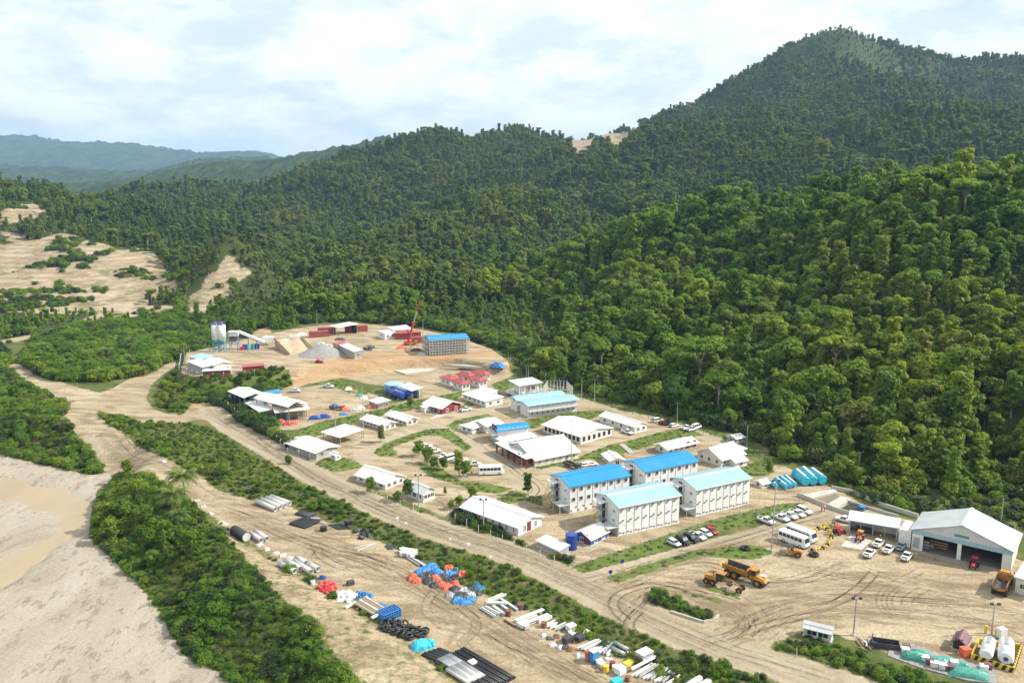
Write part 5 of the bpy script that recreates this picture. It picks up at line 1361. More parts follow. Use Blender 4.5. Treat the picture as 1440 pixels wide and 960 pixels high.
# building wrapped in scaffolding
SB = Building('scaffolded_building', 'unfinished building in grey scaffolding with bright blue roof', (603, 478.2), (660, 474.8), (594, 471.5), by=500, zb=Z3, inset=0.6)
SB.walls(M_grey_wall, 'gable', 0.9); SB.roof(M_blue_roof, 'gable', 0.9, M_blue_roof)
def scaffold(side, a, b, nz, nxp):
    sc = MB()
    for d in (0.5, 1.3):
        for u in np.linspace(a, b, nxp):
            p, _ = SB.side(side, u, 0, d); sc.bar((p[0], p[1], -.2), (p[0], p[1], SB.he), 0.12)
        for z in np.linspace(0.8, SB.he - .3, nz):
            p, _ = SB.side(side, a, z, d); q_, _ = SB.side(side, b, z, d); sc.bar(p, q_, 0.12)
    sc.build('scaffolding', M_pipe, SB.root)['kind'] = 'stuff'
    for z in np.linspace(0.8, SB.he - .3, nz)[1::2]:
        p, _ = SB.side(side, (a + b) / 2, z - .1, .9); l = b - a
        MB().box(p, (l, .7, .06) if side in ('front', 'back') else (.7, l, .06)).build('scaffold_board', M_wood, SB.root)
scaffold('front', 0.2, SB.L - .2, 6, 15); scaffold('near', 0.2, SB.W - .2, 6, 6)
# five red-roofed houses
for k, (a, b, c, lb) in enumerate((((633, 534.5), (617, 530), (652, 532), 'small white house with red roof, nearest the slab at left'), ((649.5, 540.2), (634, 535.2), (660, 536.6), 'small white house with red roof, front row left'),
                                   ((674, 536.4), (656, 531.5), (686, 533.2), 'small white house with red roof, front row right'), ((660, 529.3), (640, 526), (672, 527.5), 'small white house with red roof in the back row centre'),
                                   ((682, 527.3), (661, 523.4), (693, 524.8), 'small white house with red roof in the back row by the forest'))):
    simple('red_roofed_house', lb, a, b, c, 'hip', 1.0, he=2.6, wall=M_wall, roofm=M_red_roof, inset=0.5, nwin=(2, 2), group='small red-roofed houses')
B = Building('tank_shelter', 'white-roofed shelter beside the horizontal navy tanks', (579, 549.5), (561, 541.8), (592, 546), he=3.2, inset=0.3); B.roof(M_white_roof, 'mono', 0.5); B.posts(3, .15, M_steel, 'mono', .5)
MB().box((B.L * .5, B.W * .8, 1.3), (B.L * .8, .15, 2.6)).build('back_wall', M_wall, B.root)
# ------------------------------------------------------------------ vehicles
def wheel(parent, p, r, w, rim=M_steel, key=None):
    k = ('wh', r, w, rim.name)
    if k not in _cache:
        n = 14 if r < 0.6 else 18
        t = MB().cyl((0, -w / 2, 0), (0, w / 2, 0), r, None, n, False, 0.58)
        for i in range(n if r > 0.6 else 0):
            a = i * 2 * math.pi / n; t.box((r * math.cos(a), 0, r * math.sin(a)), (0.12, w * 0.96, 0.12))
        _cache[k] = (t.mesh('tyre', M_tyre), MB().cyl((0, -w * .32, 0), (0, w * .32, 0), r * 0.6, None, 12).cyl((0, -w * .42, 0), (0, w * .42, 0), r * .2, None, 8).mesh('rim', rim))
    a, b = _cache[k]
    o = put(a, 'wheel', parent, p); put(b, 'rim', o, (0, 0, 0))
def loft(sections):
    """closed body from cross sections (x, half width bottom, half width top, z bottom, z top)"""
    m = MB(); V = []
    for x, wb, wt, z0, z1 in sections:
        zs = z0 + (z1 - z0) * 0.45
        V += [(x, -wb, z0), (x, wb, z0), (x, max(wb, wt) + .02, zs), (x, wt, z1 - .06), (x, wt - .09, z1), (x, -wt + .09, z1), (x, -wt, z1 - .06), (x, -max(wb, wt) - .02, zs)]
    n = 8; F = []
    for s in range(len(sections) - 1):
        for i in range(n):
            j = (i + 1) % n; F.append((s * n + i, s * n + j, (s + 1) * n + j, (s + 1) * n + i))
    F += [tuple(range(n - 1, -1, -1)), tuple(range((len(sections) - 1) * n, len(sections) * n))]
    return m.add(V, F)
def light_parts(r, xf, xr, w, zf, zr):
    for s in (-1, 1):
        MB().box((xf, s * w, zf), (.12, .34, .18)).build('headlight', M_lamp, r); MB().box((xr, s * w, zr), (.1, .2, .3)).build('tail_light', M_tail, r)
def car(kind, mat, name, label, cat):
    r = thing(name, label, cat)
    if kind == 'pickup':
        L, W, hood, belt, top, cx0, cx1, rx0, rx1 = 5.3, .92, 1.08, 1.12, 1.80, -.55, 1.35, -.42, .62
        loft([(-2.65, .86, .88, .5, 1.05), (-.62, .9, .92, .42, 1.1), (1.3, .9, .92, .42, 1.14), (1.5, .9, .9, .42, 1.08), (2.5, .86, .82, .45, .98), (2.66, .78, .76, .5, .88)]).build('body', mat, r)
        MB().box((-1.65, 0, 1.055), (1.85, 1.5, .05)).build('cargo_bed', M_dark, r)
        rails = MB()
        for s in (-1, 1): rails.box((-1.65, s * .82, 1.12), (1.95, .1, .12))
        rails.box((-2.6, 0, 1.1), (.08, 1.7, .14)); rails.build('bed_rail', mat, r)
    elif kind == 'van':
        L, W, hood, belt, top, cx0, cx1, rx0, rx1 = 4.9, .92, 1.15, 1.2, 2.0, -2.4, 1.75, -2.3, 1.0
        loft([(-2.45, .88, .9, .4, 1.2), (-2, .9, .92, .36, 1.22), (1.7, .9, .92, .36, 1.22), (2.3, .84, .84, .4, 1.0), (2.45, .76, .76, .45, .85)]).build('body', mat, r)
    elif kind == 'suv':
        L, W, hood, belt, top, cx0, cx1, rx0, rx1 = 4.8, .94, 1.1, 1.15, 1.85, -2.25, 1.15, -2.05, .45
        loft([(-2.4, .86, .88, .5, 1.1), (-2.1, .9, .92, .42, 1.16), (1.1, .9, .92, .42, 1.16), (1.3, .9, .9, .42, 1.1), (2.25, .86, .82, .45, 1.0), (2.4, .78, .76, .5, .88)]).build('body', mat, r)
    else:
        L, W, hood, belt, top, cx0, cx1, rx0, rx1 = 4.1, .84, .95, .98, 1.5, -1.9, 1.1, -1.6, .3
        loft([(-2.0, .78, .78, .42, .9), (-1.7, .82, .84, .34, .98), (1.0, .82, .84, .34, 1.0), (1.2, .82, .82, .34, .95), (1.9, .78, .74, .36, .84), (2.05, .7, .68, .42, .74)]).build('body', mat, r)
    wb = W - .03; wt = W - .2
    V = [(cx0, -wb, belt - .02), (cx1, -wb, belt - .02), (cx1, wb, belt - .02), (cx0, wb, belt - .02), (rx0, -wt, top - .05), (rx1, -wt, top - .05), (rx1, wt, top - .05), (rx0, wt, top - .05)]
    MB().add(V, [(3, 2, 1, 0), (4, 5, 6, 7), (0, 1, 5, 4), (1, 2, 6, 5), (2, 3, 7, 6), (3, 0, 4, 7)]).build('cabin_glass', M_glass, r)
    rf = MB().box(((rx0 + rx1) / 2, 0, top - .03), (rx1 - rx0 + .06, 2 * wt + .04, .07))
    rf.build('roof', mat, r)
    pl = MB()
    for s in (-1, 1):
        pl.bar((cx0, s * wb, belt), (rx0, s * wt, top - .05), .07); pl.bar((cx1, s * wb, belt), (rx1, s * wt, top - .05), .06)
        for f in ((.5,) if kind in ('pickup', 'hatch') else (.36, .68)): pl.bar((cx0 + (cx1 - cx0) * f, s * wb, belt), (rx0 + (rx1 - rx0) * f, s * wt, top - .05), .06)
    pl.build('pillar', mat, r)
    MB().box((L / 2 - .05, 0, .52), (.2, 2 * W - .2, .25)).box((-L / 2 + .05, 0, .55), (.16, 2 * W - .2, .2)).build('bumper', M_dsteel, r)
    light_parts(r, L / 2 - .1, -L / 2 + .02, W - .28, .78, .85)
    rr = .38 if kind in ('pickup', 'suv') else .32
    for x in (-L * .32, L * .31):
        for s in (-1, 1): wheel(r, (x, s * (W - .1), rr), rr, .24)
    return r
def minibus(label, name='minibus'):
    r = thing(name, label, 'minibus')
    loft([(-3.5, .98, .96, .45, 2.55), (-3.3, 1.02, 1.0, .4, 2.62), (2.6, 1.02, 1.0, .4, 2.62), (3.05, 1.0, .9, .4, 2.45), (3.42, .96, .86, .42, 1.45), (3.55, .9, .84, .5, 1.1)]).build('body', M_carw, r)
    for s in (-1, 1):
        for i in range(6): MB().box((-2.75 + i * .98, s * 1.015, 1.85), (.86, .05, .72)).build('window', M_glass, r)
    MB().add([(3.13, -.82, 2.35), (3.13, .82, 2.35), (3.5, .82, 1.45), (3.5, -.82, 1.45), (3.0, -.8, 2.35), (3.0, .8, 2.35), (3.3, .8, 1.45), (3.3, -.8, 1.45)], [(0, 1, 2, 3), (7, 6, 5, 4), (0, 4, 5, 1), (2, 6, 7, 3), (1, 5, 6, 2), (0, 3, 7, 4)]).build('windscreen', M_glass, r)
    MB().box((-3.5, 0, 1.9), (.06, 1.5, .7)).build('rear_window', M_glass, r)
    MB().box((0, 0, 2.66), (1.2, .9, .12)).build('roof_vent', M_wall, r); MB().box((3.5, 0, .55), (.18, 1.8, .25)).build('bumper', M_dsteel, r)
    light_parts(r, 3.5, -3.5, .72, .9, 1.0)
    for x in (-2.0, 2.2):
        for s in (-1, 1): wheel(r, (x, s * .92, .42), .42, .26)
    return r
def site(px, py, px2=None, py2=None, dz=0.0):
    """ground place and heading from a wheel-line: rear point, front point"""
    a = G(px, py)
    if px2 is None: return (a[0], a[1], a[2] + dz), 0.0
    b = G(px2, py2)
    c = (a + b) / 2
    return (c[0], c[1], hz(c[0], c[1]) + dz), math.atan2(b[1] - a[1], b[0] - a[0])
_vt = {}
def vehicle(key, maker, label, a, b, group, cat=None):
    """first of a kind is built, later ones are copies of it and its parts"""
    loc, rz = site(*a, *b)
    if key not in _vt: _vt[key] = o = maker()
    else: o = copy_tree(_vt[key])
    o.location = loc; o.rotation_euler = (0, 0, rz); o['label'] = label; o['group'] = group; o.scale = [{'bus': .93, 'wv': .8}.get(key, .77)] * 3
    return o
mk = {'wp': lambda: car('pickup', M_carw, 'pickup_truck', '', 'pickup'), 'sp': lambda: car('pickup', M_cars, 'pickup_truck', '', 'pickup'), 'ws': lambda: car('suv', M_carw, 'parked_car', '', 'car'),
      'ks': lambda: car('suv', M_cark, 'parked_car', '', 'car'), 'wh': lambda: car('hatch', M_carw, 'parked_car', '', 'car'), 'rh': lambda: car('hatch', M_carr, 'parked_car', '', 'car'), 'wv': lambda: car('van', M_carw, 'parked_van', '', 'van'), 'bus': lambda: minibus('')}
g1, g2, g3, g4, g5 = 'cars along the grass bank by the accommodation blocks', 'pickups in the row beside the minibuses', 'pickups in front of the hangar', 'cars in the camp car park', 'cars by the forest fence'
for k, lab, a, b, g in (
    ('wh', 'white hatchback at the left end of the row by the grass bank', (941, 762), (955, 769), g1), ('ks', 'black car next to the white hatchback on the verge', (953, 759.5), (968, 766.5), g1), ('ks', 'black car between another black car and the dark-bedded truck', (964, 756.5), (979, 763), g1),
    ('wp', 'white pickup with dark open load bed in the row by the grass bank', (971, 752), (991, 760.5), g1), ('wh', 'white car between pickup and red car', (985, 748.5), (1000, 755.5), g1), ('rh', 'red hatchback at the end of the row by the grass bank', (994, 745.5), (1008, 752.5), g1),
    ('wp', 'white pickup parked alone left of the tall lamp mast', (1068, 731), (1087, 738), g2), ('wp', 'white pickup right of the tall lamp mast, first of four', (1089, 727), (1107, 734), g2), ('wp', 'white pickup, second of four right of the mast', (1102, 724), (1119, 731), g2),
    ('wp', 'white pickup, third of four right of the mast', (1112, 721), (1130, 728), g2), ('ws', 'white estate car at the far end of the row above the minibuses', (1122, 717.5), (1140, 724.5), g2),
    ('bus', 'white minibus nearest the roller, tyres painted yellow behind it', (1101, 759), (1131, 770), 'white minibuses'), ('bus', 'white minibus on the hangar side of the other minibus', (1112, 752), (1141, 763), 'white minibuses'),
    ('wp', 'white pickup nearest the open yard, left of the hangar', (1216, 787), (1228, 775), g3), ('wp', 'white pickup beside the concrete slab of the forklift', (1229, 772), (1241, 762), g3), ('wp', 'white pickup in the middle of the group before the hangar', (1243, 781), (1255, 770), g3),
    ('sp', 'silver-blue pickup in the hangar shade', (1261, 777), (1273, 765), g3), ('wp', 'white pickup in front of the left hangar door jamb', (1270, 791), (1280, 780), g3), ('wp', 'white pickup parked left of the open tool shed', (1198, 736), (1178, 731), 'vehicles by the tool shed'),
    ('bus', 'white minibus standing alone below the camp car park', (678, 667), (703, 666), g4), ('wp', 'white pickup between the tree clump and lone minibus', (657, 655), (675, 654), g4), ('wp', 'white pickup at the far left of the car park row', (591, 631), (605, 629), g4),
    ('wp', 'white pickup second from the left in the car park row', (602, 638), (618, 635), g4), ('wp', 'white pickup in mid car park with dark bed', (616, 645), (632, 642), g4), ('wv', 'white van half behind the slim tree of the car park', (628, 648), (641, 644), g4), ('wp', 'white pickup just right of the slim tree', (640, 650), (655, 648), g4),
    ('wp', 'white pickup in the notch of the widest office', (875, 607), (890, 612), 'camp vehicles'), ('wp', 'white pickup in front of the dark red clinic', (648, 579), (662, 576), 'camp vehicles'),
    ('ws', 'white car at the left end of the row by the forest fence', (919, 594), (931, 592), g5), ('rh', 'red hatchback in the row by the forest fence', (927, 597), (938, 594.5), g5), ('ks', 'black car in the row by the forest fence', (934, 598.5), (945, 596), g5), ('wh', 'white hatchback right of the black car at the fence', (942, 601), (953, 598.5), g5),
    ('wp', 'white pickup left of the van at the fence', (959, 605), (971, 602), g5), ('wp', 'white pickup next to the fence van', (966, 607), (979, 603.5), g5), ('wv', 'white van at the right end by the forest fence', (974, 604), (984, 601), g5),
    ('wp', 'white pickup standing alone in the left storage yard', (409, 551), (420, 551), 'storage yard vehicles'), ('wp', 'white flatbed pickup on the far side of the left storage yard', (455, 544), (469, 545), 'storage yard vehicles'), ('wh', 'small white car behind the bright blue roof near the dark truck', (818, 656), (830, 654.5), 'camp vehicles'), ('wh', 'white car by the pump hut, right of the dark truck', (826, 655), (837, 653.5), 'camp vehicles')):
    vehicle(k, mk[k], lab, a, b, g)

# articulated dump truck ----------------------------------------------
def dump_truck(label, raised=0.0):
    r = thing('dump_truck', label, 'dump truck')
    Y = M_yellow
    # front unit
    MB().box((3.6, 0, 1.1), (3.4, 1.6, .7)).box((-.6, 0, 1.15), (7, .9, .5)).build('chassis', M_dsteel, r)
    loft([(3.1, 1.25, 1.2, 1.4, 2.5), (4.2, 1.25, 1.15, 1.35, 2.35), (5.2, 1.15, .95, 1.2, 1.95), (5.5, 1.0, .8, 1.1, 1.6)]).build('bonnet', Y, r)
    MB().box((4.3, .35, 2.42), (1.5, 1.1, .06)).build('bonnet_cover', M_grey_roof, r)
    c = MB().add([(1.7, -.95, 1.6), (3.3, -.95, 1.6), (3.3, .95, 1.6), (1.7, .95, 1.6), (1.9, -.85, 3.35), (2.95, -.85, 3.35), (2.95, .85, 3.35), (1.9, .85, 3.35)], [(3, 2, 1, 0), (4, 5, 6, 7), (0, 1, 5, 4), (1, 2, 6, 5), (2, 3, 7, 6), (3, 0, 4, 7)])
    c.build('cab_glass', M_glass, r)
    MB().box((2.4, 0, 3.42), (1.5, 1.95, .14)).build('cab_roof', Y, r)
    MB().box((2.5, 0, 1.75), (1.8, 2.05, .6)).build('cab', Y, r)
    p = MB()
    for s in (-1, 1): p.bar((1.75, s * .95, 1.6), (1.92, s * .86, 3.4), .08); p.bar((3.3, s * .95, 1.6), (2.95, s * .86, 3.4), .08)
    p.build('cab_pillar', Y, r)
    for s in (-1, 1):
        MB().box((3.75, s * 1.3, 1.85), (1.9, .55, .12)).box((2.85, s * 1.3, 1.55), (.12, .55, .6)).build('mudguard', Y, r)
        MB().bar((3.5, s * 1.25, 2.2), (3.6, s * 1.7, 2.9), .05).box((3.6, s * 1.7, 2.95), (.06, .2, .45)).build('mirror', M_dsteel, r)
    MB().cyl((3.2, -.9, 2.3), (3.2, -.9, 3.6), .1).build('exhaust', M_dsteel, r)
    MB().box((5.5, 0, 1.15), (.2, 2.2, .5)).build('bumper', M_dsteel, r)
    for s in (-1, 1): MB().box((5.5, s * .75, 1.5), (.1, .35, .22)).build('headlight', M_lamp, r)
    # dump body: a V-shaped open trough
    b = thing('dump_body', None, None); b.parent = r
    prof_o = [(-1.5, 3.0), (-1.2, 1.7), (-.5, 1.45), (.5, 1.45), (1.2, 1.7), (1.5, 3.0)]
    prof_i = [(1.38, 3.0), (1.1, 1.8), (.45, 1.6), (-.45, 1.6), (-1.1, 1.8), (-1.38, 3.0)]
    bed = MB().prism(prof_o + prof_i, -5.1, 1.1)
    bed.box((1.15, 0, 2.45), (.14, 2.9, 1.9)).add([(-5.1, -1.2, 1.7), (-5.1, 1.2, 1.7), (-6.0, 1.0, 2.5), (-6.0, -1.0, 2.5), (-5.1, -1.2, 1.58), (-5.1, 1.2, 1.58), (-6.0, 1.0, 2.4), (-6.0, -1.0, 2.4)], [(0, 1, 2, 3), (7, 6, 5, 4), (0, 3, 7, 4), (1, 5, 6, 2), (2, 6, 7, 3)])
    for x in (-4.2, -2.8, -1.4, 0): bed.box((x, -1.42, 2.35), (.18, .16, 1.3)).box((x, 1.42, 2.35), (.18, .16, 1.3))
    o = bed.build('dump_body', Y, r); bpy.data.objects.remove(b)
    lin = MB().add([(-5.0, -1.36, 2.98), (1.05, -1.36, 2.98), (1.05, -1.08, 1.83), (-5.0, -1.08, 1.83), (1.05, -.44, 1.63), (-5, -.44, 1.63), (1.05, .44, 1.63), (-5, .44, 1.63), (1.05, 1.08, 1.83), (-5, 1.08, 1.83), (1.05, 1.36, 2.98), (-5, 1.36, 2.98)], [(0, 1, 2, 3), (3, 2, 4, 5), (5, 4, 6, 7), (7, 6, 8, 9), (9, 8, 10, 11)])
    lin.build('body_liner', M_dsteel, o)
    for x in (-3.6, -1.9, 3.75):
        for s in (-1, 1): wheel(r, (x, s * 1.25, .92), .92, .62, Y)
    return r
def place(o, a, b, dz=0.0, s=.74):
    loc, rz = site(*a, *b, dz); o.location = loc; o.rotation_euler = (0, 0, rz); o.scale = (s, s, s); return o
ADT = place(dump_truck('yellow articulated dump truck in mid yard beside the grader'), (1021, 806), (1074, 824), 0, .84)
o = copy_tree(ADT); place(o, (1403, 840), (1415, 815), 0, .8); o['label'] = 'yellow dump truck seen from behind at the hangar corner'
for t in (ADT, o): t['group'] = 'articulated dump trucks'
# motor grader ----------------------------------------------------------
def grader():
    r = thing('motor_grader', 'yellow motor grader parked in front of the dump truck', 'grader'); Y = M_yellow
    loft([(-4.3, .7, .65, .9, 2.0), (-3.9, .75, .7, .85, 2.15), (-1.6, .75, .7, .85, 2.2)]).build('engine_cover', Y, r)
    MB().bar((-1.5, 0, 1.6), (2.2, 0, 2.1), .28).bar((2.1, 0, 2.1), (4.2, 0, 1.0), .28).build('frame', Y, r)
    MB().add([(-1.5, -.75, 1.3), (.1, -.6, 1.3), (.1, .6, 1.3), (-1.5, .75, 1.3), (-1.5, -.75, 3.1), (.3, -.65, 3.1), (.3, .65, 3.1), (-1.5, .75, 3.1)], [(3, 2, 1, 0), (4, 5, 6, 7), (0, 1, 5, 4), (1, 2, 6, 5), (2, 3, 7, 6), (3, 0, 4, 7)]).build('cab_glass', M_glass, r)
    MB().box((-.6, 0, 3.2), (2.1, 1.7, .14)).build('cab_roof', Y, r)
    p = MB()
    for s in (-1, 1): p.bar((-1.5, s * .76, 1.3), (-1.5, s * .76, 3.1), .08); p.bar((.1, s * .62, 1.3), (.3, s * .66, 3.1), .08)
    p.build('cab_pillar', Y, r)
    MB().prism([(-.05, .25), (.12, .2), (.2, .85), (.05, .9)], -1.9, 1.9, 'y').build('blade', M_steel, r).location = (1.6, 0, 0)
    MB().cyl((1.5, 0, .95), (1.5, 0, 1.15), .75, None, 16).build('turntable', M_dsteel, r)
    ra = MB()
    for s in (-1, 1): ra.bar((1.9, s * .5, 2.2), (1.5, s * .9, 1.0), .07)
    ra.build('ram', M_dsteel, r); MB().box((4.15, 0, .85), (.25, 1.7, .22)).build('front_axle', M_dsteel, r)
    MB().box((-3.0, 0, .8), (3, 1.0, .4)).build('rear_axle', M_dsteel, r)
    MB().cyl((-2.6, .3, 2.1), (-2.6, .3, 3.0), .08).build('exhaust', M_dsteel, r)
    for x in (-3.7, -2.2, 4.15):
        for s in (-1, 1): wheel(r, (x, s * .95, .65), .65, .4, Y)
    return r
place(grader(), (996, 818), (1038, 830), 0, .82)
# road roller / tractor by the minibuses ---------------------------------
def compactor(label, mat=M_yellow, roof=M_dsteel, name='road_roller', cat='roller'):
    r = thing(name, label, cat)
    loft([(-2.6, .75, .7, .8, 1.7), (-2.2, .8, .75, .75, 1.85), (-.4, .8, .75, .75, 1.9)]).build('engine_cover', mat, r)
    MB().box((.4, 0, 1.0), (1.6, 1.3, .8)).build('platform', mat, r)
    MB().box((.2, 0, 1.6), (.5, .5, .7)).build('seat', M_black, r)
    p = MB()
    for x in (-.3, 1.1):
        for s in (-1, 1): p.bar((x, s * .7, 1.0), (x, s * .7, 2.9), .07)
    p.build('canopy_post', M_dsteel, r); MB().box((.4, 0, 2.95), (1.9, 1.8, .12)).build('canopy_roof', roof, r)
    MB().cyl((2.3, -.95, .75), (2.3, .95, .75), .75, None, 20).build('drum', M_steel, r)
    fr = MB()
    for s in (-1, 1): fr.box((1.8, s * 1.05, .85), (2.2, .14, .35))
    fr.box((3.2, 0, .8), (.2, 2.2, .4)).box((1.1, 0, .9), (.25, 2.2, .5)); fr.build('drum_frame', mat, r)
    for s in (-1, 1): wheel(r, (-1.6, s * .95, .75), .75, .5, mat); MB().box((-2.62, s * .45, 1.3), (.06, .2, .15)).build('tail_light', M_tail, r)
    return r
place(compactor('orange-yellow road roller with dark canopy beside the minibuses'), (1128, 783), (1100, 778))
def tractor(label, mat, roof, name='tractor', cat='tractor', forks=False):
    r = thing(name, label, cat)
    loft([(.1, .42, .4, .8, 1.5), (1.5, .42, .38, .75, 1.4), (1.9, .36, .3, .75, 1.2)]).build('bonnet', mat, r)
    MB().box((.4, 0, .7), (3.2, .5, .35)).build('chassis', M_dsteel, r); MB().box((-.7, 0, 1.15), (.6, .55, .6)).build('seat', M_black, r)
    p = MB()
    for x in (-1.2, .1):
        for s in (-1, 1): p.bar((x, s * .6, 1.0), (x, s * .6, 2.5), .06)
    p.build('canopy_post', M_dsteel, r); MB().box((-.55, 0, 2.55), (1.7, 1.5, .12)).build('canopy_roof', roof, r)
    for s in (-1, 1):
        MB().box((-.8, s * .8, 1.45), (1.2, .45, .08)).build('mudguard', mat, r); wheel(r, (-.8, s * .85, .72), .72, .42, mat); wheel(r, (1.5, s * .7, .42), .42, .28, mat)
    if forks:
        f = MB()
        for s in (-1, 1): f.bar((2.1, s * .4, .2), (2.1, s * .4, 2.6), .1); f.box((2.8, s * .4, .2), (1.3, .14, .08))
        f.build('fork_mast', M_dsteel, r)
    return r
place(tractor('red farm tractor at the tyre-lined planting left of the tool shed', M_red, M_red), (1174, 752), (1186, 749))
place(tractor('orange-roofed forklift on the pale concrete slab', M_orange, M_yellow, 'forklift', 'forklift', True), (1215, 752), (1202, 768), 0.1)
place(tractor('red tractor parked inside the right hangar bay', M_red, M_red), (1372, 793), (1366, 803), 0.15)
place(tractor('small red loader working at the foot of the gravel heap', M_red, M_red, 'small_loader', 'loader', True), (444, 510), (453, 510.5))
# flatbed lorries
def lorry(label, cabm, bedm, load=None):
    r = thing('lorry', label, 'lorry')
    loft([(2.0, 1.0, .98, .7, 2.2), (3.3, 1.0, .95, .6, 2.2), (3.6, .95, .9, .6, 1.5)]).build('cab', cabm, r)
    MB().box((3.42, 0, 1.95), (.5, 1.7, .5)).build('windscreen', M_glass, r)
    MB().box((2.7, 0, 1.85), (.9, 2.02, .45)).build('side_window', M_glass, r)
    MB().box((-.4, 0, .8), (7, .9, .25)).build('chassis', M_dsteel, r); MB().box((-.9, 0, 1.1), (5.4, 2.2, .14)).build('load_bed', bedm, r)
    sd_ = MB()
    for s in (-1, 1): sd_.box((-.9, s * 1.08, 1.4), (5.4, .06, .5))
    sd_.box((-3.6, 0, 1.4), (.06, 2.2, .5)).box((1.8, 0, 1.7), (.08, 2.2, 1.1)); sd_.build('side_board', bedm, r)
    if load: MB().add(*lump_geo(5.0, 2.1, 1.5, 5)).build('tarp_cover', load, r).location = (-.9, 0, 1.2)
    for x in (-2.6, -1.5, 2.8):
        for s in (-1, 1): wheel(r, (x, s * .95, .5), .5, .3)
    light_parts(r, 3.6, -3.65, .75, .85, .95)
    return r
def lump_geo(lx, ly, h, seed, n=12, sharp=0.35):
    rnd = random.Random(seed); V, F = [], []
    for j in range(n + 1):
        for i in range(n + 1):
            u, v = i / n * 2 - 1, j / n * 2 - 1
            e = max(0.0, 1 - abs(u) ** 3.2) * max(0.0, 1 - abs(v) ** 3.2)
            V.append((u * lx / 2 * (1 + .1 * rnd.uniform(-1, 1)), v * ly / 2 * (1 + .1 * rnd.uniform(-1, 1)), h * e * (1 - sharp * rnd.random()) - (.1 if e == 0 else 0)))
    for j in range(n):
        for i in range(n): F.append((j * (n + 1) + i, j * (n + 1) + i + 1, (j + 1) * (n + 1) + i + 1, (j + 1) * (n + 1) + i))
    return V, F
place(lorry('lorry covered with a blue tarp in the left storage yard', M_orange, M_rust, M_blue), (466, 575), (482, 577))
place(lorry('dark lorry with an open bed behind the bright blue roof', M_dsteel, M_dsteel), (797, 655), (813, 660))
place(lorry('lorry with grey bed loaded with steel on the upper terrace', M_dsteel, M_steel), (508, 489), (526, 494))
# mobile crane ------------------------------------------------------------
def crane():
    base = G(577, 485); r = thing('mobile_crane', 'red mobile crane with raised telescopic boom', 'crane', tuple(base), math.radians(20)); r.scale = (.68, .68, .68)
    MB().box((0, 0, 1.1), (9, 2.4, .6)).build('chassis', M_yellow, r); MB().box((3.9, 0, 1.9), (1.6, 2.3, 1.4)).build('cab', M_yellow, r)
    MB().box((4.2, 0, 2.2), (1.1, 2.36, .6)).build('cab_window', M_glass, r); MB().box((-1.2, 0, 2.0), (3.2, 2.4, 1.2)).build('slewing_body', M_red, r)
    MB().box((-3.2, 0, 2.1), (1.2, 2.4, 1.2)).build('counterweight', M_red, r)
    for x in (-3.4, -1.9, 1.4, 2.9):
        for s in (-1, 1): wheel(r, (x, s * 1.05, .65), .65, .4, M_yellow)
    for x in (-4.4, 4.6):
        for s in (-1, 1): MB().bar((x, s * 1.0, .8), (x, s * 3.0, .8), .18).bar((x, s * 3.0, .8), (x, s * 3.0, 0), .1).box((x, s * 3.0, .05), (.7, .7, .1)).build('outrigger', M_red, r)
    # boom in world direction towards the tip seen in the photograph
    tip = D(590, 424, base[1] - 4)
    inv = r.matrix_basis.inverted()
    p0 = np.array((-1.2, .3, 2.5)); p1 = np.array(inv @ Vector(tip))
    m1 = p0 + (p1 - p0) * .46
    for a, b, w, mt, nm in ((p0, m1, 1.05, M_red, 'boom'), (m1, p0 + (p1 - p0) * .74, .68, M_steel, 'boom_section'), (p0 + (p1 - p0) * .74, p1, .46, M_red, 'boom_section')): MB().bar(a, b, w).build(nm, mt, r)
    MB().box(tuple(m1), (1.7, 1.5, 1.5)).build('boom_collar', M_red, r)
    MB().bar((1.0, .3, 1.8), p0 + (p1 - p0) * .3, .2).build('luffing_ram', M_steel, r)
    MB().box(tuple(p1), (.6, .5, .8)).build('boom_head', M_red, r); MB().bar(tuple(p1), (p1[0] + .6, p1[1], p1[2] - 3), .05).box((p1[0] + .6, p1[1], p1[2] - 3.2), (.4, .3, .6)).build('hook_block', M_yellow, r)
crane()
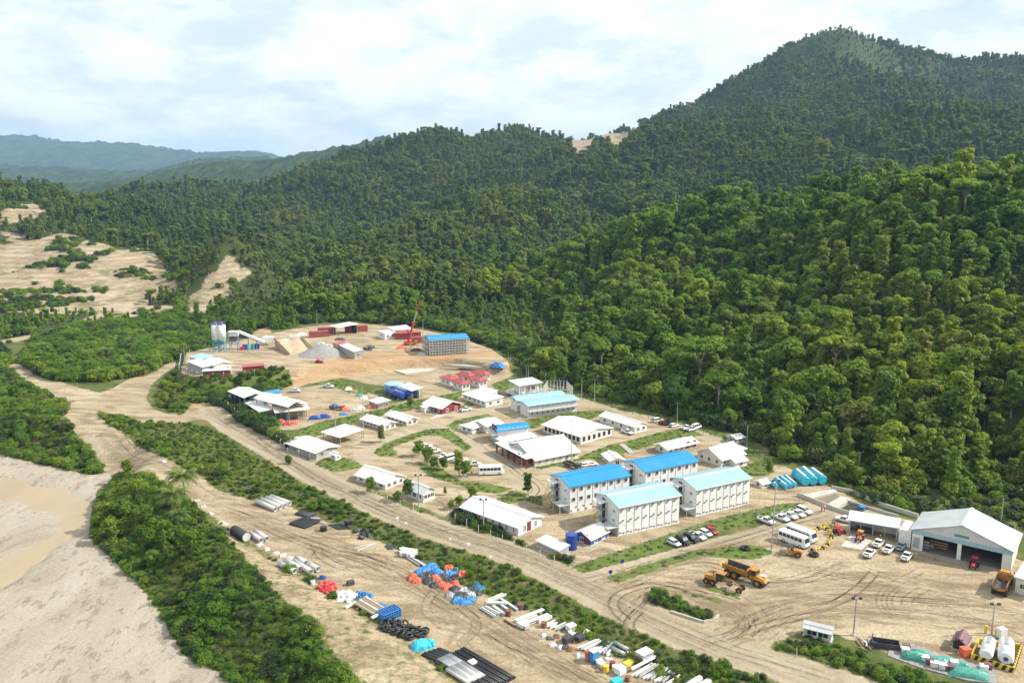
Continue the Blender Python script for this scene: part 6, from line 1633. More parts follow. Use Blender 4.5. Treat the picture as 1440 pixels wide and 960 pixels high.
# ------------------------------------------------------------------ stored material, tanks, containers, plant
# wheel tracks pressed into the earth
def track_mesh(lines):
    rnd = np.random.RandomState(5); V, F = [], []
    for l in lines:
        for rep in range(3):
            p = np.array(l); off = rnd.normal(0, 1.3)
            q = []
            for i in range(len(p) - 1):
                p0, p1, p2, p3 = p[max(0, i - 1)], p[i], p[i + 1], p[min(len(p) - 1, i + 2)]
                n = max(2, int(np.linalg.norm(p2 - p1) / 1.2))
                for k in range(n):
                    t = k / n; q.append(0.5 * (2 * p1 + (p2 - p0) * t + (2 * p0 - 5 * p1 + 4 * p2 - p3) * t * t + (3 * p1 - p0 - 3 * p2 + p3) * t ** 3))
            q = np.array(q); a, b = sorted(rnd.rand(2) * len(q)) if rep else (0, len(q))
            q = q[int(a):int(b)]
            if len(q) < 5: continue
            d = np.gradient(q, axis=0); d /= np.linalg.norm(d, axis=1)[:, None] + 1e-9; nrm = np.stack([-d[:, 1], d[:, 0]], 1)
            w = off + 1.2 * fbm(q[:, 0] / 15 + rep * 9, q[:, 1] / 15, 2, 44 + rep)
            for s in (-0.85, 0.85):
                for e0, e1 in ((-0.2, 0.2),):
                    A, B = q + nrm * (w + s + e0)[:, None], q + nrm * (w + s + e1)[:, None]
                    za, zb = height(A[:, 0], A[:, 1]) + .05, height(B[:, 0], B[:, 1]) + .05
                    k0 = len(V)
                    for i in range(len(q)): V += [(A[i, 0], A[i, 1], za[i]), (B[i, 0], B[i, 1], zb[i])]
                    F += [(k0 + 2 * i, k0 + 2 * i + 1, k0 + 2 * i + 3, k0 + 2 * i + 2) for i in range(len(q) - 1)]
    return np.array(V), np.array(F)
XT = [pp(p) for p in ([(900, 905), (880, 880), (890, 862), (905, 850), (930, 826), (1010, 836), (1060, 862), (1040, 892), (990, 905)], [(1180, 790), (1120, 815), (1060, 815), (1000, 790), (930, 800), (870, 826)], [(1230, 800), (1180, 840), (1100, 870), (1060, 900)], [(1300, 805), (1250, 835), (1260, 862), (1330, 872)], [(1390, 850), (1330, 835), (1260, 815), (1200, 795)], [(800, 812), (850, 803), (960, 772), (1060, 746), (1150, 716)], [(640, 728), (700, 712), (752, 690), (722, 665), (690, 640), (650, 612), (620, 598)], [(505, 655), (540, 664), (600, 690), (640, 712)], [(560, 640), (600, 650), (640, 650), (690, 655)])]
XT += [pp(p, LAY_Z) for p in ([(480, 775), (560, 800), (600, 830), (625, 852), (650, 850), (655, 832), (635, 822), (610, 835), (600, 860), (630, 885)], [(340, 715), (400, 745), (450, 760), (520, 775), (560, 790)], [(680, 880), (720, 905), (800, 935), (860, 968)], [(440, 765), (446, 780), (462, 790), (520, 815)])]
tv_, tf_ = track_mesh(RUTS + XT)
m, nt, b = ntree('pressed_earth')
tn = noise(nt, .5, 5, .7, wpos(nt)); b.inputs['Base Color'].default_value = (.235, .18, .115, 1); b.inputs['Roughness'].default_value = 1
tr_ = nt.nodes.new('ShaderNodeBsdfTransparent'); mx_ = nt.nodes.new('ShaderNodeMixShader'); nt.links.new(ramp(nt, tn, (.40, (0, 0, 0)), (.64, (.6, .6, .6))), mx_.inputs[0])
nt.links.new(tr_.outputs[0], mx_.inputs[1]); nt.links.new(b.outputs[0], mx_.inputs[2]); nt.links.new(mx_.outputs[0], nt.nodes['Material Output'].inputs['Surface'])
o = bpy.data.objects.new('wheel_tracks', mesh_np('wheel_tracks', tv_, tf_, m)); o['kind'] = 'structure'; C.objects.link(o)
def gz(px, py, dz=0.0):
    a = G(px, py); return (float(a[0]), float(a[1]), float(a[2]) + dz)
def solo(name, mb, mat, label, cat, loc, rz=0.0, group=None, smooth_shade=False):
    o = mb.build(name, mat, None, None, loc, rz, smooth_shade); return tag(o, label, cat, group)
def between(a, b):
    p, q = G(*a), G(*b); c = (p + q) / 2
    return c, float(np.linalg.norm((q - p)[:2])), math.atan2(q[1] - p[1], q[0] - p[0])
def pipe(a, b, r, label, group, mat=None, name='concrete_pipe', cat='pipe', dz=0.0, hollow=.86):
    c, L, rz = between(a, b)
    t = MB().cyl((-L / 2, 0, 0), (L / 2, 0, 0), r, None, 16, True, hollow)
    t.cyl((L / 2 - .25, 0, 0), (L / 2 - .02, 0, 0), r * 1.05, None, 16, False)
    z = hz(c[0], c[1])
    return solo(name, t, mat or M_pipe, label, cat, (c[0], c[1], z + r + dz), rz, group, True)
for k, (a, b) in enumerate((((361, 708), (388, 719)), ((368, 705), (395, 716)), ((375, 702), (402, 713.5)), ((381, 699.5), (408, 711)))):
    pipe(a, b, .55, ['nearest of the four large pale pipes by the green bank', 'second pale pipe of four by the green bank', 'third pale pipe of four by the green bank', 'farthest of the four large pale pipes by the green bank'][k], 'large pale pipes beside the green bank')
for k, (a, b) in enumerate((((393, 795), (415, 806)), ((401, 791), (423, 803)), ((414, 793), (438, 808)), ((417, 787.5), (431, 795)), ((433, 796), (448, 804)))):
    pipe(a, b, .58, ['leftmost pale pipe of five above the red bags', 'second pale pipe of five above the red bags', 'middle pale pipe of five, the longest', 'short pale pipe behind the longest of five', 'short pale pipe at the right end of five'][k], 'five pale pipes above the red bags')
for k, (a, b) in enumerate((((352, 753), (368, 763)), ((359, 750), (376, 761)))): pipe(a, b, .55, ['pale pipe next to the dark corrugated culvert', 'pale pipe at the right of the culvert pair'][k], 'pale pipes beside the corrugated culvert')
for k, (a, b) in enumerate((((955, 974), (985, 954)), ((968, 978), (998, 956)))): pipe(a, b, .5, ['grey pipe at the bottom edge, left one', 'grey pipe at the bottom edge, right one'][k], 'grey pipes at the bottom edge')
c, L, rz = between((329, 750), (347, 761))
t = thing('culvert_tank', 'dark corrugated culvert tank with a pale end', 'culvert', (c[0], c[1], hz(c[0], c[1]) + 1.0), rz)
m_ = MB().cyl((-L / 2, 0, 0), (L / 2, 0, 0), 1.0, None, 20)
for i in range(14): m_.cyl((-L / 2 + L * (i + .3) / 14, 0, 0), (-L / 2 + L * (i + .7) / 14, 0, 0), 1.05, None, 20)
m_.build('shell', M_dsteel, t, None, None, None, True); MB().cyl((L / 2 + .01, 0, 0), (L / 2 + .06, 0, 0), .92, None, 20).build('end_plate', M_pipe, t)
def beam(a, b, w, h, mat, label, group, name='steel_beam', cat='beam', dz=0.0, ib=True):
    c, L, rz = between(a, b)
    m = MB()
    if ib: m.box((0, 0, h * .95), (L, w, h * .1)).box((0, 0, h * .05), (L, w, h * .1)).box((0, 0, h / 2), (L, w * .2, h * .8))
    else: m.box((0, 0, h / 2), (L, w, h))
    return solo(name, m, mat, label, cat, (c[0], c[1], hz(c[0], c[1]) + dz), rz, group)
def z4b(x, y): return (660 + x / 4.8, 800 + y / 4.8)
BEAMS = [((110, 225), (240, 175), .45, M_pipe), ((125, 215), (225, 172), .3, M_white), ((140, 232), (250, 178), .35, M_pipe), ((118, 240), (255, 246), .5, M_white), ((70, 268), (165, 330), .2, M_steel), ((82, 262), (178, 322), .2, M_white), ((95, 256), (190, 314), .2, M_steel), ((108, 252), (205, 306), .2, M_white),
         ((160, 250), (240, 312), .6, M_grey_roof), ((185, 225), (285, 300), .5, M_grey_roof), ((210, 210), (325, 285), .5, M_grey_roof), ((235, 345), (312, 392), .3, M_rust)]
for k, (a, b, w, mt) in enumerate(BEAMS): beam(z4b(*a), z4b(*b), w, .3, mt, 'loose steel section in the crossed stack nearest the black netting heap' if mt is not M_rust else 'single rusty beam lying alone on the bare earth', 'crossed steel sections', dz=.0 if k in (4, 5, 6, 7, 11) else .12 * (k % 4))
for k, (a, b, w, mt) in enumerate((((315, 360), (500, 282), .8, M_white), ((390, 372), (535, 316), .9, M_pipe), ((470, 362), (556, 326), .45, M_white), ((520, 390), (602, 342), .45, M_white), ((545, 398), (620, 356), .45, M_white), ((575, 408), (650, 372), .4, M_pipe), ((600, 418), (676, 380), .4, M_steel))):
    beam(z4b(*a), z4b(*b), w, .45, mt, ['widest white girder in the storage row', 'wide grey girder beside the widest white one', 'thin white girder, first of three', 'thin white girder, second of three', 'thin white girder, third of three', 'pale girder left of the white crates', 'grey girder touching the white crates'][k], 'girders laid side by side')
for k in range(9): beam(z4b(728 + k * 25, 545 + k * 5), z4b(862 + k * 15, 484 + k * 4), .35, .35, [M_white, M_pipe, M_white, M_steel][k % 4], 'pale steel section in the pack behind the blue and white cabinet', 'pack of pale steel sections', dz=.2 * (k % 2))
for k in range(10):
    a = z4b(1095 + k * 26, 725 + k * 6); b = z4b(1235 + k * 21, 640 + k * 8)
    beam(a, b, .28, .3, [M_white, M_pipe, M_steel][k % 3], 'thin pale section in the last pack at the bottom edge', 'last pack of thin pale sections', dz=.16 * (k % 3))
beam(z4b(1095, 700), z4b(1255, 612), .3, .35, M_white, 'long white section lying across the last pack', 'last pack of thin pale sections', dz=.6)
for k, (a, b) in enumerate((((958, 545), (1052, 590)), ((980, 508), (1074, 555)))): pipe(z4b(*a), z4b(*b), .38, ['grey pipe behind the pack of steel sections, nearer one', 'grey pipe behind the pack of steel sections, farther one'][k], 'grey pipes by the verge', M_steel)
for k in range(5): beam((571 + k * 5, 784 + k * 1.2), (590 + k * 5, 796 + k * 1.1), .3, .3, [M_steel, M_dsteel, M_pipe][k % 3], 'grey steel section in front of the blue and orange heap', 'grey sections by the heap')
for k, (a, b) in enumerate((((497, 772), (522, 766)), ((503, 775), (528, 763.5)))): beam(a, b, .22, .2, M_pipe, ['pale post lying on the bare earth, nearer one', 'pale post lying on the bare earth, farther one'][k], 'two pale posts lying crossed')
for k in range(10):                          # pack of black plastic pipes
    f = k / 9; pipe((408 + 20 * f, 737 - 8.2 * f), (430 + 20 * f, 743 - 8.2 * f), .26, 'black pipe in the flat pack below the green bank', 'flat pack of black pipes', M_black, 'plastic_pipe', hollow=.7)
for k in range(5): beam((428 + k * 3, 729 + k * 1), (448 + k * 2.4, 727 + k * 2.3), .3, .3, [M_steel, M_pipe, M_rust][k % 3], 'flat grey section beside the flat black pipe pack', 'flat grey sections beside black pipes', ib=False)
for k in range(4): pipe((416 + k * 2, 723.5 - k), (437 + k * 2, 728 - k), .3, 'dark pipe on the grass edge above the flat black pack', 'dark pipes on the grass edge', M_dsteel, 'plastic_pipe', hollow=.7)
for k in range(6): beam((462 + k * 3, 738 - k * .4), (478 + k * 3, 745 - k * .5), .2, .2, M_dsteel, 'dark rail in the row left of the black crate', 'dark rails left of the black crate')
for k in range(12):                          # long black pipes, lower row
    f = k / 11; a = (652 - 40 * f, 913 + 20 * f); pipe(a, (a[0] + 72, a[1] + 41), .24, 'long black pipe in the lowest storage row', 'long black pipes of the lowest row', M_black, 'plastic_pipe', dz=.1 * (k % 2), hollow=.7)
for k in range(9):
    f = k / 8; a = (594 + 24 * f, 921 - 8 * f); pipe(a, (a[0] + 26, a[1] + 11), .24, 'short black pipe next to the cyan wrapped bale', 'short black pipes by the cyan bale', M_black, 'plastic_pipe', dz=.1 * (k % 2), hollow=.7)
for k in range(8):
    f = k / 7; a = (616 + 16 * f, 930 - 7 * f); pipe(a, (a[0] + 22, a[1] + 13), .27, 'grey conduit in the pack between the black pipes', 'grey conduits of the lowest row', M_steel, 'plastic_pipe', dz=.15, hollow=.7)
for k in range(9):
    f = k / 8; a = (628 + 22 * f, 944 - 10 * f); pipe(a, (a[0] + 32, a[1] + 20), .27, 'pale grey conduit in the pack at the bottom edge', 'pale grey conduits at the bottom edge', M_pipe if k % 3 == 0 else M_steel, 'plastic_pipe', dz=.15, hollow=.7)
def lump(name, px, py, lx, ly, h, mat, label, cat, group, seed, rz=None, sharp=.5, n=10):
    p = gz(px, py, -.02)
    m = MB(); m.add(*lump_geo(lx, ly, h, seed, n, sharp))
    return solo(name, m, mat, label, cat, p, R.random() * 6 if rz is None else rz, group)
HEAP = [('blue_tarp', M_blue, 'blue tarp', [(596, 803, 3), (606, 799, 3), (614, 805, 2.6), (634, 808, 2.6), (642, 804, 2), (588, 806, 1.6)]), ('orange_net', M_orange, 'orange net', [(581, 813, 2.2), (586, 817, 1.8), (612, 815, 2.4), (618, 822, 2.4), (632, 801, 2.2), (650, 809, 2.4), (628, 826, 2.2), (640, 822, 1.8)]),
        ('scrap_heap', M_dsteel, 'dark scrap', [(593, 813, 2.2), (603, 810, 2.4), (604, 818, 2.2), (622, 812, 2.4), (640, 815, 2.6), (612, 824, 2), (630, 818, 2)])]
for nm, mt, lb, pts in HEAP:
    for i, (x, y, s) in enumerate(pts): lump(nm, x, y, s * 1.15, s, .9 + .3 * R.random(), mt, lb + ' bundle in the larger blue and orange heap', 'bundle', lb + ' of the larger heap', i * 7 + len(nm))
for i, (x, y, s, mt, nm) in enumerate(((668, 823, 2.4, M_blue, 'blue_tarp'), (675, 828, 1.6, M_blue, 'blue_tarp'), (644, 844, 2.2, M_blue, 'blue_tarp'), (654, 847, 2, M_blue, 'blue_tarp'), (661, 843, 1.8, M_blue, 'blue_tarp'), (640, 829, 2.2, M_dsteel, 'scrap_heap'), (652, 831, 2.6, M_steel, 'scrap_heap'), (664, 831, 2.6, M_dsteel, 'scrap_heap'), (650, 838, 2.6, M_dsteel, 'scrap_heap'), (660, 836, 2.2, M_steel, 'scrap_heap'), (671, 834, 2, M_dsteel, 'scrap_heap'), (633, 837, 1.6, M_steel, 'scrap_heap'))):
    lump(nm, x, y, s * 1.2, s, .8, mt, ('blue tarp' if mt is M_blue else 'dark scrap' if mt is M_dsteel else 'grey scrap') + ' bundle in the smaller heap next to the crossed steel', 'bundle', nm + (' grey' if mt is M_steel else '') + ' of the smaller heap', 300 + i)
for i in range(22):                           # heap of red bags
    a, r = i * 2.4, math.sqrt(i / 22.0)
    lump('red_bag', 459.5 + 13 * r * math.cos(a), 826 + 8.5 * r * math.sin(a), 1.1, .8, .5 + .75 * (1 - r), M_red if i % 4 else M_orange, 'red bag in the bright red heap at the bank edge', 'bag', 'red bags in a heap', 500 + i, n=6, sharp=.25)
for i in range(15):
    a, r = i * 2.4, math.sqrt(i / 15.0)
    lump('white_sack', 486 + 15 * r * math.cos(a), 838 + 8 * r * math.sin(a), 1.3, .9, .5 + .4 * (1 - r), M_white if i % 3 else M_pipe, 'white sack in the pale heap after the red bags', 'sack', 'white sacks in a heap', 540 + i, n=6, sharp=.35)
for i in range(9): lump('blue_bundle', 503 + (i % 5) * 4.5, 835 + (i // 5) * 7 + (i % 5) * .8, 1.2, .9, .9, M_blue, 'blue plastic bundle between white sacks and timber stack', 'bundle', 'blue bundles before the timber stack', 570 + i, n=6)
for i in range(7): lump('white_bundle', 515 + i * 4, 841 + i * 3.2, 1.0, .8, .6, M_white, 'white bundle along the upper edge of the timber stack', 'bundle', 'white bundles along the timber stack', 590 + i, n=6)
for i in range(4): lump('blue_bundle', 536 + i * 3.4, 851 + i * 2.4, 1.3, .9, .7, M_blue, 'blue bundle above the blue lattice crate', 'bundle', 'blue bundles above the lattice crate', 600 + i, n=6)
lump('orange_bundle', 507, 846, 1.2, 1, .9, M_yellow, 'single orange bundle beside the timber stack', 'bundle', None, 611, n=6)
lump('blue_bundle', 453, 813, 1.6, 1.1, .8, M_navy, 'dark blue bundle on top of the red bag heap edge', 'bundle', None, 612, n=6)
for k in range(13):                           # stack of planks
    f = k / 12; a = (499 + 16 * f, 853 - 9 * f); beam(a, (a[0] + 28, a[1] + 16), .3, .22, [M_wood, M_pipe, M_wood, M_conc][k % 4], 'weathered plank in the flat stack left of the blue lattice crate', 'planks in the flat stack', 'plank', 'plank', .5 + .1 * (k % 3), False)
for k in range(5):
    f = k / 4; beam((502 + 26 * f, 858 + 12 * f), (516 + 26 * f, 847 + 13 * f), .25, .45, M_wood, 'timber bearer under the plank stack', 'bearers under the plank stack', 'bearer', 'timber', 0, False)
beam((486, 855), (502, 849.5), .4, .3, M_white, 'white beam end sticking out left of the plank stack', None, ib=False, dz=.3); beam((523, 875), (556, 859), .45, .3, M_white, 'white beam lying across the plank stack end', None, ib=False, dz=.9)
# blue lattice crate
c, L, rz = between((540, 876), (564, 866))
t = thing('lattice_crate', 'blue lattice crate at the end of the plank stack', 'crate', (c[0], c[1], hz(c[0], c[1])), rz)
w_, h_ = 2.2, 1.5
MB().box((0, w_ / 2, h_ / 2), (L - .2, w_ - .2, h_ - .2)).build('core', M_navy, t)
for i in range(8):
    x = -L / 2 + L * i / 7; MB().box((x, w_ / 2, h_ / 2), (.12, w_ + .1, h_)).build('slat', M_blue, t)
for z in (.1, .55, 1.0, 1.45):
    MB().box((0, -.02, z), (L, .1, .12)).build('slat', M_blue, t); MB().box((0, w_ + .02, z), (L, .1, .12)).build('slat', M_blue, t)
def torus_mb(Rr, r, n=16, k=7):
    V, F = [], []
    for i in range(n):
        for j in range(k):
            a, b = i * 2 * math.pi / n, j * 2 * math.pi / k; V.append(((Rr + r * math.cos(b)) * math.cos(a), (Rr + r * math.cos(b)) * math.sin(a), r * math.sin(b)))
    for i in range(n):
        for j in range(k): F.append((i * k + j, ((i + 1) % n) * k + j, ((i + 1) % n) * k + (j + 1) % k, i * k + (j + 1) % k))
    return MB().add(V, F)
coil = torus_mb(.62, .17).mesh('hose_coil', M_black, True)
tyre_me = torus_mb(.42, .17).mesh('tyre', M_tyre, True)
for i in range(34):
    f = (i % 12) / 11; rowy = i // 12
    p = gz(546 + 52 * f + R.uniform(-2, 2) - rowy * 5, 872 + 17 * f + rowy * 6 + R.uniform(-1, 1), .2 + .3 * R.random())
    o = bpy.data.objects.new('hose_coil', coil); C.objects.link(o); o.location = p; o.rotation_euler = (R.uniform(-.5, .5), R.uniform(-.5, .5), R.random() * 3); o.scale = [R.uniform(.8, 1.25)] * 3
    tag(o, 'black hose coil in the heap between blue lattice crate and cyan bale', 'hose', 'black hose coils in a heap')
lump('cyan_bale', 592, 909, 3.6, 2.6, 1.3, M_cyan, 'cyan wrapped bale beside the black pipes', 'bale', None, 620, math.radians(25), .12); lump('cyan_bale', 606, 906, 1.6, 1.5, 1.1, M_cyan, 'small round cyan bale right of the large one', 'bale', None, 621, 0, .12)
def crate(px, py, s, mat, label, rz=.6, name='crate', cat='crate', group=None, dz=0.0, planks=True):
    t = thing(name, label, cat, gz(px, py, dz), rz, group)
    MB().box((0, 0, s[2] / 2 + .08), (s[0], s[1], s[2] - .16)).build('box', mat, t); MB().box((0, 0, s[2] + .02), (s[0] + .06, s[1] + .06, .08)).build('lid', M_white if mat in (M_white, M_steel, M_blue) else mat, t)
    for y in (-s[1] * .38, 0, s[1] * .38): MB().box((0, y, .05), (s[0], .14, .1)).build('skid', M_wood, t)
    return t
for i, (x, y, s, mt, lb) in enumerate(((801.5 + 25.5, 928, (.8, .7, 1.6), M_orange, 'orange cabinet next to the blue and white cabinet'), (835, 930, (1.3, 1.1, 2.0), M_blue, 'tall blue and white cabinet in the storage row'), (872, 946.5, (1.5, 1.2, 1.1), M_white, 'white crate near the yellow drum'), (803, 885.5, (1.5, 1.2, 1.0), M_white, 'white crates at the end of the girders'),
      (906, 929, (2.4, 1.7, 1.7), M_steel, 'large grey box against the shrubby verge'), (798, 902.5, (1.6, 1.2, 1.0), M_dsteel, 'dark cabinet left of the pale steel pack'), (806, 895, (1.4, 1.1, .9), M_steel, 'grey cabinet behind the dark cabinet'), (816, 900.5, (1.5, 1.1, .9), M_dsteel, 'dark cabinet nearest the pale steel pack'), (822, 893, (1.4, 1.1, .8), M_steel, 'grey cabinet against the verge'),
      (843, 933.5, (1.0, .8, .7), M_white, 'small white box behind the blue cabinet'), (846, 937, (1.2, 1, .7), M_conc, 'grey box left of the drums'), (884, 934.5, (1.8, 1.1, .5), M_kyellow, 'pale yellow pallet stack'), (867, 962, (1.6, 1.2, .8), M_cyan, 'pale blue box at the bottom edge'), (664.5, 935, (1.1, 1.1, .7), M_white, 'white box on the long black pipes'),
      (490, 738, (1.2, 1.2, 1.0), M_black, 'black crate by the green bank'), (493, 822, (1.3, .9, .8), M_dsteel, 'dark grey box above the white sacks'), (438, 815, (1.0, .9, .9), M_conc, 'grey box left of the red bags'), (736, 881, (1.5, 1.2, .8), M_white, 'white crate under the crossed steel'), (740, 884, (.9, .8, .7), M_grey_roof, 'small metal box beside the wide grey girder'))):
    crate(x, y, s, mt, lb, .55 + .1 * (i % 3))
def drum(px, py, r, h, mat, label, name='drum', cat='drum', group=None, dz=0):
    t = MB().cyl((0, 0, 0), (0, 0, h), r, None, 16)
    for z in (.02, h * .33, h * .66, h - .06): t.cyl((0, 0, z), (0, 0, z + .05), r * 1.04, None, 16)
    return solo(name, t, mat, label, cat, gz(px, py, dz), 0, group)
drum(852, 944, .45, 1.1, M_kyellow, 'yellow drum in front of the dark red one'); drum(861, 937.5, .45, .95, M_red_wall, 'dark red drum behind the yellow one'); drum(864, 941.5, .4, .8, M_white, 'small white drum by the red one'); drum(732, 855.5, .6, 1.0, M_maroon, 'maroon drum at the verge'); drum(715, 865, .55, 1.1, M_rust, 'rusty orange drum by the crossed steel'); drum(765, 881, .5, .9, M_rust, 'rusty drum among the thin girders')
drum(440, 821, .45, .8, M_white, 'white drum left of the red bags'); drum(455, 746, .75, 1.0, M_black, 'black drum standing alone on the bare earth'); drum(882, 957, .4, .8, M_rust, 'rusty drum at the bottom edge')
for i, (x, y) in enumerate(((499, 748), (505, 746), (510, 752), (516, 749), (519, 754), (508, 757), (513, 745))): lump('black_sack', x, y, 1.5, 1.2, .9, M_black, 'black sack in the small pile by the dry bank', 'sack', 'black sacks in a pile', 640 + i, n=6)
for i, (x, y) in enumerate(((549, 771), (555, 768), (545, 768))): lump('scrap_heap', x, y, 1.6, 1.2, .6, M_dsteel, 'dark scrap left of the white bales', 'scrap', 'dark scrap left of the bales', 660 + i, n=6)
for i in range(9): crate(566 + (i % 5) * 4.3, 777 + (i // 5) * 4.5 + (i % 5) * .7, (1.0, .9, 1.0), M_white if i % 3 else M_steel, 'white bale in the small block by the grey sections', .5, 'bale', 'bale', 'white bales in a block')
for i in range(12):                           # small scrap in the gaps of the storage rows
    x, y = z4b(*[(500, 445), (545, 470), (590, 455), (560, 510), (610, 525), (650, 530), (680, 545), (735, 585), (760, 590), (880, 640), (895, 665), (940, 610)][i]); lump('scrap_heap', x, y, 1.6, 1.1, .5, [M_steel, M_dsteel, M_rust, M_pipe][i % 4], 'small scrap heap in a gap of the right storage row', 'scrap', 'small scrap heaps in gaps', 700 + i, n=6)
for i, (x, y) in enumerate(((365, 766), (375, 772), (388, 778), (398, 781), (406, 785), (316, 737), (311, 735), (258, 662), (262, 668), (230, 649), (277, 704), (286, 712), (296, 722))): lump('rubble_heap', x, y, 1.8, 1.3, .5, M_pipe if i % 2 else M_conc, 'small pale rubble heap at the track edge', 'rubble', 'small rubble heaps', 720 + i, n=6)

# containers -------------------------------------------------------------
def container(label, a, b, by=None, mat=None, W_=2.44, H_=2.6, group=None, zb=None, roof=None, side=1):
    """a, b: ground line of the visible long side"""
    p, q = (P(*a, zb), P(*b, zb)) if zb is not None else (G(*a), G(*b))
    L = np.linalg.norm((q - p)[:2]); rz = math.atan2(q[1] - p[1], q[0] - p[0])
    t = thing('shipping_container', label, 'container', (p[0], p[1], p[2] if zb is None else zb), rz, group)
    m = MB().box((L / 2, W_ / 2, H_ / 2), (L - .1, W_ - .1, H_ - .06))
    n = int(L / .55)
    for i in range(n):
        x = .3 + (L - .6) * (i + .5) / n; m.box((x, W_ / 2, H_ / 2), (.2, W_ - .02, H_ - .3))
    m.build('body', mat or M_container, t)
    fr = MB()
    for x in (.06, L - .06):
        for y in (.06, W_ - .06): fr.box((x, y, H_ / 2), (.14, .14, H_))
    fr.box((L / 2, .05, H_ - .06), (L, .12, .12)).box((L / 2, W_ - .05, H_ - .06), (L, .12, .12)); fr.build('frame', mat or M_container, t)
    for s in (-.27, .27): MB().box((L + .01, W_ / 2 + s * W_, H_ / 2), (.06, W_ * .46, H_ - .3)).build('door', mat or M_container, t)
    if roof: MB().box((L / 2, W_ / 2, H_ + .12), (L + .6, W_ + .8, .1)).build('roof_sheet', roof, t)
    return t
gC = 'oxide red containers on the upper terrace'
container('red container with a grey roof sheet in front of the batching office', (286, 533), (324, 531), None, None, 3.2, 2.8, gC, Z3, M_grey_roof)
container('pair-width red container standing alone below the sand heap', (343, 526.5), (372, 524), None, None, 4.2, 2.7, gC, Z3, M_red_roof)
container('long red container at the left of the back row', (435, 475), (463, 473.5), None, None, 2.6, 2.7, gC, Z3); container('red container just behind the long left one', (447, 469.5), (472, 468.5), None, None, 2.6, 2.7, gC, Z3); container('red container under the flat white roof', (485, 467.5), (501, 467), None, None, 2.6, 2.7, gC, Z3); container('red container at the right of the flat white roof', (502, 466.5), (517, 465.5), None, None, 2.6, 2.7, gC, Z3)
container('red container behind the crane chassis, left one', (555, 477.5), (574, 477), None, None, 5.0, 2.7, gC, Z3, M_red_roof); container('red container behind the crane boom, right one', (575, 476.5), (592, 475.5), None, None, 5.0, 2.7, gC, Z3, M_red_roof); container('red container between crane and scaffolding', (580, 483), (596, 482), None, None, 2.5, 2.6, gC, Z3)
container('beige container under the awning of the left storage yard', (408, 587.5), (432, 584.5), None, M_beige, 2.6, 2.8, 'containers under the awning'); container('slate blue container under the awning of the left storage yard', (386, 588), (406, 587.5), None, paint('slate_blue_container_paint', (.17, .24, .33), .6), 2.6, 2.8, 'containers under the awning')

# batching plant ------------------------------------------------------------
def silo(px, py, label):
    b = P(px, py, Z3); t = thing('cement_silo', label, 'silo', tuple(b), 0, 'twin cement silos')
    top = D(px, 453.5, b[1])[2] - Z3; h0 = top * .44
    MB().cyl((0, 0, h0), (0, 0, top - .8), 1.65, None, 24).build('tank', M_white, t, smooth_shade=True)
    MB().cyl((0, 0, h0 - 2.0), (0, 0, h0), .5, 1.65, 24).build('cone', M_tank, t, smooth_shade=True)
    MB().cyl((0, 0, top - .8), (0, 0, top - .65), 1.7, None, 20).build('top_deck', M_blue, t)
    bn = MB()
    for k in range(1, 5): bn.cyl((0, 0, h0 + (top - .8 - h0) * k / 5), (0, 0, h0 + (top - .8 - h0) * k / 5 + .08), 1.69, None, 24)
    bn.build('band', M_steel, t); rl = MB()
    for i in range(10):
        a = i * .628; rl.bar((1.6 * math.cos(a), 1.6 * math.sin(a), top - .7), (1.6 * math.cos(a), 1.6 * math.sin(a), top + .3), .06); a2 = a + .628; rl.bar((1.6 * math.cos(a), 1.6 * math.sin(a), top + .3), (1.6 * math.cos(a2), 1.6 * math.sin(a2), top + .3), .05)
    rl.build('railing', M_blue, t); MB().box((0, 0, top - .2), (.9, .9, .9)).build('dust_filter', M_orange, t)
    for i in range(4):
        a = i * math.pi / 2 + .78; MB().bar((1.5 * math.cos(a), 1.5 * math.sin(a), -.3), (1.5 * math.cos(a), 1.5 * math.sin(a), h0 + .3), .22).build('leg', M_tank, t)
    br = MB()
    for i in range(4):
        a, b_ = i * math.pi / 2 + .78, (i + 1) * math.pi / 2 + .78
        for z0, z1 in ((0.2, h0 * .5), (h0 * .5, h0 - .2)): br.bar((1.5 * math.cos(a), 1.5 * math.sin(a), z0), (1.5 * math.cos(b_), 1.5 * math.sin(b_), z1), .08); br.bar((1.5 * math.cos(b_), 1.5 * math.sin(b_), z0), (1.5 * math.cos(a), 1.5 * math.sin(a), z1), .08)
    br.build('bracing', M_tank, t)
silo(305, 494.5, 'white cement silo on blue legs, left of the pair'); silo(313.5, 494.5, 'white cement silo on blue legs, next to the mixing tower')
b = P(330, 491, Z3); t = thing('mixing_tower', 'concrete mixing tower with white cabin between silos and conveyor', 'tower', tuple(b), .1)
hh = D(330, 466, b[1])[2] - Z3
for x in (-1.6, 1.6):
    for y in (-1.4, 1.4): MB().bar((x, y, -.3), (x, y, hh), .2).build('leg', M_blue, t)
br = MB()
for z in (hh * .3, hh * .6):
    for y in (-1.4, 1.4): br.bar((-1.6, y, z), (1.6, y, z), .12); br.bar((-1.6, y, z), (1.6, y, z + hh * .28), .08)
br.build('bracing', M_blue, t); MB().box((0, 0, hh * .62), (3.0, 2.6, hh * .16)).build('mixer', M_rust, t); MB().box((0, 0, hh * .86), (3.6, 3.2, hh * .2)).build('cabin', M_wall, t); MB().box((0, 0, hh), (4.2, 3.8, .15)).build('roof', M_white_roof, t); MB().cyl((0, 0, hh * .4), (0, 0, hh * .54), .4, 1.2, 12).build('hopper', M_steel, t)
a_, c_ = D(336, 467.5, b[1] - 1), P(372, 482, Z3 + 2.5)
t = thing('conveyor', 'inclined conveyor from the sand heap up to the mixing tower', 'conveyor', (0, 0, 0))
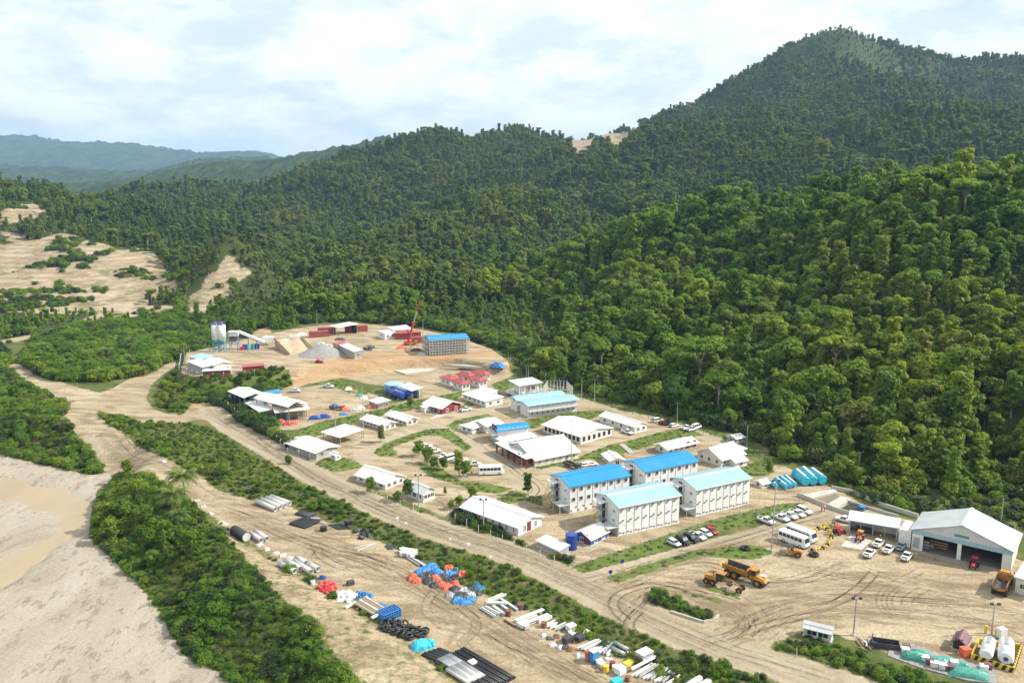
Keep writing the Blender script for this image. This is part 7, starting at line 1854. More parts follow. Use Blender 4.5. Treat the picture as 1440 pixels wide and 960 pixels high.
MB().bar(a_, c_, .8).build('belt_frame', M_steel, t); MB().bar(a_ + np.array([0, 0, .7]), c_ + np.array([0, 0, .7]), .5).build('belt_cover', M_white_roof, t)
for f in (.35, .68): q_ = a_ + (c_ - a_) * f; MB().bar((q_[0], q_[1] - .6, Z3 - .3), q_, .18).bar((q_[0], q_[1] + .6, Z3 - .3), q_, .18).build('trestle', M_blue, t)
p = P(378, 485, Z3); t = thing('feed_hopper', 'white feed hopper bin at the foot of the conveyor', 'hopper', tuple(p), .2)
MB().prism([(-2.4, 3.6), (-1.4, 1.4), (1.4, 1.4), (2.4, 3.6)], -1.6, 1.6, 'y').build('bin', M_white, t)
for x in (-1.5, 1.5):
    for y in (-1.3, 1.3): MB().bar((x, y, -.3), (x, y, 1.8), .16).build('leg', M_steel, t)
for i, (x, mt, lb) in enumerate(((344, M_navy, 'navy water tank under the conveyor, left one'), (349, M_tank, 'pale blue tank in the middle under the conveyor'), (356, M_teal, 'greenish tank under the conveyor'), (362, M_navy, 'navy water tank under the conveyor, right one'))): drum(x, 491.5 - i * .4, .85, 2.2, mt, lb, 'water_tank', 'tank', 'tanks under the conveyor')
drum(341, 492, .8, 1.4, M_red, 'red drum tank beside the mixing tower', 'water_tank', 'tank')
def heap(name, px, py, lx, ly, h, mat, label, rz=0.0, zb=None, seed=3):
    p = P(px, py, zb) if zb is not None else G(px, py)
    n = 26; rnd = np.random.RandomState(seed); V, F = [], []
    for j in range(n + 1):
        for i in range(n + 1):
            u, v = i / n * 2 - 1, j / n * 2 - 1; r = math.hypot(u, v)
            V.append((u * lx / 2, v * ly / 2, max(-.2, h * (1 - r) * (1 + .15 * math.sin(3 * u + seed)) + .18 * (rnd.rand() - .5)) if r < 1.05 else -.2))
    for j in range(n):
        for i in range(n): F.append((j * (n + 1) + i, j * (n + 1) + i + 1, (j + 1) * (n + 1) + i + 1, (j + 1) * (n + 1) + i))
    return solo(name, MB().add(V, F), mat, label, 'heap', (p[0], p[1], p[2] - .05), rz, None, True)
heap('gravel_heap', 455, 497, 20, 17, 4.2, M_gravel, 'grey gravel heap beside the long low shed', 0, Z3); heap('gravel_heap', 438, 500, 11, 9, 2.6, M_gravel, 'lower grey gravel spill left of the gravel heap', 0, Z3, 5)
# sloping loading ramp of sand between two timber edges
A_, B_, C_, D_ = P(386, 478, Z3 + 3.2), P(424, 476, Z3 + 3.2), P(442, 494, Z3 + .1), P(407, 499, Z3 + .1)
m = MB(); n = 12; V, F = [], []
for j in range(n + 1):
    for i in range(n + 1):
        u, v = i / n, j / n; q_ = (A_ * (1 - u) + B_ * u) * (1 - v) + (D_ * (1 - u) + C_ * u) * v; V.append((q_[0], q_[1], q_[2] + .25 * math.sin(u * 9 + v * 4)))
for j in range(n):
    for i in range(n): F.append((j * (n + 1) + i, j * (n + 1) + i + 1, (j + 1) * (n + 1) + i + 1, (j + 1) * (n + 1) + i))
k = len(V)
edge_ids = list(range(n + 1)) + [(j + 1) * (n + 1) - 1 for j in range(1, n + 1)] + [n * (n + 1) + i for i in range(n - 1, -1, -1)] + [j * (n + 1) for j in range(n - 1, 0, -1)]
for e in edge_ids: V.append((V[e][0], V[e][1], Z3 - .4))
for i in range(len(edge_ids)): F.append((edge_ids[i], k + i, k + (i + 1) % len(edge_ids), edge_ids[(i + 1) % len(edge_ids)]))
ramp_o = thing('loading_ramp', 'smooth sloping sand ramp with timber edges by the gravel heap', 'ramp', (0, 0, 0)); m.add(V, F).build('sand', M_sandpile, ramp_o, smooth_shade=False)
up = np.array([0, 0, .5])
MB().bar(A_ + up, D_ + up, .7).build('edge_beam', M_wood, ramp_o); MB().bar(B_ + up, C_ + up, .7).build('edge_beam', M_wood, ramp_o)
# tanks -----------------------------------------------------------------------
p = P(554, 549.5, .4); t = thing('storage_tank', 'large round light blue storage tank', 'tank', (p[0], p[1], hz(p[0], p[1])))
h_ = D(554, 537.5, p[1])[2] - p[2]; r_ = 13.0 / FPX * np.linalg.norm(p - np.array([0, 0, CAM_H]))
MB().cyl((0, 0, -.3), (0, 0, h_), r_, None, 36).build('shell', M_tank, t, smooth_shade=True); MB().cyl((0, 0, h_), (0, 0, h_ + .7), r_ * 1.01, .3, 36).build('roof', M_sky_roof, t)
rb = MB()
for k in range(4): rb.cyl((0, 0, h_ * (k + .5) / 4), (0, 0, h_ * (k + .5) / 4 + .08), r_ * 1.012, None, 36)
rb.build('band', M_sky_roof, t); MB().bar((-r_ * .7, -r_ * .75, 0), (-r_ * .7, -r_ * .75, h_ + .6), .12).build('ladder', M_steel, t)
def htank(label, a, b, r, mat, group, name='fuel_tank', end=None, dz=0.3):
    c, L, rz = between(a, b); t = thing(name, label, 'tank', (c[0], c[1], hz(c[0], c[1])), rz, group)
    m = MB().cyl((-L / 2 + .3, 0, r + dz), (L / 2 - .3, 0, r + dz), r, None, 24).cyl((-L / 2, 0, r + dz), (-L / 2 + .3, 0, r + dz), r * .72, r, 24).cyl((L / 2 - .3, 0, r + dz), (L / 2, 0, r + dz), r, r * .72, 24)
    m.build('shell', mat, t, smooth_shade=True)
    if end: MB().cyl((-L / 2 - .02, 0, r + dz), (-L / 2 - .05, 0, r + dz), r * .3, None, 16).cyl((L / 2 + .02, 0, r + dz), (L / 2 + .05, 0, r + dz), r * .3, None, 16).build('emblem', end, t)
    for x in (-L * .3, L * .3): MB().box((x, 0, dz * .5 + .2), (.3, r * 1.5, dz + .6)).build('saddle', M_conc, t)
    MB().cyl((0, 0, 2 * r + dz - .05), (0, 0, 2 * r + dz + .2), .3, None, 12).box((L * .2, 0, 2 * r + dz), (L * .5, .5, .08)).build('manhole', M_steel, t)
    return t
gN = 'navy horizontal tanks'
htank('navy horizontal tank nearest the round blue tank', (546, 556), (567, 563), 1.25, M_navy, gN); htank('navy horizontal tank in the middle of three', (551, 553), (573, 560.5), 1.25, M_navy, gN); htank('navy horizontal tank in front of the white shelter', (562, 556), (580, 561), 1.25, M_navy, gN)
drum(803.5, 771, 1.15, 3.2, M_navy, 'upright blue water tank by the blue-walled kitchen', 'water_tank', 'tank')
htank('white fuel tank nearest the maroon hut', (1385, 932), (1391, 911), 1.0, M_white, 'white fuel tanks in the hazard-striped bund'); htank('white fuel tank with a dark round emblem on its end', (1413, 938), (1414, 914), 1.15, M_white, 'white fuel tanks in the hazard-striped bund', end=M_navy)
def wall_run(pts, h, w, mat, label, name='bund_wall', cat='wall', stripe=None):
    t = thing(name, label, cat, (0, 0, 0)); q = [G(*p_) for p_ in pts]
    for a, b in zip(q[:-1], q[1:]):
        L = np.linalg.norm((b - a)[:2]); rz = math.atan2(b[1] - a[1], b[0] - a[0]); c = (a + b) / 2
        MB().box((0, 0, h / 2 - .2), (L + w * .98, w, h + .4)).build('wall_section', mat, t, None, (c[0], c[1], c[2]), rz)
        if stripe:
            n = max(2, int(L / .9))
            for i in range(n):
                x = -L / 2 + L * (i + .3) / n
                s_ = MB().add([(x, -w / 2 - .03, .05), (x + L / n * .5, -w / 2 - .03, .05), (x + L / n * .5 + .3, -w / 2 - .03, h - .02), (x + .3, -w / 2 - .03, h - .02), (x, w / 2 + .03, .05), (x + L / n * .5, w / 2 + .03, .05), (x + L / n * .5 + .3, w / 2 + .03, h + .03), (x + .3, w / 2 + .03, h + .03)], [(0, 1, 2, 3), (7, 6, 5, 4), (0, 4, 5, 1), (1, 5, 6, 2), (2, 6, 7, 3), (3, 7, 4, 0)])
                s_.build('hazard_stripe', M_black, t, None, (c[0], c[1], c[2]), rz)
    return t
wall_run([(1366, 926), (1425, 945), (1436, 912)], .9, .25, M_kyellow, 'black and yellow striped bund wall round the fuel tanks', stripe=True); wall_run([(1366, 926), (1376, 904), (1436, 912)], .9, .25, M_kyellow, 'plain yellow bund wall behind the fuel tanks')
B = Building('pump_hut', 'small maroon-roofed pump hut beside the fuel tanks', (1359, 907), (1366, 894), (1337, 900), by=918, inset=.3); B.walls(M_dsteel, 'gable', .7); B.roof(M_maroon, 'gable', .7, M_maroon); B.doors('near', [B.W * .5], .9, 1.8, M_dark)
crate(1357, 922, (1.4, 1.2, 1.4), M_orange, 'orange pump box by the maroon-roofed hut', .2); crate(1408, 897, (1.2, 1.0, 1.8), M_white, 'small white kiosk behind the fuel tanks', .2, 'kiosk', 'kiosk')
drum(1386, 890, .25, 1.4, M_kyellow, 'yellow bollard behind the fuel tanks, left one', 'bollard', 'bollard', 'yellow bollards'); drum(1401, 894, .25, 1.4, M_kyellow, 'yellow bollard behind the fuel tanks, right one', 'bollard', 'bollard', 'yellow bollards')
# gravel pad with tarped stacks
gp_ = [(1252, 906), (1275, 903), (1310, 916), (1400, 944), (1402, 962), (1360, 958), (1290, 938), (1248, 922)]
padq = [G(*q_) for q_ in gp_]; zt = max(q_[2] for q_ in padq) + .12
padm = MB().add([(q_[0], q_[1], zt) for q_ in padq] + [(q_[0], q_[1], zt - 1) for q_ in padq], [tuple(range(len(padq)))] + [(i, i + len(padq), (i + 1) % len(padq) + len(padq), (i + 1) % len(padq)) for i in range(len(padq))])
solo('gravel_pad', padm, M_gravel, 'grey gravel pad carrying the teal covered stacks', 'gravel pad', (0, 0, 0))['kind'] = 'structure'
for i, (x, y, lx, ly, lb) in enumerate(((1287, 926, 4.2, 2.2, 'teal covered stack at the left end of the gravel pad'), (1294, 919, 3, 1.6, 'low teal covered stack behind the left one'), (1318, 933, 4.4, 2.2, 'teal covered stack in the middle of the gravel pad'), (1331, 929, 3, 1.8, 'low teal stack behind the middle one'), (1362, 950, 6.5, 3.0, 'largest teal covered stack, right end of the gravel pad'), (1352, 936, 2.6, 1.6, 'small teal stack behind the largest one'))):
    o = lump('covered_stack', x, y, lx, ly, 1.3 if lx > 4 else .8, M_teal, lb, 'stack', 'teal covered stacks', 800 + i, math.radians(-17), .12)
for i, (x, y) in enumerate(((1274, 914), (1273, 919), (1300, 930), (1307, 934), (1313, 938), (1325, 941), (1334, 943), (1341, 937), (1383, 943), (1388, 941))): crate(x, y, (1.1, 1.0, .9), M_white if i % 3 else M_maroon, 'white or dark drum crate standing on the gravel pad', -.3, 'drum_crate', 'crate', 'crates on the gravel pad', .1)
for i in range(14):
    a = i * 2.4; x, y = 1222 + 9 * math.cos(a) * math.sqrt(i / 14), 912 + 7 * math.sin(a) * math.sqrt(i / 14); beam((x, y), (x + R.uniform(-14, 14), y - R.uniform(4, 16)), .16, .14, [M_wood, M_pipe, M_dsteel][i % 3], 'loose plank in the scrap pile left of the gravel pad', 'loose planks in the scrap pile', 'plank', 'plank', .15 + .1 * (i % 3), False)
lump('blue_tarp', 1231, 902, 1.6, 1.3, .6, M_blue, 'blue tarp on the scrap pile left of the gravel pad', 'tarp', None, 830, n=6)
t = thing('scrap_skip', 'dark open skip at the left end of the gravel pad', 'skip', gz(1245, 909), -.3); MB().box((0, 0, .1), (4, 1.8, .12)).box((0, .9, .55), (4, .08, .9)).box((0, -.9, .55), (4, .08, .9)).box((-2, 0, .55), (.08, 1.8, .9)).box((2, 0, .55), (.08, 1.8, .9)).build('tray', M_dsteel, t)
# cyan pontoons -----------------------------------------------------------------
def pontoon(label, a, b, r, group):
    c, L, rz = between(a, b); t = thing('pontoon', label, 'pontoon', (c[0], c[1], hz(c[0], c[1])), rz, group)
    prof = [(-L / 2, .5), (-L / 2 + r * .7, .9), (-L / 2 + r * 1.8, 1.0), (L / 2 - r * 1.2, 1.0), (L / 2 - r * .3, .94), (L / 2, .8)]
    m = MB()
    for (x0, k0), (x1, k1) in zip(prof[:-1], prof[1:]): m.cyl((x0, 0, r + .15), (x1, 0, r + .15), r * k0, r * k1, 20)
    m.build('hull', M_cyan, t, smooth_shade=True)
    for x in np.linspace(-L * .35, L * .42, 5): MB().cyl((x, 0, r + .15), (x + .1, 0, r + .15), r * 1.03, None, 20).build('band', M_tank, t)
    MB().box((L * .05, 0, 2 * r + .17), (L * .75, r * .5, .1)).build('walkway', M_wall, t); 
    for x in (-L * .25, L * .25): MB().box((x, 0, .1), (.4, r * 1.6, .3)).build('bearer', M_wood, t)
for k, (a, b) in enumerate((((1117, 671), (1133, 684)), ((1126, 667), (1144, 683.5)), ((1138, 669), (1157, 682.5)))): pontoon(['large cyan pontoon, left of three', 'large cyan pontoon, middle of three', 'large cyan pontoon, right of three against the forest bank'][k], a, b, 1.25, 'large cyan pontoons')
for k, (a, b) in enumerate((((1082, 680), (1092, 688)), ((1089, 676), (1106, 689)), ((1096, 674), (1112, 687)), ((1102, 673), (1118, 686)))): pontoon(['shortest narrow cyan pontoon beside the small white shed', 'narrow cyan pontoon, second from the small white shed', 'narrow cyan pontoon, third from the small white shed', 'narrow cyan pontoon nearest the large ones'][k], a, b, .62, 'narrow cyan pontoons')
simple('small_store', 'small white shed beside the narrow cyan pontoons', (1072, 681), (1085, 678), (1062, 674.5), 'gable', .5, by=687, wall=M_wall, roofm=M_white_roof, inset=.25, nwin=(1, 1))
# wash bay and concrete kerbs by the tool shed
def slab(name, px, label, mat=None, h=.18, cat='slab'):
    q = [G(*p_) for p_ in px]; zt = np.mean([p_[2] for p_ in q]) + h; n = len(q)
    m = MB().add([(p_[0], p_[1], zt) for p_ in q] + [(p_[0], p_[1], zt - 1) for p_ in q], [tuple(range(n)), tuple(range(2 * n - 1, n - 1, -1))] + [(i, i + n, (i + 1) % n + n, (i + 1) % n) for i in range(n)])
    return solo(name, m, mat or M_conc, label, cat, (0, 0, 0))
slab('concrete_slab', [(1182, 768), (1212, 773), (1226, 760), (1196, 752)], 'pale concrete slab under the orange-roofed forklift', h=.08)
slab('wash_bay', [(1162, 712), (1176, 717), (1196, 704), (1182, 700)], 'pale raised slab between the two wash pits', h=.5, cat='slab'); slab('wash_bay', [(1128, 697), (1143, 702), (1178, 693), (1172, 689)], 'long pale concrete ramp left of the wash pits', h=.4)
slab('wash_pit', [(1145, 703), (1160, 711), (1181, 699), (1176, 694)], 'muddy wash pit between ramp and raised slab', paint('pit_mud', (.19, .16, .11), .5), .1, 'pit'); slab('wash_pit', [(1178, 718), (1205, 724), (1222, 714), (1198, 706)], 'dark wash pit with a blue drum behind the tool shed', M_dark, .08, 'pit')
wall_run([(1122, 697), (1175, 718), (1205, 727)], .9, .25, M_conc, 'grey concrete wall in front of the wash pits', 'concrete_wall'); wall_run([(1170, 688), (1200, 694), (1240, 712), (1290, 728)], 1.0, .3, M_conc, 'long concrete retaining wall at the foot of the forest bank', 'retaining_wall'); wall_run([(1190, 705), (1230, 718), (1262, 727)], .6, .25, M_conc, 'low concrete kerb wall behind the tool shed', 'concrete_wall')
drum(1212, 716, .7, .8, M_blue, 'blue drum beside the dark wash pit', 'drum', 'drum')
slab('foundation_slab', [(555, 522), (575, 517.5), (612, 518), (600, 523), (570, 527)], 'pale foundation slab left of the red-roofed houses', h=.25); slab('foundation_slab', [(622, 515.5), (660, 510), (692, 512), (680, 517), (640, 520)], 'pale foundation slab below the scaffolded building', h=.25); slab('concrete_slab', [(590, 583), (612, 579), (628, 585), (600, 590)], 'pinkish pale slab left of the red clinic', h=.05)
slab('concrete_slab', [(528, 507), (545, 504.5), (552, 506), (536, 509)], 'small white slab at the terrace edge', M_white, .15)
lump('blue_tarp', 700, 515, 6, 4, 2.0, M_blue, 'blue tarp shelter at the forest corner beyond the slab', 'tarp', None, 850); 
for i, (x, y, mt, lb) in enumerate(((443, 589, M_navy, 'dark blue tarped stack along the fence of the left yard'), (456, 587, M_navy, 'dark blue tarped stack next to the first one'), (404, 597, M_red, 'red tarped goods at the hedge corner'), (414, 595.5, M_orange, 'pink-orange tarped goods at the hedge corner'), (394, 592, M_orange, 'orange bundle left at the hedge corner'), (486, 577, M_orange, 'orange stack right of the tarped lorry'), (483, 583, M_blue, 'blue drums right of the tarped lorry'), (497, 577, M_steel, 'grey bundles in the left yard fence row'), (507, 574, M_white, 'white bundles in the left yard fence row'), (522, 573.5, M_orange, 'orange stack beside the timber-walled office'), (512, 560, M_white, 'white stack behind the timber-walled office'), (505, 556.5, M_teal, 'teal stack on the far side of the left yard'), (497, 551, M_wood, 'timber stack on the far side of the left yard'), (490, 547.5, M_white, 'white stack at the far edge of the left yard'))):
    lump('tarped_stack', x, y, 4.2 if i < 2 else 2.8, 2.0, 1.4 if i < 2 else 1.0, mt, lb, 'stack', None, 860 + i, .2, .25, 8)
# piles on the terrace yard
for i, (x, y, mt, lb) in enumerate(((450, 484, M_steel, 'grey steel stack behind the loading ramp'), (460, 487, M_steel, 'second grey steel stack behind the loading ramp'), (478, 478, M_dsteel, 'dark stack near the long low shed'), (520, 489, M_dsteel, 'dark scrap near the loaded lorry'), (565, 490, M_orange, 'orange mats left of the crane'), (585, 493, M_dsteel, 'dark stack at the scaffold foot'), (577, 491, M_wood, 'timber stack in front of the crane'), (595, 499, M_steel, 'grey stack at the scaffold corner'), (400, 480, M_white, 'white bags behind the ramp top'), (412, 474, M_conc, 'pale block stack behind the ramp'), (424, 471, M_white, 'white stack at the left of the red containers'))):
    lump('material_stack', x, y, 5, 2.6, 1.3, mt, lb, 'stack', None, 900 + i, .3, .3, 8)
# ball court cage -------------------------------------------------------------------
q = [G(*p_) for p_ in ((764, 557), (805, 557), (797, 549), (770, 548))]; t = thing('ball_court', 'wire cage of tall posts round the ball court', 'cage', (0, 0, 0))
hc = D(805, 543, q[1][1])[2] - q[1][2]
for a, b in zip(q, q[1:] + q[:1]):
    n = 6
    for i in range(n):
        c = a + (b - a) * i / n; MB().bar((c[0], c[1], c[2] - .3), (c[0], c[1], c[2] + hc), .12).build('post', M_white, t)
    w_ = MB()
    for f in (.33, .66, 1): w_.bar(a + np.array([0, 0, hc * f]), b + np.array([0, 0, hc * f]), .06)
    w_.build('rail', M_steel, t)
# fences -----------------------------------------------------------------------------
def fence(pts, h, step, label, mat=None):
    t = thing('wire_fence', label, 'fence', (0, 0, 0)); q = [G(*p_) for p_ in pts]; pm = MB().bar((0, 0, -.4), (0, 0, h), .09).bar((0, 0, h), (0, .25, h + .3), .07).mesh('fence_post', mat or M_steel); w = MB(); prev = None
    for a, b in zip(q[:-1], q[1:]):
        L = np.linalg.norm((b - a)[:2]); n = max(1, int(L / step))
        for i in range(n):
            c = a + (b - a) * i / n; z = hz(c[0], c[1]); put(pm, 'fence_post', t, (c[0], c[1], z))
            if prev is not None:
                for f in (.1, .4, .7, 1): w.bar((prev[0], prev[1], prev[2] + h * f), (c[0], c[1], z + h * f), .014)
            prev = (c[0], c[1], z)
    w.build('wire', M_dsteel, t)
fence([(810, 560), (850, 571), (900, 586), (960, 602), (1005, 614), (1045, 628), (1075, 652), (1100, 668)], 2.6, 3.0, 'tall wire fence along the forest edge behind the camp', M_dsteel)
fence([(640, 733), (690, 757), (740, 778), (800, 801)], 1.5, 3.0, 'low wire fence between main road and long white building', M_pipe); fence([(806, 800), (880, 776), (960, 751), (1040, 728), (1110, 712)], 1.6, 3.5, 'wire fence along the grass bank of the accommodation blocks', M_steel)
fence([(500, 690), (545, 707), (600, 722)], 1.3, 3.0, 'wire fence in front of the roadside houses', M_pipe); fence([(252, 523), (256, 500), (300, 490)], 2.2, 3.5, 'wire fence at the left end of the upper terrace'); fence([(256, 524), (285, 537), (330, 536), (372, 530)], 2.0, 3.5, 'wire fence below the red containers')
fence([(436, 648), (405, 640), (380, 612), (340, 590), (312, 568)], 1.8, 3.5, 'wire fence behind the dark hedge of the left yard'); fence([(400, 602), (450, 594), (510, 580), (545, 572)], 1.8, 3.5, 'wire fence on top of the grass slope of the left yard'); fence([(715, 505), (755, 530), (800, 548)], 2.4, 3.0, 'wire fence between forest and red-roofed houses'); fence([(1094, 905), (1120, 922), (1150, 940)], 1.2, 3, 'pale rail fence at the verge by the guard hut', M_conc)
# lamp masts and poles -----------------------------------------------------------------
def mast(base, top_y, label, w=.16, heads=2, mat=None, cat='lamp mast', top_x=None):
    b = G(*base); h = D(base[0], top_y, b[1])[2] - b[2]; t = thing('light_mast', label, cat, tuple(b))
    MB().cyl((0, 0, -.4), (0, 0, h), w, w * .55, 8).build('pole', mat or M_steel, t); MB().cyl((0, 0, -.2), (0, 0, .25), w * 2.2, None, 10).build('base', M_conc, t)
    if heads:
        MB().bar((-.7, 0, h), (.7, 0, h), .06).build('cross_arm', M_steel, t)
        for s in (-1, 1)[:heads]: MB().box((s * .6, -.15, h + .12), (.5, .3, .35)).build('lamp_head', M_dsteel, t)
for a, ty, lb in (((1085, 774), 676, 'tall lamp mast between the parked pickups and the roller'), ((1200, 893), 841, 'floodlight mast by the low guard hut'), ((1394, 893), 849, 'floodlight mast behind the fuel tanks'), ((1407, 738), 701, 'lamp mast on the bank behind the hangar'), ((1207, 671), 636, 'white lamp pole at the edge of the bank above the wash pits'), ((952, 598), 567, 'lamp pole at the forest fence by the parked cars'), ((818, 559), 531, 'lamp pole at the forest fence beside the ball court'), ((836, 563), 534, 'second lamp pole at the forest fence'),
                  ((473, 622), 566, 'thin mast in front of the open white carport'), ((511.5, 615), 541, 'thin mast beside the white staff house'), ((803.5, 648), 590, 'thin lamp mast beside the white gabled hall'), ((680, 745), 702, 'lamp mast in front of the long white building'), ((589, 712), 668, 'lamp mast among the roadside trees'), ((1050, 626), 598, 'lamp pole next to the raised white hut'), ((796, 758), 738, 'lamp post by the grey shed and kitchen'), ((740, 538), 513, 'twin mast behind the raised shelter'), ((743, 539), 515, 'second twin mast behind the raised shelter'), ((511, 500), 470, 'thin mast on the upper terrace yard'), ((595, 470), 448, 'thin mast behind the mobile crane'), ((699, 492), 466, 'mast at the forest edge right of the scaffolded building'), ((446, 459), 436, 'mast behind the red containers'), ((260, 512), 487, 'mast at the left fence of the terrace'), ((646, 712), 692, 'post at the junction above the long white building'), ((733, 655), 638, 'white mast at the porch of the gabled hall')):
    mast(a, ty, lb, .14 if a[1] < 700 else .16, 0 if 'thin' in lb or 'post' in lb else 2)
def road_sign(px, py, label, col, name='road_sign'):
    t = thing(name, label, 'sign', gz(px, py), .3); MB().bar((0, 0, -.3), (0, 0, 2.2), .06).build('post', M_steel, t); MB().cyl((0, -.05, 2.1), (0, -.09, 2.1), .42, None, 16).build('sign_plate', col, t)
road_sign(858, 818, 'round blue road sign on the tip of the grass island', M_navy); road_sign(874.5, 803, 'small round blue sign farther along the grass island', M_navy)
for i, (x, y) in enumerate(((659, 772), (690, 790), (559, 735), (571, 742), (633, 765))): 
    t = thing('marker_board', 'small white marker board on the verge of the main road', 'sign', gz(x, y), .4, 'white marker boards along the main road'); MB().bar((0, 0, -.2), (0, 0, 1.4), .05).build('post', M_white, t); MB().box((0, -.06, 1.2), (.6, .05, .5)).build('board', M_white, t)
# half-buried tyres round the planting, painted yellow
TY = [(1160, 770), (1163, 767), (1166, 764), (1168, 760), (1169, 756), (1168, 752), (1166, 748), (1163, 745), (1159, 743), (1154, 742), (1150, 744), (1146, 746), (1143, 748), (1156, 772), (1152, 773), (1147, 774), (1142, 775), (1160, 739), (1166, 738), (1171, 737.5), (1176, 739)]
for i, (x, y) in enumerate(TY):
    o = bpy.data.objects.new('painted_tyre', tyre_me if i % 3 == 1 else (globals().setdefault('tyre_y', torus_mb(.42, .17).mesh('painted_tyre', M_kyellow, True)))); C.objects.link(o); o.location = gz(x, y, .12); o.rotation_euler = (math.radians(90), 0, i * .5)
    tag(o, ('plain black' if i % 3 == 1 else 'yellow painted') + ' half-buried tyre edging the planting behind the minibuses', 'tyre', ('black' if i % 3 == 1 else 'yellow') + ' edging tyres')
for x, y, lb in ((1144.5, 781, 'big loose tyre lying right of the roller'), (1048, 772, 'dark stacked tyre ring on the grass island by the mast')):
    o = bpy.data.objects.new('loose_tyre', torus_mb(.75, .32).mesh('loose_tyre', M_tyre, True)); C.objects.link(o); o.location = gz(x, y, .32); tag(o, lb, 'tyre')
wall_run([(944, 861), (990, 875), (1006, 870), (1010, 866)], .35, .3, M_conc, 'pale kerb round the planted traffic island', 'kerb_wall', 'kerb')
# cut stairs in the grass bank
t = thing('garden_stairs', 'pale concrete stairs down the grass bank above the pump hut', 'stairs', (0, 0, 0)); a, b = G(874, 625), G(889, 638)
for i in range(12):
    c = a + (b - a) * (i + .5) / 12; MB().box((0, 0, 0), (1.6, .45, .5)).build('step', M_conc, t, None, (c[0], c[1], hz(c[0], c[1]) + .05), math.atan2(b[1] - a[1], b[0] - a[0]) + math.pi / 2)
# people --------------------------------------------------------------------------------
def person(px, py, rz, shirt, label):
    me = bpy.data.meshes.new('person'); J = [(0, 0, .95), (0, 0, 1.2), (0, 0, 1.42), (0, 0, 1.52), (0, .02, 1.66), (0, .02, 1.78), (.1, 0, .9), (.13, .06, .5), (.13, .0, .08), (.13, .14, .04), (-.1, 0, .9), (-.13, -.05, .5), (-.14, -.14, .1), (-.14, 0, .05), (.2, 0, 1.4), (.27, -.02, 1.12), (.26, .1, .88), (-.2, 0, 1.4), (-.27, .02, 1.12), (-.25, .12, .9)]
    E = [(0, 1), (1, 2), (2, 3), (3, 4), (4, 5), (0, 6), (6, 7), (7, 8), (8, 9), (0, 10), (10, 11), (11, 12), (12, 13), (2, 14), (14, 15), (15, 16), (2, 17), (17, 18), (18, 19)]
    rad = [.15, .14, .16, .06, .1, .08, .1, .07, .05, .04, .1, .07, .05, .04, .075, .05, .04, .075, .05, .04]
    me.from_pydata(J, E, []); o = bpy.data.objects.new('person', me); C.objects.link(o); md = o.modifiers.new('skin', 'SKIN'); o.modifiers.new('sub', 'SUBSURF').levels = 1
    for v, r in zip(me.skin_vertices[0].data, rad): v.radius = (r, r * .8)
    me.skin_vertices[0].data[0].use_root = True
    m, nt, bs = ntree('person_clothes'); sp = nt.nodes.new('ShaderNodeSeparateXYZ'); tc = nt.nodes.new('ShaderNodeTexCoord'); nt.links.new(tc.outputs['Object'], sp.inputs[0]); f = math_n(nt, 'MULTIPLY', sp.outputs[2], .55)
    cr = ramp(nt, f, (0, (.02, .02, .03)), (.515, shirt), (.835, (.25, .14, .09)), (.94, (.6, .5, .05))); nt.nodes[-1].color_ramp.interpolation = 'CONSTANT'; nt.links.new(cr, bs.inputs['Base Color']); me.materials.append(m)
    o.location = gz(px, py); o.rotation_euler = (0, 0, rz); tag(o, label, 'person')
person(1155.5, 719.5, .4, (.6, .12, .03), 'person in orange vest walking on the lane above the wash bay'); person(1159.5, 718.5, .7, (.5, .5, .5), 'person in pale shirt beside the one in orange')
# camp trees, palms ------------------------------------------------------------------------
def small_tree(px, py, k, s, label, sz=None):
    tree(PROTO[k], gz(px, py), s, R.random() * 6, 'camp_tree', label, 'trees inside the camp')
for a in ((589, 641, 0, .42, 'left bushy tree of the car park clump'), (601, 651, 4, .5, 'broad tree in the middle of the car park clump'), (612, 659, 4, .36, 'low round tree right of the car park clump'), (624, 661, 4, .38, 'round tree left of the slim car park tree'), (646, 669, 2, .5, 'slim leaning tree in the car park'), (657, 669, 4, .42, 'round tree right of the slim car park tree'), (535.5, 622, 2, .38, 'dark small tree at the lane bend below the white houses'), (743, 696, 2, .42, 'slim young tree before the bright blue roofed block'), (522, 692, 4, .42, 'dark tree in front of the folded-roof house'), (573, 703, 1, .42, 'tree at the corner between the two roadside houses'), (560, 706, 4, .3, 'small tree right beside the roadside house porch'), (664, 702, 4, .35, 'bright bushy tree behind the long white building'), (646, 714, 4, .32, 'dull tree at the end of the long white building'), (636, 716, 4, .25, 'low tree at the fence end by the junction'), (626, 696, 2, .16, 'tiny tree on a stone ring by the small white house'), (578, 572, 4, .38, 'round tree on the slope left of the red clinic'), (823, 762, 4, .22, 'bush tree at the kitchen wall'), (1081, 668, 2, .35, 'young tree by the fence above the narrow pontoons'), (1182, 676, 6, .6, 'broad bright tree on the bank above the wash pits'), (1205, 684, 0, .5, 'bright bushy tree on the bank left of the white lamp pole')): small_tree(*a)
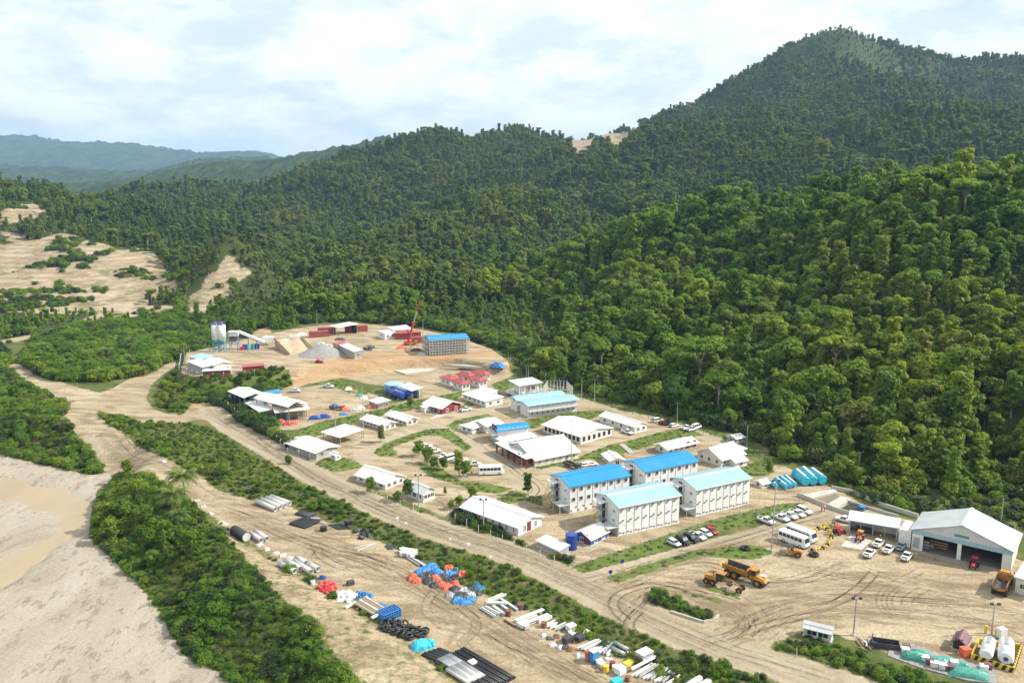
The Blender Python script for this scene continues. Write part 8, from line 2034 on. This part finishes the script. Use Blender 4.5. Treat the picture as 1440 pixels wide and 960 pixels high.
def palm_mesh(seed, H, nf, L):
    rnd = np.random.RandomState(seed); lean = (rnd.rand(2) - .5) * 1.6; parts = []; p = np.array([0, 0, -.4])
    for i in range(5):
        q_ = np.array([lean[0] * ((i + 1) / 5) ** 2, lean[1] * ((i + 1) / 5) ** 2, H * (i + 1) / 5]); parts.append(limb(p, q_, .2 - .018 * i, .18 - .018 * i, 7)); p = q_
    tv, tq = join(parts); V, F = [], []
    for k in range(nf):
        a = k * 2.4 + rnd.rand() * .5; el = .9 - 1.2 * (k / nf) + .2 * rnd.rand(); d = np.array([math.cos(a), math.sin(a), 0]); sd_ = np.array([-math.sin(a), math.cos(a), 0]); c = p.copy(); n = 9
        for i in range(n):
            f = i / n; an = el - 1.7 * f * f; step = (d * math.cos(an) + np.array([0, 0, math.sin(an)])) * L / n; c2 = c + step
            w = L * .27 * math.sin(math.pi * min(1, f * .85 + .15)) + .1
            for s in (-1, 1):
                for j in (0, .5):
                    b0 = c + step * j; b1 = c + step * (j + .46); tip = b0 + step * 1.3 + sd_ * s * w + np.array([0, 0, -w * .45]); k0 = len(V); V += [b0, b1, tip + step * .15, tip]; F.append((k0, k0 + 1, k0 + 2, k0 + 3))
            c = c2
    return mesh_np('palm_crown', np.array(V), np.array(F), M_palm, False), mesh_np('palm_trunk', tv, tq, M_bark, True)
PALM = [palm_mesh(61, 7.0, 24, 4.2), palm_mesh(62, 5.0, 22, 4.0)]
for i, (x, y, k, s, lb) in enumerate(((262, 710, 0, 1.0, 'coconut palm at the track edge by the rubble, taller one'), (242, 724, 1, 1.0, 'coconut palm left of the taller one on the bank'), (250, 742, 1, .6, 'low young palm below the two coconut palms'), (116, 452, 1, .9, 'coconut palm beside the far track bend'), (83, 437, 1, .8, 'small palm at the far left growth'), (186, 500, 0, .9, 'palm in the growth left of the silos'), (150, 508, 1, .9, 'palm in the growth near the far track'), (62, 505, 0, .8, 'palm at the far left above the track'), (1280, 668, 0, 1.0, 'palm on the dark bank behind the hangar'), (735, 500, 0, .9, 'palm at the forest corner behind the red-roofed houses'))):
    t = thing('coconut_palm', lb, 'palm', gz(x, y), R.random() * 6, 'coconut palms'); t.scale = (s, s, s); link_part('crown', PALM[k][0], t); link_part('trunk', PALM[k][1], t)
# broad trees standing out of the riverbank growth
for i, (x, y, k, s, lb) in enumerate(((150, 742, 0, .62, 'rounded tree at the inner bend of the riverbank'), (158, 762, 4, .68, 'light rounded tree overhanging the riverbed sand'), (176, 735, 6, .6, 'dark tree in the upper riverbank growth'), (205, 745, 0, .6, 'dark tree in mid riverbank growth'), (190, 700, 4, .55, 'small tree at the upper end of the riverbank growth'), (232, 775, 1, .6, 'dark round tree left of the young palm'), (268, 782, 6, .55, 'broad dark tree below the young palm'), (215, 800, 4, .5, 'low tree at the sand edge of the riverbank'), (262, 870, 4, .42, 'small tree over the sand in the lower riverbank'), (180, 668, 4, .5, 'tree at the top of the riverbank by the track'), (60, 600, 4, .45, 'tree in the growth left of the dirt track'), (20, 560, 0, .5, 'tree at the left edge of the growth by the track'), (105, 628, 4, .42, 'tree over the riverbed at the end of the left growth'), (120, 515, 0, .6, 'dark tree in the growth above the far track'), (80, 500, 6, .6, 'dark tree at the left of the mid growth'), (225, 490, 4, .55, 'tree near the left terrace fence'), (405, 652, 4, .3, 'dark bush tree at the road end of the hedge'))):
    tree(PROTO[k], gz(x, y, -.4), s, R.random() * 6, 'bank_tree', lb, 'trees in the riverbank and track growth')
# the bare peak scrub is grass; a dead grey tree here and there stands out of the forest
# ------------------------------------------------------------------ things alike in every way else are told apart by their place in the row
ORD = 'second third fourth fifth sixth seventh eighth ninth tenth eleventh twelfth thirteenth'.split()
sets = {}
for o in C.objects:
    if o.parent is None and o.get('label') and o.get('category') and o.get('kind') is None: sets.setdefault(o['label'], []).append(o)
for lab, os_ in sets.items():
    if not 2 <= len(os_) <= 13: continue
    if len(lab.split()) > 12: continue
    os_.sort(key=lambda o: o.location.x / (o.location.y * ct + (CAM_H - o.location.z) * st))
    for i, o in enumerate(os_): o['label'] = lab + (', leftmost one' if i == 0 else ', rightmost one' if i == len(os_) - 1 else ', %s from left' % ORD[i - 1])
# ------------------------------------------------------------------ haze
bm = bmesh.new()
bmesh.ops.create_cube(bm, size=1.0)
me = bpy.data.meshes.new('haze'); bm.to_mesh(me); bm.free()
hz_o = bpy.data.objects.new('haze', me)
ztop = 580.0
hz_o.scale = (22000, 14000, ztop + 8.0)
hz_o.location = (0, 5500, (ztop - 8.0) / 2)
m = bpy.data.materials.new('haze'); m.use_nodes = True
nt = m.node_tree; nt.nodes.clear()
o_ = nt.nodes.new('ShaderNodeOutputMaterial'); pv = nt.nodes.new('ShaderNodeVolumePrincipled')
pv.inputs['Color'].default_value = (0.40, 0.66, 1.0, 1)
pv.inputs['Density'].default_value = 0.000068
nt.links.new(pv.outputs[0], o_.inputs['Volume'])
me.materials.append(m)
hz_o['kind'] = 'stuff'
C.objects.link(hz_o)
